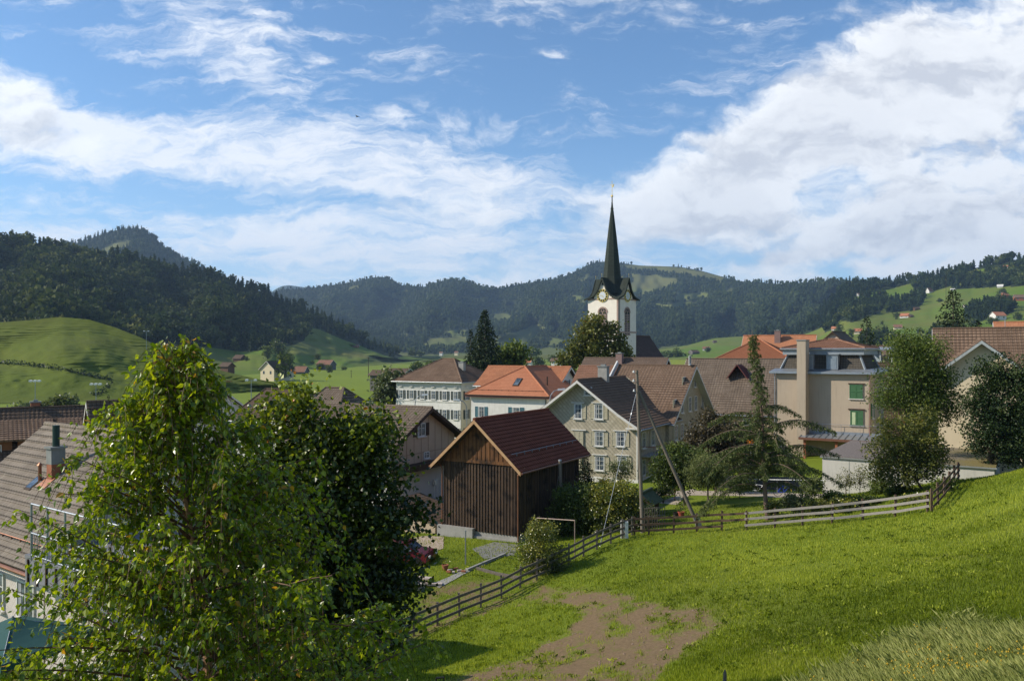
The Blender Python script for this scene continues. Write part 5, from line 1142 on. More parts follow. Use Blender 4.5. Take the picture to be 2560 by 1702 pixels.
RH = [(1740,885,22,5,5,'g','d','dark farm buildings on the pasture just left of the orange roofs, lower group'),(1765,876,16,5,5,'w','r','white farmhouse with red roof beside the dark farm buildings'),
 (1788,857,8,3,3,'g','d','tiny hut on the pasture edge above the dark farm buildings'),
 (2086,826,14,5,5,'w','o','white house with orange roof above the pink gable'),(2110,845,16,6,5,'w','b','pale house beside the winding hillside road'),(2145,835,18,8,6,'c','o','yellowish house just left of the young spruce'),
 (2153,741,16,5,4,'w','b','small white farm at the upper edge of the left pasture'),(2203,736,12,4,4,'b','r','small brown farm just below the upper forest'),(2328,732,14,5,8,'w','r','large white farm with red gable high on the pasture under the forest'),
 (2308,742,10,4,4,'b','d','little barn below the grove on the upper pasture'),(2294,775,14,4,4,'b','d','dark barn at the foot of the grove on the pasture'),(2260,795,20,6,6,'w','o','white farmhouse with a bright orange roof in mid pasture'),(2280,793,12,4,3,'b','b','brown shed next to the orange-roofed farm in mid pasture'),
 (2382,726,9,3,2,'w','w','tiny white shed right beside the tip of the tall spruce'),(2416,769,10,4,3,'w','r','white cottage right of the tall spruce'),(2500,719,12,4,4,'w','w','pale hut on the skyline pasture at upper right'),
 (2518,744,20,7,6,'r','o','reddish farmhouse beside the large dark tree at the right'),(2552,752,26,9,7,'r','b','long brown farm at the right edge of the pasture'),(2503,800,30,12,9,'w','o','white chalet with an orange roof just above the cream house roof'),
 (2516,672,16,5,4,'w','o','white farm on the highest green pasture at upper right'),(2412,677,8,3,2,'w','w','tiny pale hut against the upper forest'),(2245,823,18,6,6,'c','r','cream house with red roof low on the slope right of the young spruce'),(2238,850,24,9,6,'g','d','grey house among trees just above the ash tree'),(2350,835,18,7,5,'b','d','dark house left of the tall spruce foot')]
for i, (px, py, w_, h_, r_, wm, rm, lb) in enumerate(RH): farm(H_RIGHT, px, py, w_, h_, r_, wm, rm, (-25, 20, -10, 35)[i % 4], lb, wins=1 if w_ < 18 else 2, group='farms on the right hillside')

# ------------------------------------------------------------------ trees and shrubs
BARK = plain('bark', (.13, .10, .075), (.06, .045, .035), 4, .9, .8, (1, 1, .25)); BARK_R = plain('larch_bark', (.24, .16, .12), (.10, .07, .055), 4, .9, .8, (1, 1, .3))
FO = {
 'mid': foliage('leaf_mid', (.030, .052, .010), (.075, .110, .018), (.16, .20, .035)),
 'dark': foliage('leaf_dark', (.018, .034, .008), (.045, .072, .013), (.12, .15, .028)),
 'olive': foliage('leaf_olive', (.040, .055, .012), (.085, .10, .02), (.20, .19, .04), hue=(.30, .17, .03)),
 'red': foliage('leaf_copper', (.022, .018, .012), (.055, .045, .022), (.13, .10, .05), .45),
 'yew': foliage('leaf_evergreen', (.010, .022, .008), (.022, .042, .013), (.065, .085, .025), .2, .1),
 'spruce': foliage('needle_spruce', (.012, .022, .010), (.028, .045, .018), (.075, .085, .035), .15, .1, .7),
 'larch': foliage('needle_larch', (.030, .048, .018), (.110, .135, .045), (.23, .25, .10), .15, .25, .7),
 'grey': foliage('leaf_greyish', (.05, .065, .03), (.09, .115, .05), (.17, .19, .09)),
 'glossy': foliage('leaf_glossy', (.022, .042, .008), (.080, .105, .013), (.32, .30, .05), .5, .25, .3, hue=(.45, .34, .05)),
 'maple': foliage('leaf_maple', (.013, .028, .006), (.052, .082, .010), (.26, .29, .02), .4, .30, .38, hue=(.42, .15, .02)),
 'birch': foliage('leaf_birch', (.040, .080, .005), (.125, .190, .008), (.30, .34, .016), .7, .50, .30, hue=(.40, .22, .03)),
 'yellow': foliage('yellow_flowers', (.45, .30, .02), (.55, .38, .02), (.65, .48, .03), .2, .2),
}
def leafy(name, label, cat, base, lobes, n, size, mat, trunk=.12, spread=.33, per=34, tint=(0, .5), group=None, hang=.15, thin=False, seed=None, wide=.75, inner=True, bark=None, topt=.30):
    """lobes: (x, y, z, rx, ry, rz) in metres, world position; crown = clumps of leaves near each lobe's surface"""
    g = np.random.default_rng(seed if seed is not None else abs(hash(label)) % 10**6 if False else sum(map(ord, label)))
    root = thing(name, base, label, cat, group); L = np.array(lobes, float); vol = (L[:, 3]*L[:, 5]); pr = vol/vol.sum(); nc = max(6, n//per)
    k = g.choice(len(L), nc, p=pr); d = g.normal(size=(nc, 3)); d /= np.linalg.norm(d, axis=1)[:, None]; rr = g.random(nc)**.38
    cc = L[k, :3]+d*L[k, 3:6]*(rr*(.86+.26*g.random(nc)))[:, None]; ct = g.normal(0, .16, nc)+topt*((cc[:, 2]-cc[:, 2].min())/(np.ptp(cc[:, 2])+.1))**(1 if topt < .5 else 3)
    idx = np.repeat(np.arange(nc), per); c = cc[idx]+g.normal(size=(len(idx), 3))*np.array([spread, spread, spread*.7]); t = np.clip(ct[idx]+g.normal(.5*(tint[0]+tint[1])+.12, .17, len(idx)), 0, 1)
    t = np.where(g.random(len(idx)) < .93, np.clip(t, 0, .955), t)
    V, Fq = leafcards(c-np.array(base), size*(.7+.6*g.random(len(c))), wide, hang, .12, g, (c-L[k[idx], :3])*.5/np.maximum(L[k[idx], 3:4], .1))
    npmesh('crown', V, Fq, mat, root, np.repeat(t, 4))
    tr = MB(); b0 = Vector((0, 0, -.3)); top = Vector(L[:, :3].mean(0))-Vector(base); fork = Vector((top.x*.4, top.y*.4, max(.3, (L[:, 2]-L[:, 5]).min()-base[2]+.4)))
    tr.tube(b0, fork, trunk, trunk*.75)
    for l in L[:9]: e = Vector(l[:3])-Vector(base)+Z*l[5]*.35; mid = fork.lerp(e, .5)+Vector((g.normal()*.15, g.normal()*.15, .1)); tr.tube(fork, mid, trunk*.6, trunk*.35, 6); tr.tube(mid, e, trunk*.35, trunk*.08, 6)
    for i in range(0, nc, max(1, nc//60)): 
        l = L[k[i]]; s_ = Vector(l[:3])-Vector(base); tr.tube(s_, Vector(cc[i])-Vector(base), trunk*.14, trunk*.04, 4)
    tr.build('trunk', bark or BARK, root); return root
def lob(px, py, Y, rx, ry, rd=None): p = P(px, py, Y); k = Y/F; return (p.x, p.y, p.z, rx*k, (rd or rx)*k, ry*k)
def auto(cx, top, bot, w, Y, seed=1, nl=7):     # a rounded crown of several lobes
    g = random.Random(seed); H_ = bot-top; out = [lob(cx, (top+bot)/2, Y, w*.33, H_*.36)]
    for i in range(nl):
        a = i/nl*6.283+g.random(); r = w*.27; out.append(lob(cx+math.cos(a)*r, (top+bot)/2-math.sin(a)*H_*.27+g.uniform(-.04, .04)*H_, Y+g.uniform(-.5, .5)*w*.3*Y/F, w*g.uniform(.17, .24), H_*g.uniform(.18, .25)))
    return out
def tree(label, cx, top, bot, w, Y, mat, n=3500, size=.25, bx=None, name='broadleaf_tree', cat='tree', trunk=.16, group=None, lobes=None, z=None, **k):
    lo = lobes or auto(cx, top, bot, w, Y, len(label)+int(cx)); X = ((bx or cx)-CX)/F*Y; zz = g1(X, Y) if z is None else z
    return leafy(name, label, cat, (X, Y, zz), lo, n, size, FO[mat], trunk, group=group, **k)
def conifer(label, cx, top, Y, w, mat='spruce', base=None, name='spruce_tree', n=90, droop=.35, size=.5, z=None, group=None, gap=.0, tr=.2, pw=.85, seed=3):
    g = np.random.default_rng(seed+int(cx)); X = (cx-CX)/F*Y; zt_ = -(top-HY)/F*Y; zb = g1(X, Y) if z is None else z; Hh = zt_-zb; Rm = w*Y/F/2
    root = thing(name, (X, Y, zb), label, 'tree', group); cs, sz, out_, tt = [], [], [], []; tk = MB(); tk.tube((0, 0, -.3), (0, 0, Hh*.97), tr, .02)
    for i in range(n):
        h = .08+.92*(i/n)**.92; r = Rm*(1-h)**pw*g.uniform(.7, 1.12)+.05; a = i*2.4+g.uniform(-.4, .4); z0 = h*Hh; m = max(3, int(r/(size*.32)))
        d = np.array([math.cos(a), math.sin(a), 0])
        for j in range(m):
            f = (j+.7)/m
            if g.random() < gap*(1-f): continue
            zz = z0+r*(.12*math.sin(f*2.2)-droop*f*f)
            for q in range(3):
                lat = np.array([-d[1], d[0], 0])*g.normal(0, .22*r*(1-f*.6)+.05)
                cs.append(d*r*f+lat+np.array([0, 0, zz+g.normal(0, .06)])); sz.append(size*g.uniform(.6, 1.1)*(1-.45*h)); out_.append(d*1.5+np.array([0, 0, -.9])); tt.append(np.clip(.22+.5*f*g.random()+g.normal(0, .1), 0, .95))
        if i % 3 == 0: tk.tube((0, 0, z0), tuple(d*r*.8+np.array([0, 0, z0-droop*r*.5])), .035, .01, 4)
    V, Fq = leafcards(np.array(cs), np.array(sz), .5, .2, .1, g, np.array(out_)); npmesh('foliage', V, Fq, FO[mat], root, np.repeat(tt, 4)); tk.build('trunk', BARK, root); return root
conifer('tall dark spruce behind the orange roof, taller of the pair', 1212, 775, 150, 215, n=210, size=1.1, z=-13.4, tr=.35)
conifer('slim spruce standing close left of the tall dark spruce', 1177, 822, 152, 95, n=110, size=.8, z=-13.4, tr=.2)
conifer('young spruce with upswept tips right of the mansard roof', 2167, 790, 118, 135, n=90, size=.7, z=-9, gap=.3, pw=.7)
conifer('tall open-crowned spruce above the cream house roof', 2383, 722, 105, 235, n=120, size=.75, z=-6.5, gap=.35, pw=.75, tr=.3)
conifer('small spruce tip right of the tall open-crowned spruce', 2447, 800, 105, 100, n=60, size=.7, z=-6.5)
conifer('little dark spruce in front of the shingled house wall', 1461, 1118, 66, 80, n=90, size=.32, name='young_spruce', tr=.08)
conifer('small spruce above the dark house row roof', 190, 982, 130, 30, n=40, size=.6, tr=.12)
conifer('tiny spruce tip behind the pinkish gable', 271, 985, 130, 20, n=30, size=.5, tr=.1)
tree('rounded green tree just right of the tall dark spruce', 1282, 858, 935, 92, 155, 'mid', 2600, .75, trunk=.3, z=-13.5, spread=.7)
tree('large olive-green tree in front of the church tower', 1490, 790, 925, 175, 138, 'olive', 9000, .50, trunk=.45, z=-13.2, spread=.62, lobes=[lob(1475,836,138,32,34),lob(1528,855,138,30,26),lob(1445,875,138,28,34),lob(1490,890,138,52,32),lob(1545,890,138,34,30),lob(1482,805,138,20,20),lob(1425,910,138,28,30),lob(1530,825,137,18,16)])
tree('feathery ash tree between the mansard building and cream house', 2292, 832, 1075, 215, 60, 'mid', 24000, .19, trunk=.2, bx=2300, hang=.5, spread=.42, wide=.45, per=40, lobes=[lob(2285,900,60,56,56),lob(2335,955,60,50,44),lob(2240,950,60,46,44),lob(2290,1000,60,70,36),lob(2215,1000,60,34,26),lob(2360,1010,60,40,44),lob(2260,860,60,36,32),lob(2320,875,60,36,34)])
tree('dark evergreen thicket with pale stems at the right edge, left one', 2478, 880, 1190, 120, 56, 'yew', 17000, .16, trunk=.13, bx=2470, spread=.26, name='evergreen_tree', lobes=[lob(2470,930,56,34,48),lob(2490,1000,56,52,70),lob(2460,1080,56,46,70),lob(2510,1090,56,46,80),lob(2450,1010,56,34,44),lob(2515,930,56,30,44)])
tree('dark evergreen thicket at the right edge, rightmost one', 2570, 890, 1190, 120, 55, 'yew', 13000, .16, trunk=.13, bx=2560, spread=.26, name='evergreen_tree', lobes=[lob(2565,960,55,45,70),lob(2575,1070,55,52,90),lob(2540,1120,55,36,50)])
tree('small round apple tree behind the right end of the fence', 2270, 1015, 1235, 200, 51, 'olive', 15000, .14, bx=2312, trunk=.09, name='fruit_tree', spread=.24, lobes=[lob(2265,1090,51,64,50),lob(2220,1130,51,46,46),lob(2310,1120,51,50,55),lob(2270,1175,51,74,44),lob(2340,1160,51,30,34),lob(2215,1060,51,14,34),lob(2300,1050,51,36,34),lob(2200,1180,51,30,28)])
tree('deep green tree in shadow between the ash and the cream house wall', 2395, 985, 1120, 150, 68, 'yew', 8000, .2, trunk=.12, spread=.3)
tree('dark tree behind the larch and the copper-leaved tree', 1850, 1060, 1180, 110, 74, 'dark', 5000, .24, trunk=.12, spread=.35)
tree('drooping pale conifer left of the larch over the small lawn', 1770, 1130, 1225, 120, 57, 'larch', 7000, .17, trunk=.07, spread=.3, hang=.9, wide=.35)
tree('copper-leaved tree in front of the rear house gable', 1790, 1025, 1185, 165, 65, 'red', 12000, .2, trunk=.12, spread=.3, lobes=[lob(1790,1080,65,56,45),lob(1750,1110,65,40,40),lob(1830,1120,65,44,44),lob(1790,1145,65,60,36),lob(1775,1045,65,20,22)])
tree('low spreading garden tree behind the slanting pole brace', 1700, 1110, 1225, 185, 60, 'dark', 14000, .17, trunk=.12, bx=1712, hang=.6, spread=.28, name='fruit_tree', lobes=[lob(1700,1150,60,60,36),lob(1665,1175,60,36,36),lob(1745,1165,60,44,36),lob(1720,1195,60,50,26),lob(1690,1130,60,30,20)])
tree('pale willowy tree left of the white hotel', 972, 925, 1020, 85, 132, 'grey', 4200, .5, trunk=.2, hang=.7, spread=.5, z=-14.5, lobes=[lob(965,960,132,26,34),lob(985,950,132,24,28),lob(955,990,132,22,30),lob(990,985,132,26,34),lob(975,1010,132,34,26)])
tree('glossy rhododendron with yellowing leaves left of the utility pole', 1548, 1205, 1330, 150, 54, 'glossy', 16000, .13, trunk=.06, name='rhododendron', cat='bush', spread=.2, lobes=[lob(1545,1250,54,60,44),lob(1505,1275,54,46,46),lob(1588,1280,54,42,44),lob(1545,1305,54,72,36),lob(1560,1225,54,36,26),lob(1510,1235,54,34,26)])
tree('dark leafy bush between the short pole and the rhododendron', 1448, 1235, 1335, 130, 55, 'dark', 13000, .16, trunk=.06, name='leafy_bush', cat='bush', spread=.24, lobes=[lob(1440,1270,55,54,46),lob(1480,1290,55,46,42),lob(1412,1295,55,36,40),lob(1460,1240,55,40,30),lob(1420,1240,55,30,30)])
tree('round yellow-green bush growing through the fence', 1352, 1300, 1440, 150, 45, 'glossy', 9500, .10, trunk=.05, name='fence_bush', cat='bush', spread=.17, lobes=[lob(1350,1370,45,56,46),lob(1320,1395,45,36,40),lob(1388,1395,45,34,40),lob(1350,1330,45,44,30),lob(1362,1415,45,48,26),lob(1338,1312,45,14,16)])
tree('slender grey-leaved shrub against the shingled house corner', 1552, 1140, 1215, 70, 68, 'grey', 1500, .14, trunk=.04, name='slender_shrub', cat='bush', spread=.25)
tree('yellow-flowering shrub in front of the shingled house', 1512, 1196, 1216, 52, 62, 'yellow', 500, .13, trunk=.03, name='flower_bush', cat='bush', spread=.18)
for i, (px, t_, b_, w_, Yy, mt, nn, lb) in enumerate([(2115,1165,1232,52,55,'olive',700,'thin wispy shrub before the white garage wall, left one'),(2150,1160,1230,44,55,'olive',600,'thin wispy shrub before the white garage wall, right one'),
  (2205,1185,1255,60,53,'mid',2200,'leafy bush at the garage wall left of the apple tree'),(2245,1205,1262,80,51,'dark',2600,'dense bush under the apple tree'),(1990,1238,1275,95,50,'grey',2200,'low flower border bush just right of the larch trunk'),
  (2085,1225,1270,60,50,'mid',1800,'small green shrub behind the middle of the fence'),(2160,1238,1270,110,49,'dark',2200,'low dark hedge plants along the fence'),(2290,1240,1275,110,46,'glossy',2200,'pale-leaved ground plants at the fence corner'),
  (2030,1180,1240,60,54,'larch',1200,'bushy undergrowth beside the bicycles'),(1660,1205,1245,70,63,'dark',1500,'dark shrub beside the green garden hut'),(1850,1190,1232,70,61,'dark',1800,'dark low shrub behind the lawn left of the larch'),(1390,1180,1300,60,60,'dark',2600,'dark shrub in the barn shadow behind the short pole'),
  (1625,1262,1322,60,53,'grey',1500,'straggly plants on the small trellis beside the utility pole'),(2360,1195,1240,50,47,'mid',1500,'weedy shrub on the far fence run'),(2430,1130,1180,120,62,'mid',1800,'bushes behind the grassy garage roof'),(1965,1120,1200,130,68,'dark',3000,'dark shrubbery under the mansard building canopy'),(1880,1130,1190,90,70,'yew',2200,'dark evergreen shrub behind the larch trunk'),(2050,1245,1290,80,48.5,'olive',1500,'olive border plants leaning on the pale fence'),(2110,1240,1285,70,48,'glossy',1300,'yellowish low plants at the pale fence'),(1930,1250,1285,50,50,'glossy',900,'tuft of flowers at the foot of the larch')]):
    tree(lb, px, t_, b_, w_, Yy, mt, nn, .13 if mt != 'olive' else .09, trunk=.03, name='leafy_bush', cat='bush', spread=.17, group='bushes around the gardens')
# trees on the valley floor and slopes
FT = [('H',668,862,898,30,'small leafy tree left in the group at the forest edge'),('H',697,845,893,44,'tallest pale tree of the group at the forest edge'),('H',722,880,905,26,'low tree right in the group at the forest edge'),('H',588,845,878,26,'lone round tree on the meadow crest'),
 (400,712,876,943,52,'large round tree beside the cream farmhouse'),('H',794,883,899,19,'single round dark tree in the middle of the meadow'),('H',781,902,909,11,'tiny bush below the single round meadow tree'),(640,801,904,924,20,'fruit tree left of the farther farm'),(560,822,912,934,20,'fruit tree between the two farms'),(640,860,917,924,14,'small shrub right of the farther farm'),
 ('H',617,890,902,13,'small tree beside the brown meadow barn'),(420,1040,905,935,46,'bushy tree left of the hotel roof, left one'),(420,1072,902,930,36,'bushy tree left of the hotel roof, right one'),(1300,1030,872,890,24,'far tree at the mouth of the side valley, left one'),(1300,1052,876,891,20,'far tree at the mouth of the side valley, right one'),
 (900,1230,880,897,30,'distant valley tree right of the spruces'),(700,1345,892,915,36,'distant dark tree left of the church tree, left one'),(650,1385,885,912,34,'distant dark tree left of the church tree, right one'),(900,1330,872,890,50,'far grove tree below the distant meadow')]
for i, (Yy, px, t_, b_, w_, lb) in enumerate(FT):
    if Yy == 'H': p = ground_pos(H_LEFT, px, b_); Yy, z_ = p.y, p.z
    else: z_ = -(b_-HY)/F*Yy
    s_ = Yy/F*w_; tree(lb, px, t_, b_, w_, Yy, 'dark' if i % 3 else 'mid', 700, s_*.11, trunk=s_*.03, z=z_, spread=s_*.09, per=20, group='trees on the valley meadows')
RT = [(2505,722,744,24,'large dark tree beside the reddish farmhouse'),(2432,750,768,9,'slim lone conifer right of the white cottage'),(2240,777,798,16,'round tree left of the orange-roofed farm in mid pasture'),(2205,800,812,9,'small tree below the left grove'),(2220,822,858,34,'dark tree right of the young spruce'),(2262,835,862,24,'tree among the lower hillside houses'),
 (2300,818,840,22,'tall tree left of the tall spruce, upper'),(2330,825,850,30,'bushy tree left of the tall spruce'),(2350,745,755,14,'bush below the large white farm'),(2290,738,748,16,'bushes above the pasture grove'),(1770,868,880,16,'tree beside the dark farm buildings'),(1700,875,905,60,'grove tree left of the dark farm buildings'),(1668,878,905,40,'tree right of the church nave'),
 (2430,795,815,30,'tree right of the tall spruce'),(2480,790,812,30,'tree before the white chalet'),(2545,778,800,24,'tree right of the white chalet'),(1935,838,852,14,'small tree above the orange ridge'),(1968,840,850,12,'smallest tree above the orange ridge'),(2098,808,835,22,'tree by the hillside road'),(2130,822,845,18,'tree beside the yellowish house')]
for i, (px, t_, b_, w_, lb) in enumerate(RT):
    p = ground_pos(H_RIGHT, px, min(b_, 892)); s_ = p.y/F*w_; tree(lb, px, t_, b_, w_, p.y, 'dark', 600, s_*.12, trunk=s_*.03, z=p.z, spread=s_*.09, per=20, group='trees on the right hillside')
for i, (px, t_, b_, w_) in enumerate([(50,1012,1034,60),(100,1008,1030,50),(138,996,1024,50),(165,992,1022,44)]):
    tree(('bush','rounded bush','taller bush','tallest bush')[i]+' above the dark house row roof, '+('leftmost','second from left','third from left','rightmost')[i], px, t_, b_, w_, 118, 'grey', 800, .5, trunk=.08, spread=.4, name='hedge_bush', cat='bush', group='bushes behind the house row')
# low dark hedge lines on the mound
def mound_pt(px, py): return ground_pos(H_MOUND, px, py)
for i, ln in enumerate([[(0,909),(70,914),(144,925),(200,937),(278,953)],[(278,953),(272,968),(255,985),(230,990)]]):
    cs = []
    for (a, b_) in zip(ln, ln[1:]):
        m_ = int(math.hypot(b_[0]-a[0], b_[1]-a[1])/1.1)
        for k in range(m_):
            f = k/m_; p = mound_pt(a[0]+(b_[0]-a[0])*f, a[1]+(b_[1]-a[1])*f); 
            for q in range(4): cs.append((p.x+rng.normal()*.5, p.y+rng.normal()*.6, p.z+.1+rng.random()*(.6+.9*(q % 3 == 0))))
    cs = np.array(cs); V, Fq = leafcards(cs, .35+.35*rng.random(len(cs)), .8); o = npmesh('hedge', V, Fq, FO['yew'], None, np.repeat(rng.random(len(cs))*.6, 4))
    tag(o, ('long dark hedge line running down across the terraced mound', 'short hedge curving down at the foot of the mound')[i], 'hedge')
# ------------------------------------------------------------------ maple and birch in the foreground
def mlob(px, py, rx, ry, Y=17.0, rd=None): return lob(px, py, Y, rx, ry, rd)
ML = [mlob(760,985,40,34),mlob(735,1040,70,56),mlob(660,1060,60,56),mlob(850,1070,46,34),mlob(920,1045,52,32),mlob(905,1095,90,60),mlob(945,1170,62,64),mlob(800,1120,90,60),mlob(760,1200,150,120),mlob(880,1280,150,120),mlob(980,1300,60,46),mlob(700,1370,190,140),
      mlob(900,1430,130,110),mlob(960,1480,90,70),mlob(780,1550,200,140),mlob(940,1590,70,50),mlob(620,1500,150,180),mlob(1040,1275,30,20),mlob(620,1250,120,140),mlob(1020,1390,30,26)]
MX = P(800, 1400, 17.5)
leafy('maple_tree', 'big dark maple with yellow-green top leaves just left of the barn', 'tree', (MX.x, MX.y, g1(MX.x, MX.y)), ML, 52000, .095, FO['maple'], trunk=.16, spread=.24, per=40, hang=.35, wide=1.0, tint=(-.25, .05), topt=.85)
def birch():
    g = np.random.default_rng(12); Y0 = 6.6; base = Vector((-2.62, Y0, g1(-2.62, Y0))); root = thing('birch_tree', base, 'leafy birch filling the lower left foreground with bright green hanging leaves', 'tree')
    zs = np.array([-4.6, -3.4, -2.7, -2.0, -1.3, -.75, -.3, -.05, .12]); rs = np.array([1.9, 2.0, 1.90, 1.52, 1.14, .78, .44, .26, .12]); xc = lambda z: np.interp(z, [-4, .2], [-2.40, -2.80])
    bk = plain('birch_bark', (.46, .27, .14), (.28, .15, .08), 6, .7, .4, (1, 1, 3)); tk = MB(); st = MB(); zt_ = .02
    pts = [base-Z*.2]+[Vector((xc(z)+.04*math.sin(z*2), Y0+.03*math.cos(z*3), z)) for z in (-4.2, -3.4, -2.8, -2.2, -1.6, -1.0, -.5, .0)]
    r = [.075, .062, .05, .040, .030, .021, .014, .009, .003]
    for (a, b_), r0, r1 in zip(zip(pts, pts[1:]), r, r[1:]): tk.tube(a-base, b_-base, r0, r1, 8)
    C_, D_, S_ = [], [], []
    for i in range(255):
        z = -4.2+4.34*g.random()**.9; a = g.random()*6.283; R_ = np.interp(z, zs, rs)*g.choice([.55, .8, .95, 1.0, 1.12])*g.uniform(.85, 1.08)*(1+.16*math.sin(a*3+z*5)); c = Vector((xc(z), Y0, 0))
        s = Vector((xc(z-.6), Y0, z-g.uniform(.35, .9)*min(1, R_+.3))); e = Vector((c.x+R_*math.cos(a), c.y+R_*math.sin(a)*.85, z)); m_ = s.lerp(e, .55)+Z*g.uniform(.1, .3)*min(1, R_)
        path = [(s*(1-t)*(1-t)+m_*2*t*(1-t)+e*t*t) for t in np.linspace(0, 1, 7)]
        for k in range(6): st.tube(path[k]-base, path[k+1]-base, .011*(1-k/7)*(.6+R_*.4), .011*(1-(k+1)/7)*(.6+R_*.4)+.001, 4)
        nt = int(7+13*R_)
        for j in range(nt):
            t = .25+.75*g.random(); p = s*(1-t)*(1-t)+m_*2*t*(1-t)+e*t*t; d = Vector((math.cos(a)+g.normal()*.8, math.sin(a)+g.normal()*.8, g.normal()*.5)).normalized(); L = g.uniform(.10, .34)
            q0 = p
            for n in range(int(L/.040)+1):
                q = p+d*(n*.042)-Z*(.55*(n*.042)**2/.12)
                if n and n % 2 == 0: st.tube(q0-base, q-base, .0022, .0016, 3); q0 = q
                for _ in (0, 1):
                    if g.random() < .82: C_.append(q+Vector(g.normal(size=3)*.016)); D_.append((d.x*.5, d.y*.5, -.9)); S_.append(g.uniform(.036, .062)*(1 if L > .15 else .85))
    C_ = np.array([tuple(c-base) for c in C_]); D_ = np.array(D_); n = len(C_); S_ = np.array(S_)
    ax = g.normal(size=(n, 3)); ax /= np.linalg.norm(ax, axis=1)[:, None]; tip = D_+g.normal(size=(n, 3))*.42; tip -= ax*(tip*ax).sum(1)[:, None]; tip /= np.linalg.norm(tip, axis=1)[:, None]; sd_ = np.cross(ax, tip)
    T = [(0, 0, 0), (-.36, .30, .07), (-.27, .62, .09), (0, 1.12, -.02), (.27, .62, .09), (.36, .30, .07)]
    V = np.stack([C_+S_[:, None]*(sd_*a+tip*b_+ax*c) for a, b_, c in T], 1).reshape(-1, 3); i0 = np.arange(n)[:, None]*6
    Fq = np.concatenate([i0+np.array([0, 3, 2, 1]), i0+np.array([0, 5, 4, 3])])
    tt = np.clip(g.normal(.52, .27, n)+.12*(C_[:, 2]+base.z > -.6), 0, .955); tt = np.where((g.random(n) < .012+.05*(C_[:, 2]+base.z > -.25)), 1.0, tt)
    npmesh('leaves', V, Fq, FO['birch'], root, np.repeat(tt, 6)); tk.build('trunk', bk, root, True); st.build('branches', plain('twig_bark', (.16, .09, .05), (.08, .045, .03), 6, .7, .2), root); print('birch leaves', n)
birch()
# ------------------------------------------------------------------ grass
def blades(name, n, test, hgt, wid, mat, tintf, kw, Y0=12.5, Y1=58, pw=1.3, u0=-.22, u1=.66, bend=.35):
    r = rng.random(n); Y = (Y0**(1-pw)+(Y1**(1-pw)-Y0**(1-pw))*r)**(1/(1-pw)); X = rng.uniform(u0, u1, n)*Y; Zz = gz(X, Y); px = CX+F*X/Y; py = HY-F*Zz/Y
    ok = test(px, py, X, Y); X, Y, Zz, px, py = X[ok], Y[ok], Zz[ok], px[ok], py[ok]; n = len(X)
    h = rng.uniform(hgt[0], hgt[1], n)*(.75+.8*(fbm(X*.8, Y*.8, 3)*.5+.5)); w = wid*np.clip(Y/18, .8, 3)*rng.uniform(.6, 1.3, n); a = rng.random(n)*6.283; b_ = rng.random(n)*6.283
    sx, sy_ = np.cos(a)*w/2, np.sin(a)*w/2; lx, ly = np.cos(b_)*h*bend*rng.random(n), np.sin(b_)*h*bend*rng.random(n); z0 = Zz-.01
    V = np.stack([np.stack([X-sx, Y-sy_, z0], 1), np.stack([X+sx, Y+sy_, z0], 1), np.stack([X+lx*.4+sx*.7, Y+ly*.4+sy_*.7, z0+h*.6], 1), np.stack([X+lx, Y+ly, z0+h], 1)], 1).reshape(-1, 3)
    o = npmesh(name, V, np.arange(4*n).reshape(n, 4), mat, None, np.repeat(np.clip(tintf(X, Y), 0, 1), 4)); tag(o, **kw); print(name, n)
G_SHORT = foliage('grass_blade', (.060, .092, .005), (.190, .240, .014), (.40, .43, .06), .15, .4, .5)
G_DRY = foliage('long_grass_blade', (.115, .14, .035), (.21, .235, .065), (.37, .37, .14), .25, .3, .5)
BANK = [(1620,1760),(1750,1660),(1950,1560),(2250,1500),(2640,1420),(2640,1760)]
TERR = lambda px, py: inpoly(px, py, TALL)
YARD = [(1690,1226),(1850,1226),(2075,1234),(2075,1246),(1850,1240),(1690,1236)]
def shortok(px, py, X, Y):
    s = soil_at(px, py); return (rng.random(len(px)) > s*1.05) & ~TERR(px, py) & ~inpoly(px, py, YARD) & (px > 860)
blades('meadow_grass', 430000, shortok, (.05, .13), .012, G_SHORT, lambda X, Y: .47+.40*fbm(X*.35, Y*.35, 4)+.55*fbm(X*.07, Y*.09, 3)+rng.normal(0, .26, len(X)), dict(label='short bright green meadow grass on the slope', cat='grass', kind='stuff'))
blades('tall_grass', 330000, lambda px, py, X, Y: TERR(px+22*rng.normal(size=len(px)), py+16*rng.normal(size=len(px))), (.10, .27), .008, G_DRY, lambda X, Y: .5+.3*fbm(X*.8, Y*.8, 3)+rng.normal(0, .2, len(X)), dict(label='pale unmown grass tussocks at the lower right', cat='grass', kind='stuff'), Y0=12, Y1=34, u0=.15, bend=1.3)
def weeds():
    g = np.random.default_rng(31); n = 2600; Y = 20+30*g.random(n)**1.3; X = Y*g.uniform(-.15, .62, n); Zz = gz(X, Y); px, py = CX+F*X/Y, HY-F*Zz/Y
    ok = (soil_at(px, py) < .75) & ~TERR(px, py) & (fbm(X*.5, Y*.5, 3) > -.1); X, Y, Zz = X[ok], Y[ok], Zz[ok]; i = np.repeat(np.arange(len(X)), 14)
    c = np.stack([X[i], Y[i], Zz[i]], 1)+g.normal(size=(len(i), 3))*np.array([.09, .09, .0])+np.array([0, 0, .02]); V, Fq = leafcards(c, g.uniform(.06, .14, len(i)), .5, -.45, .1, g)
    tag(npmesh('meadow_weeds', V, Fq, G_SHORT, None, np.repeat(np.clip(g.normal(.35, .3, len(X))[i]+g.normal(0, .1, len(i)), 0, 1), 4)), 'broad-leaved weeds and clover clumps dotted through the meadow', 'weeds', kind='stuff')
weeds()
fl = MB(); g_ = random.Random(5)
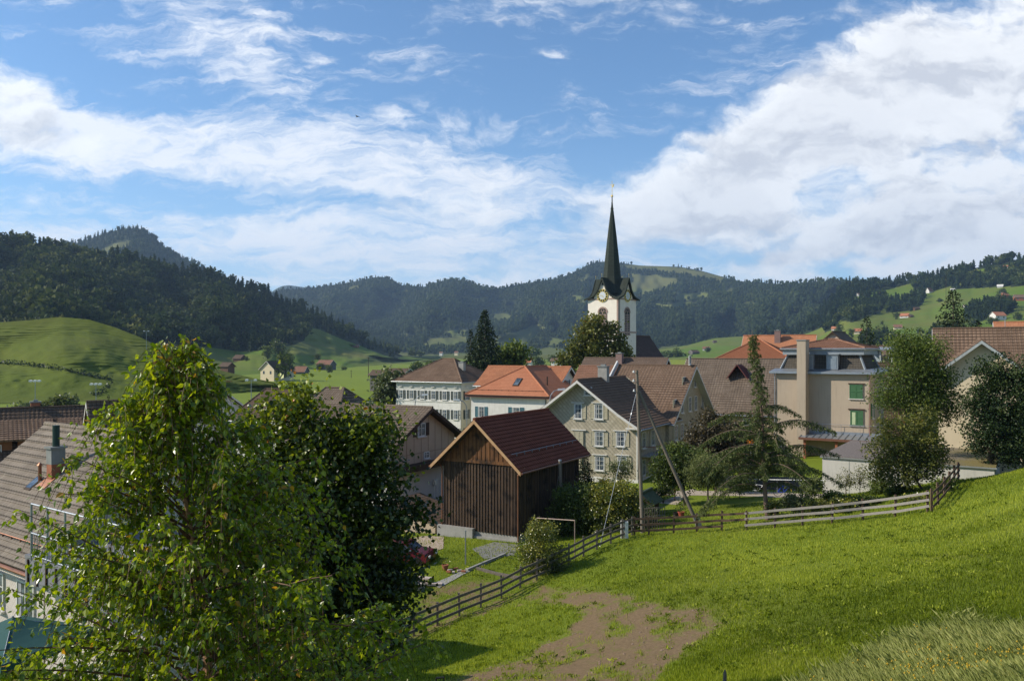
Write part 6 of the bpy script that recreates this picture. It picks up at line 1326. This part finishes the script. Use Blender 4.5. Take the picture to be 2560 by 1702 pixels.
for i in range(1500):
    Y = g_.uniform(13, 24); X = Y*g_.uniform(.3, .66); z = g1(X, Y) if i % 1 == 0 else 0; px, py = CX+F*X/Y, HY-F*z/Y
    cl = fbm(np.array([X*.9]), np.array([Y*.9]), 2)[0]
    if inpoly(np.array([px]), np.array([py]), TALL)[0] and cl > .18 and len(fl.f) < 1400:
        c = Vector((X, Y, z+g_.uniform(.2, .42))); fl.tube(c, c+Vector((0, -.006, .022)), .022, .008, 5)
tag(fl.build('wildflowers', FO['yellow']), 'small yellow wildflowers scattered in the unmown grass', 'flowers', kind='stuff')
# pebbles and clods on the bare soil
pb = MB()
for i in range(900):
    Y = g_.uniform(23, 46); X = Y*g_.uniform(-.12, .28); z = g1(X, Y); px, py = CX+F*X/Y, HY-F*z/Y
    if soil_at(np.array([px]), np.array([py]))[0] > .4: r_ = g_.choice((.02, .03, .05)); pb.lathe([(0, -r_*.4), (r_, 0), (r_*.6, r_*.6), (0, r_*.7)], (X, Y, z), 5)
tag(pb.build('pebbles', plain('pebble', (.30, .22, .16), (.17, .11, .075), 9)), 'clods and pebbles on the bare brown soil', 'stones', kind='stuff')
# ------------------------------------------------------------------ paths
def draped(name, poly, mat, up=.02, n=10):
    # quad strip between two pixel lines, laid on the ground
    a, b_ = poly; V = []; m = MB(); rows = []
    for k in range(n+1):
        f = k/n; ia = f*(len(a)-1); i = min(int(ia), len(a)-2); t_ = ia-i; pa = (a[i][0]*(1-t_)+a[i+1][0]*t_, a[i][1]*(1-t_)+a[i+1][1]*t_)
        ib = f*(len(b_)-1); j = min(int(ib), len(b_)-2); t2 = ib-j; pb_ = (b_[j][0]*(1-t2)+b_[j+1][0]*t2, b_[j][1]*(1-t2)+b_[j+1][1]*t2)
        A, B_ = G(*pa), G(*pb_); rows.append([Vector((A.x+(B_.x-A.x)*q/4, A.y+(B_.y-A.y)*q/4, 0)) for q in range(5)])
    for r_ in rows:
        for p in r_: p.z = g1(p.x, p.y)+up
    for k in range(n):
        for q in range(4): m.face([rows[k][q], rows[k+1][q], rows[k+1][q+1], rows[k][q+1]])
    return tag(m.build(name, mat, None, True), kind='structure')
M_ASPH = plain('worn_asphalt', (.23, .22, .21), (.16, .155, .15), 1.5, .95, .3); M_PAVE = plain('pale_paving', (.42, .36, .28), (.30, .25, .20), 3, .9, .4)
draped('road', ([(1640,1226),(1850,1228),(2075,1236)], [(1640,1237),(1850,1240),(2075,1248)]), M_PAVE)
draped('yard', ([(1180,1372),(1235,1355),(1300,1362)], [(1210,1398),(1250,1392),(1285,1388)]), M_ASPH)
draped('path', ([(1645,1257),(1690,1240),(1728,1222)], [(1690,1262),(1712,1246),(1742,1226)]), M_PAVE)
draped('path', ([(1080,1462),(1150,1430),(1250,1388)], [(1098,1470),(1168,1432),(1262,1390)]), M_CONC, .03)
draped('yard', ([(1010,1350),(1060,1340),(1110,1342)], [(1015,1395),(1060,1385),(1108,1372)]), plain('pink_gravel', (.42, .33, .26), (.32, .25, .2), 3, .95, .4), .03)
# ------------------------------------------------------------------ fences
F_OLD = plain('grey_fence_timber', (.20, .17, .14), (.10, .08, .065), 3, .9, .6, (6, 6, 1)); F_PALE = plain('silvered_fence_timber', (.36, .33, .30), (.22, .19, .17), 3, .9, .6, (2, 8, 8)); F_BR = plain('brown_fence_timber', (.13, .085, .055), (.07, .045, .03), 3, .9, .6)
def fence(label, pts, mat, rails=(1.02, .66, .30), h=1.18, skip=(), matr=None, side=-1):
    g = [G(x, y) for x, y in pts]; base = g[0]; root = thing('wooden_fence', base, label, 'fence')
    for i, p in enumerate(g):
        q = p-base; lean = Vector((random.gauss(0, .025), random.gauss(0, .02), 0)); MB().bar(q-Z*.2, q+lean+Z*(h+random.uniform(-.04, .06)), .10, .10).build('post', mat, root)
    for i, (a, b_) in enumerate(zip(g, g[1:])):
        for k, z in enumerate(rails):
            if (i, k) in skip: continue
            d = (b_-a).normalized(); n = d.cross(Z).normalized()*.075*side*-1; j = random.uniform(-.02, .02)
            a_, c_ = a-base+n+Z*(z+j)-d*.12, b_-base+n+Z*(z+random.uniform(-.02, .02))+d*.12
            MB().bar(a_, c_, .035, .13).build('rail', (matr if i >= 5 and matr else mat), root)
    return g
fl_pts = [(915,1645),(975,1615),(1034,1590),(1094,1564),(1149,1540),(1202,1518),(1254,1496),(1300,1470),(1342,1450),(1422,1411),(1459,1391),(1492,1374),(1527,1358),(1557,1346),(1580,1338)]
gl = fence('three-rail weathered fence climbing from the maple to the pole corner', fl_pts, F_OLD)
gr = fence('three-rail silvered fence running right along the top of the meadow', [(1586,1338),(1622,1337),(1684,1334),(1742,1331),(1804,1328),(1867,1325),(1937,1319),(2006,1314),(2080,1308),(2157,1300),(2237,1292),(2319,1280)], F_BR, skip=((4, 2),), matr=F_PALE)
fence('dark fence run turning uphill behind the apple tree', [(2329,1280),(2346,1262),(2361,1243),(2374,1228),(2386,1212),(2396,1200)], F_BR)
# ------------------------------------------------------------------ poles and wires
POLE = plain('pole_timber', (.20, .17, .135), (.12, .10, .08), 3, .85, .5, (6, 6, .6)); PORC = plain('porcelain', (.75, .75, .72), None, 5, .2, .02)
b0 = G(1607, 1332); tp = P(1592, 925, b0.y+.3); up_ = thing('utility_pole', b0, 'tall wooden utility pole with a slanting brace at the fence corner', 'pole')
br0 = G(1752, 1318); MB().tube((0, 0, -.5), tp-b0, .13, .09, 10).build('shaft', POLE, up_)
MB().tube(br0-b0-Z*.3, P(1597, 978, b0.y+.3)-b0, .13, .09, 10).build('brace', POLE, up_)
MB().bar(br0-b0-Z*.3, (br0-b0).lerp(P(1597, 978, b0.y+.3)-b0, .09), .34, .34).build('brace_foot', M_CONCD, up_)
for k, (x, y) in enumerate(((1584, 931), (1584, 953), (1585, 978))):
    c = P(x, y, b0.y+.1)-b0; q = P(1592+(1607-1592)*(y-925)/407, y, b0.y+.3)-b0; ia = MB().bar(q, c-Z*.05, .03).build('insulator_bracket', M_METAL, up_); MB().lathe([(0, .14), (.05, .12), (.05, .05), (.075, 0), (0, 0)], c, 8).build('insulator', PORC, ia)
an = G(1500, 1366); w1 = P(1590, 985, b0.y+.3); tag(MB().tube(an+Z*.05, w1, .014, n=5).tube(w1.lerp(an, .13), w1.lerp(an, .145), .03, n=6).tube(an+Z*.0, an+(w1-an).normalized()*.6, .025, n=6).build('guy_wire', M_METAL), 'steel guy wire running from the utility pole down to the left fence', 'wire')
b1 = G(1404, 1332); sp_ = thing('short_pole', b1, 'short wooden pole with a metal cap standing beside the barn', 'pole'); tp1 = P(1400, 1152, b1.y)-b1; MB().tube((0, 0, -.3), tp1, .125, .105, 10).build('shaft', POLE, sp_); MB().tube(tp1+Z*.002, tp1+Z*.1, .13, .11, 10).build('cap', M_METAL, sp_)
a1 = G(1372, 1322); tag(MB().tube(a1, b1+tp1*.9, .014, n=5).build('guy_wire', M_METAL), 'thin stay wire of the short pole beside the barn', 'wire')
c0, c1 = G(1343, 1392), G(1437, 1398); fr = thing('carpet_frame', c1, 'rusty pipe frame standing by the short pole above the fence', 'frame'); hh = 2.25
MB().pipe([(0, 0, -.2), (0, 0, hh), (c0-c1)+Z*(hh+.1)+Vector((0, 0, 0))], .032).tube((c0-c1)-Z*.2, (c0-c1)+Z*(hh+.1), .032).build('pipe', plain('galvanised_rust', (.33, .27, .23), (.2, .13, .1), 5, .6, .1, metal=.3), fr)
p0 = G(1164, 1412); tag(MB().tube(p0-Z*.2, p0+Z*1.95, .038, n=8).lathe([(.05, 1.95), (.05, 2.0), (0, 2.02)], p0, 8).build('iron_post', M_METAL), 'thin grey iron post on the small lawn before the barn', 'post')
for (x, lb, hq) in ((1556, 'white concrete marker post by the fence corner', 1.0), (1566, 'grey concrete marker post beside the white one', .95)):
    p = G(x, 1345); tag(MB().box(-.1, .1, -.1, .1, -.2, hq).slab([(-.1, -.1, hq+.06), (.1, -.1, hq+.06), (.1, .1, hq+.06), (-.1, .1, hq+.06)], .05).build('marker_post', PORC if 'white' in lb else M_CONC, None, loc=p), lb, 'post')
p = G(1811, 1745); tag(MB().tube((0, 0, -.2), (.01, 0, .52), .06, .035, 8).lathe([(.035, .52), (.012, .6), (0, .61)], (.01, 0, 0), 8).build('wooden_stake', POLE, None, loc=p), 'grey wooden stake tip at the very bottom of the meadow', 'stake')
p = G(1100, 1735); st_ = MB().tube((-.12, 0, -.1), (-.12, 0, .50), .025, n=6).tube((-.12, 0, .5), (.12, 0, .52), .03, n=6).tube((.12, 0, .52), (.12, 0, .2), .02, n=6).build('iron_hook', M_BLACK, None, loc=p); tag(st_, 'dark bent iron rod at the bottom edge of the meadow', 'rod')
# far poles, flood lights and street lamps
def flood(px, ytop, Y, label, n=3):
    X = (px-CX)/F*Y; zb = g1(X, Y) if Y < 200 else -14.0; zt_ = -(ytop-HY)/F*Y; root = thing('floodlight_mast', (X, Y, zb), label, 'floodlight', 'sports field floodlights'); h = zt_-zb
    MB().tube((0, 0, -.3), (0, 0, h), .10, .06, 6).build('mast', M_METAL, root); MB().bar((-.9, 0, h), (.9, 0, h), .08).build('crossbar', M_METAL, root)
    for i in range(n): MB().hexa([(-.25, -.3, -.1), (.25, -.3, -.1), (.25, .2, .0), (-.25, .2, .0)], [(-.25, -.3, .2), (.25, -.3, .2), (.2, .15, .25), (-.2, .15, .25)]).build('lamp_head', PORC, root, loc=(-.8+i*1.6/max(1, n-1), 0, h))
flood(88, 953, 150, 'three-headed floodlight mast at far left before the mound'); flood(240, 961, 150, 'three-headed floodlight mast behind the pinkish gable'); flood(366, 828, 290, 'floodlight mast against the dark forest at the mound edge', 2); flood(628, 951, 150, 'floodlight mast between birch tip and cream farmhouse', 2)
def lamp(px, py, pxb, Y, label, h=7.5, dx=1.2):
    zt_ = -(py-HY)/F*Y; root = thing('street_lamp', ((px-CX)/F*Y-dx, Y, zt_-h), label, 'street lamp', 'arched street lamps')
    MB().pipe([(0, 0, -1), (0, 0, h-1.2), (.08*dx, 0, h-.6), (.35*dx, 0, h-.15), (dx*.75, 0, h)], .05, 6).build('mast', M_METAL, root)
    MB().hexa([(dx*.7, -.13, h-.1), (dx*1.35, -.13, h-.02), (dx*1.35, .13, h-.02), (dx*.7, .13, h-.1)], [(dx*.7, -.1, h+.1), (dx*1.35, -.1, h+.16), (dx*1.35, .1, h+.16), (dx*.7, .1, h+.1)]).build('lamp_head', PORC, root)
lamp(1403, 974, 0, 84, 'arched street lamp against the orange-roof house corner'); lamp(1062, 987, 0, 98, 'arched street lamp before the hotel windows'); lamp(1142, 1000, 0, 96, 'arched street lamp at the right corner of the hotel', dx=-1.2)
for (x, y0_, y1_, Y, lb) in ((921, 893, 940, 330, 'lone wooden power pole in the valley left of the hotel'), (878, 925, 942, 420, 'small power pole in the valley beside the hay meadow'), (2365, 690, 756, 620, 'thin pole behind the tall open-crowned spruce')):
    tag(MB().tube(P(x, y1_, Y)-Z*.5, P(x, y0_, Y), .16, .1, 6).bar(P(x-2.5, y0_+2, Y), P(x+2.5, y0_+2, Y), .12).build('power_pole', M_DARKWOOD), lb, 'pole')
# ------------------------------------------------------------------ garden things
S = House('tool_hut', 1584, 1626, 56.5, 28.5, g1(8.9, 57), 'tiny green garden hut with a mossy gabled roof behind the utility pole', 'hut', side=1647)
W = S.W; L = min(2.4, max(1.2, S.L)); zt = 1.35; M_HUTW = plain('faded_green_boards', (.16, .24, .18), (.10, .14, .11), 3, .9, .3, (8, 8, .5))
b = MB(); gable_body(b, 0, W, 0, L, zt, zt+.5, 'y', -.6); b.build('wall', M_HUTW, S.root); MB().box(W, W+.012, 0, L, -.5, zt).build('side_boards', M_DARKWOOD, S.root)
gable_roof(S.root, 0, W, 0, L, zt, zt+.5, plain('mossy_roofing', (.12, .15, .09), (.07, .09, .06), 4), 'y', oa=.25, ob=.3, relief=False, gutter=None, th=.08, barge=M_DARKWOOD)
for i in range(3): MB().bar((W*.55+i*.12, -.35, -.2), (W*.5+i*.12, -.04, .85), .09, .03).build('leaning_plank', plain('bare_plank', (.48, .34, .22), None, 4), S.root)
MB().box(.15, .6, -.03, -.002, 0, 1.2).build('door', M_DARKWOOD, S.root)
def pot(px, py, r_, h_, mat, label, leafm, n=260, hh=.6, size=.12):
    p = G(px, py); root = thing('flower_pot', p, label, 'flower pot'); MB().lathe([(0, 0), (r_*.65, 0), (r_*.95, h_*.85), (r_*1.05, h_*.85), (r_*1.05, h_), (r_*.9, h_), (r_*.85, h_*.85), (0, h_*.85)], n=16).build('pot', mat, root)
    c = rng.normal(size=(n, 3))*np.array([r_*.9, r_*.9, hh*.35])+np.array([0, 0, h_+hh*.6]); V, Fq = leafcards(c, size*(.6+.8*rng.random(n)), .5, .3); npmesh('foliage', V, Fq, FO[leafm], root, np.repeat(rng.random(n)*.9, 4))
pot(1703, 1292, .24, .36, plain('red_plastic_pot', (.36, .09, .06), None, 4, .5, .05), 'red flower pot with a bushy plant beside the pole brace', 'mid', hh=.8); pot(1113, 1424, .2, .3, M_BRICK, 'terracotta pot on the edging stones left of the iron post', 'glossy', 80, .3, .08)
p = G(1690, 1292); tag(MB().lathe([(0, 0), (.17, 0), (.2, .34), (.17, .34), (.15, .05), (0, .05)], n=12).build('bucket', M_BLACK, None, loc=p), 'black bucket standing left of the red flower pot', 'bucket')
tr_ = G(1612, 1330); t2 = G(1662, 1326); root = thing('trellis', tr_, 'small weathered wooden trellis between the utility pole and the lawn', 'trellis')
for i in range(9): q = (t2-tr_)*(i/8); MB().bar(q-Z*.1, q+Z*1.55, .04).build('slat', F_OLD, root)
for z in (.5, 1.0, 1.5): MB().bar(Z*z, (t2-tr_)+Z*z, .04).build('crosspiece', F_OLD, root)
q0 = G(1660, 1228); fr = thing('swing_frame', q0, 'low blue-grey pipe frame on the lawn right of the garden hut', 'frame'); MB().pipe([(0, 0, -.1), (0, 0, .75), (.8, .1, .75), (.8, .1, -.1)], .03).build('pipe', plain('blue_grey_pipe', (.22, .27, .33), None, 4, .5, .05), fr)
M_RPOST = plain('rusty_iron', (.22, .07, .045), (.13, .05, .035), 5, .8, .2)
for x, y, lb in ((1665, 1240, 'thin rusty clothes-line post left of the garden path'), (1687, 1252, 'thin rusty clothes-line post right of the garden path')): p = G(x, y); tag(MB().tube((0, 0, -.1), (0, 0, 1.25), .03, n=6).tube((-.12, 0, 1.22), (.12, 0, 1.22), .02, n=6).build('clothes_post', M_RPOST, None, loc=p), lb, 'post')
r0, r1 = G(1835, 1232), G(2060, 1238); root = thing('handrail', r0, 'long galvanised handrail behind the bicycles', 'railing'); dd = r1-r0
MB().tube(Z*1.12, dd+Z*1.12, .02, n=6).build('rail', M_METAL, root)
for i in range(5): q = dd*i/4; q.z = g1(r0.x+q.x, r0.y+q.y)-r0.z; MB().tube(q-Z*.1, dd*i/4+Z*1.12, .025, n=6).build('post', M_METAL, root)
wl0, wl1 = G(1800, 1222), G(2060, 1230); wall_d = (wl1-wl0); tag(MB().bar(wl0+Vector((0, .8, .45)), wl1+Vector((0, .8, .45)), .2, 1.1).build('low_wall', plain('dark_wall_concrete', (.09, .09, .095), None, 3)), 'low grey wall behind the handrail and bicycles', 'wall')
def bike(px, py, col, label, rz, sc_=1.0):
    p = G(px, py); root = thing('bicycle', p, label, 'bicycle', 'bicycles leaning by the handrail', rz); r_ = .33
    for x in (-.52, .52):
        w = MB(); 
        for i in range(24):
            a, c_ = 2*math.pi*i/24, 2*math.pi*(i+1)/24; w.tube((x+r_*math.cos(a), 0, r_+r_*math.sin(a)), (x+r_*math.cos(c_), 0, r_+r_*math.sin(c_)), .022, n=5)
        o = w.build('wheel', M_BLACK, root); s_ = MB()
        for i in range(10): a = math.pi*2*i/10; s_.tube((x, 0, r_), (x+r_*math.cos(a), 0, r_+r_*math.sin(a)), .004, n=3)
        s_.build('spokes', M_METAL, o)
    fm = MB(); bb, hd, se, rw, fw = (-.05, 0, .30), (.38, 0, .82), (-.17, 0, .80), (-.52, 0, r_), (.52, 0, r_)
    for a, c_ in ((bb, hd), (se, (.36, 0, .72)), (bb, se), (bb, rw), (se, rw)): fm.tube(a, c_, .028, n=6)
    fm.build('frame', col, root); MB().tube((.36, 0, .88), fw, .024, n=6).build('fork', plain('fork_yellow', (.6, .42, .03), None, 4, .4, 0) if 'blue' in label else col, root)
    MB().tube((.34, -.24, 1.0), (.34, .24, 1.0), .016, n=5).tube((.36, 0, .88), (.34, 0, 1.0), .02, n=5).build('handlebar', M_METAL, root); MB().hexa([(-.32, -.05, .92), (-.05, -.03, .94), (-.05, .03, .94), (-.32, .05, .92)], [(-.32, -.07, .97), (-.05, -.03, .98), (-.05, .03, .98), (-.32, .07, .97)]).tube((-.17, 0, .8), (-.18, 0, .93), .014, n=5).build('saddle', M_BLACK, root)
bike(1962, 1240, plain('blue_frame', (.02, .05, .45), None, 4, .35, 0), 'blue mountain bicycle with a yellow fork by the handrail', R(-6)); bike(1897, 1236, PORC, 'white bicycle just left of the larch trunk', R(-20)); bike(2022, 1241, plain('silver_frame', (.5, .5, .52), None, 4, .35, 0), 'silver bicycle at the right end of the handrail', R(12))
# red car in the maple's shadow
p = G(1005, 1408); root = thing('red_car', p+Z*.0, 'dark red car parked in the shadow under the maple', 'car', rz=R(-14)); M_CAR = plain('dark_red_paint', (.11, .010, .014), (.09, .008, .012), 1, .25, .0, spec=.6)
prof = [(-2.0, .35), (-2.0, .72), (-1.85, .88), (-1.35, .92), (-.75, 1.35), (.45, 1.38), (1.05, .95), (1.75, .82), (1.98, .62), (1.98, .32)]
b = MB(); A = [(x, -.80-(.0 if z < .95 else -.14), z) for x, z in prof]; B_ = [(x, .80+(.0 if z < .95 else -.14), z) for x, z in prof]
b.face(A); b.face(B_[::-1])
for i in range(len(prof)): j = (i+1) % len(prof); b.face([A[j], A[i], B_[i], B_[j]])
b.build('body', M_CAR, root)
gl_ = MB().face([(-1.27, -.79, .97), (.98, -.79, .97), (.42, -.69, 1.31), (-.72, -.69, 1.31)]).face([(1.02, -.66, .99), (1.02, .66, .99), (.50, .58, 1.34), (.50, -.58, 1.34)]); gl_.build('window', M_GLASS, root)
for x in (-1.25, 1.25):
    for y in (-.78, .70): MB().tube((x, y-.04, .31), (x, y+.13, .31), .31, n=16).build('wheel', M_BLACK, root)
for y in (-.6, .6): MB().box(1.93, 2.0, y-.14, y+.14, .58, .72).build('headlight', PORC, root)
# rubble, planks, edging
g_ = random.Random(9)
p = G(1052, 1468); M_SLABC = plain('pale_stone_slab', (.50, .42, .36), (.38, .31, .26), 4)
for i in range(16):
    ang = g_.uniform(-.4, .4); z = (i//4)*.12; a = Vector((g_.uniform(-.9, .9), g_.uniform(-.5, .5), z)); o = MB().box(-.4, .4, -.17, .17, 0, .10).build('stone_slab', M_SLABC, None, loc=p+a, rz=ang)
    tag(o, ('pale stone slab in the loose heap under the maple branches'), 'slab', 'stone slabs in a heap under the maple')
p = G(1130, 1428)
for i in range(7): tag(MB().box(-.13, .13, -.07, .07, 0, .08).build('brick', M_BRICK if i % 2 else M_SLABC, None, loc=p+Vector((g_.uniform(-.2, 1.3), g_.uniform(-.3, .3), g_.uniform(0, .06))), rz=g_.uniform(0, 3)), (('red','pale')[(i+1) % 2]+' loose brick lying by the terracotta pot'), 'brick', 'loose bricks beside the terracotta pot')
for pts, lb in (([(1168,1428),(1215,1408),(1262,1388)], 'stone edging running up to the barn yard'), ([(1192,1424),(1240,1436),(1300,1448)], 'low timber edging right of the iron post')):
    m = MB()
    for a, c_ in zip(pts, pts[1:]): m.bar(G(*a)+Z*.06, G(*c_)+Z*.06, .14, .16)
    tag(m.build('edging_strip', M_CONC if 'stone' in lb else F_OLD), lb, 'edging')
# bird
c = P(894, 292, 70); m = MB(); m.hexa([(-.16, -.03, -.03), (.16, -.02, -.01), (.16, .02, -.01), (-.16, .03, -.03)], [(-.14, -.02, .03), (.14, -.01, .02), (.14, .01, .02), (-.14, .02, .03)])
for s_ in (-1, 1): m.hexa([(-.05, s_*.02, .0), (.06, s_*.02, .0), (-.02, s_*.36, .07)], [(-.05, s_*.02, .02), (.06, s_*.02, .02), (-.02, s_*.36, .08)])
tag(m.build('bird', M_BLACK, None, loc=c, rz=R(-25)), 'small dark bird gliding in the open sky', 'bird')
# orange flower pot on the annex and a small board
p = P(1877, 1108, 70); root = thing('flower_pot', p-Z*.9, 'pot of bright orange flowers seen through the larch, left of its trunk', 'flower pot'); MB().lathe([(0, .4), (.22, .4), (.3, .85), (0, .85)], n=12).tube((0, 0, -1.6), (0, 0, .4), .08).build('pot', M_CONC, root)
c = rng.normal(size=(150, 3))*np.array([.14, .14, .09])+np.array([0, 0, 1.0]); V, Fq = leafcards(c, np.full(150, .10), .9); npmesh('flowers', V, Fq, plain('orange_petals', (.70, .22, .02), None, 4), root, np.zeros(600))
# ------------------------------------------------------------------ larch
def larch():
    g = np.random.default_rng(8); b = G(1918, 1300); Y = b.y; root = thing('larch_tree', b, 'tall open larch with drooping feathery branches behind the fence', 'tree'); k = Y/F
    tk = MB(); px = [1920, 1915, 1911, 1909, 1908, 1902, 1893, 1886, 1882]; py = [1310, 1260, 1200, 1130, 1060, 1000, 940, 880, 825]; rr = [.17, .145, .115, .095, .08, .065, .045, .03, .01]
    pts = [Vector(((x-CX)*k-b.x, 0.02*i, -(y-HY)*k-b.z)) for i, (x, y) in enumerate(zip(px, py))]
    for i in range(8): tk.tube(pts[i], pts[i+1], rr[i], rr[i+1], 9)
    H_ = pts[-1].z; at = lambda z: Vector((np.interp(z, [p.z for p in pts], [p.x for p in pts]), 0, z)); cs, sz, od, tt = [], [], [], []
    spec = [(5.2, -175, 4.4, .30), (5.7, -8, 4.3, .14), (4.4, -150, 4.6, .42), (6.4, 165, 3.2, .25), (6.9, 12, 2.6, .28), (1.9, -165, 4.6, .42), (2.2, -30, 3.6, .5), (2.6, -150, 5.2, .42), (3.0, -10, 4.6, .25), (3.4, 160, 4.0, .3), (3.3, -60, 3.5, .3), (4.0, 5, 4.9, .12), (4.2, -170, 4.4, .3)]
    for i in range(95): h = .24+.74*i/95; spec.append((h*H_, i*137.5+g.uniform(-20, 20), (4.6*max(0, .60-h)**.6*g.uniform(.35, 1.0)+.22+1.0*(1-h)*g.uniform(.4, 1)), g.uniform(.05, .35)))
    for z0, az, L, dr in spec:
        a = R(az); d = Vector((math.cos(a), math.sin(a), 0)); s = at(z0); n = max(4, int(L/.16)); lat = Vector((-d.y, d.x, 0)); pv = s
        for j in range(1, n+1):
            f = j/n; q = s+d*L*f+Z*(L*(.16*math.sin(f*3)-dr*f*f+.10*f**4))+lat*.15*math.sin(f*4+az)
            tk.tube(pv, q, .035*(1-f)*min(1, L/3)+.008, .035*(1-f)*min(1, L/3)+.006, 4); pv = q
            for side in (-1, 0, 1):
                tl = .2+.75*min(1, L/3)*(1-abs(f-.55))*g.random(); dirn = (lat*side*.55+d*.35-Z*(.8+.6*(side == 0))).normalized(); m = int(tl/.045)
                for w in [w_+.3*r_ for w_ in range(m) for r_ in (0, 1)][:max(2, m)]: p = q+dirn*(w*.05)-Z*(w*.05)**2*.8; cs.append(tuple(p+Vector(g.normal(size=3)*.025))); sz.append(g.uniform(.13, .22)); od.append((dirn.x, dirn.y, dirn.z-.3)); tt.append(np.clip(g.normal(.42, .2), 0, .95))
    V, Fq = leafcards(np.array(cs), np.array(sz), .30, .4, .1, g, np.array(od)*1.2); npmesh('foliage', V, Fq, FO['larch'], root, np.repeat(tt, 4)); tk.build('trunk', BARK_R, root); print('larch', len(cs))
larch()
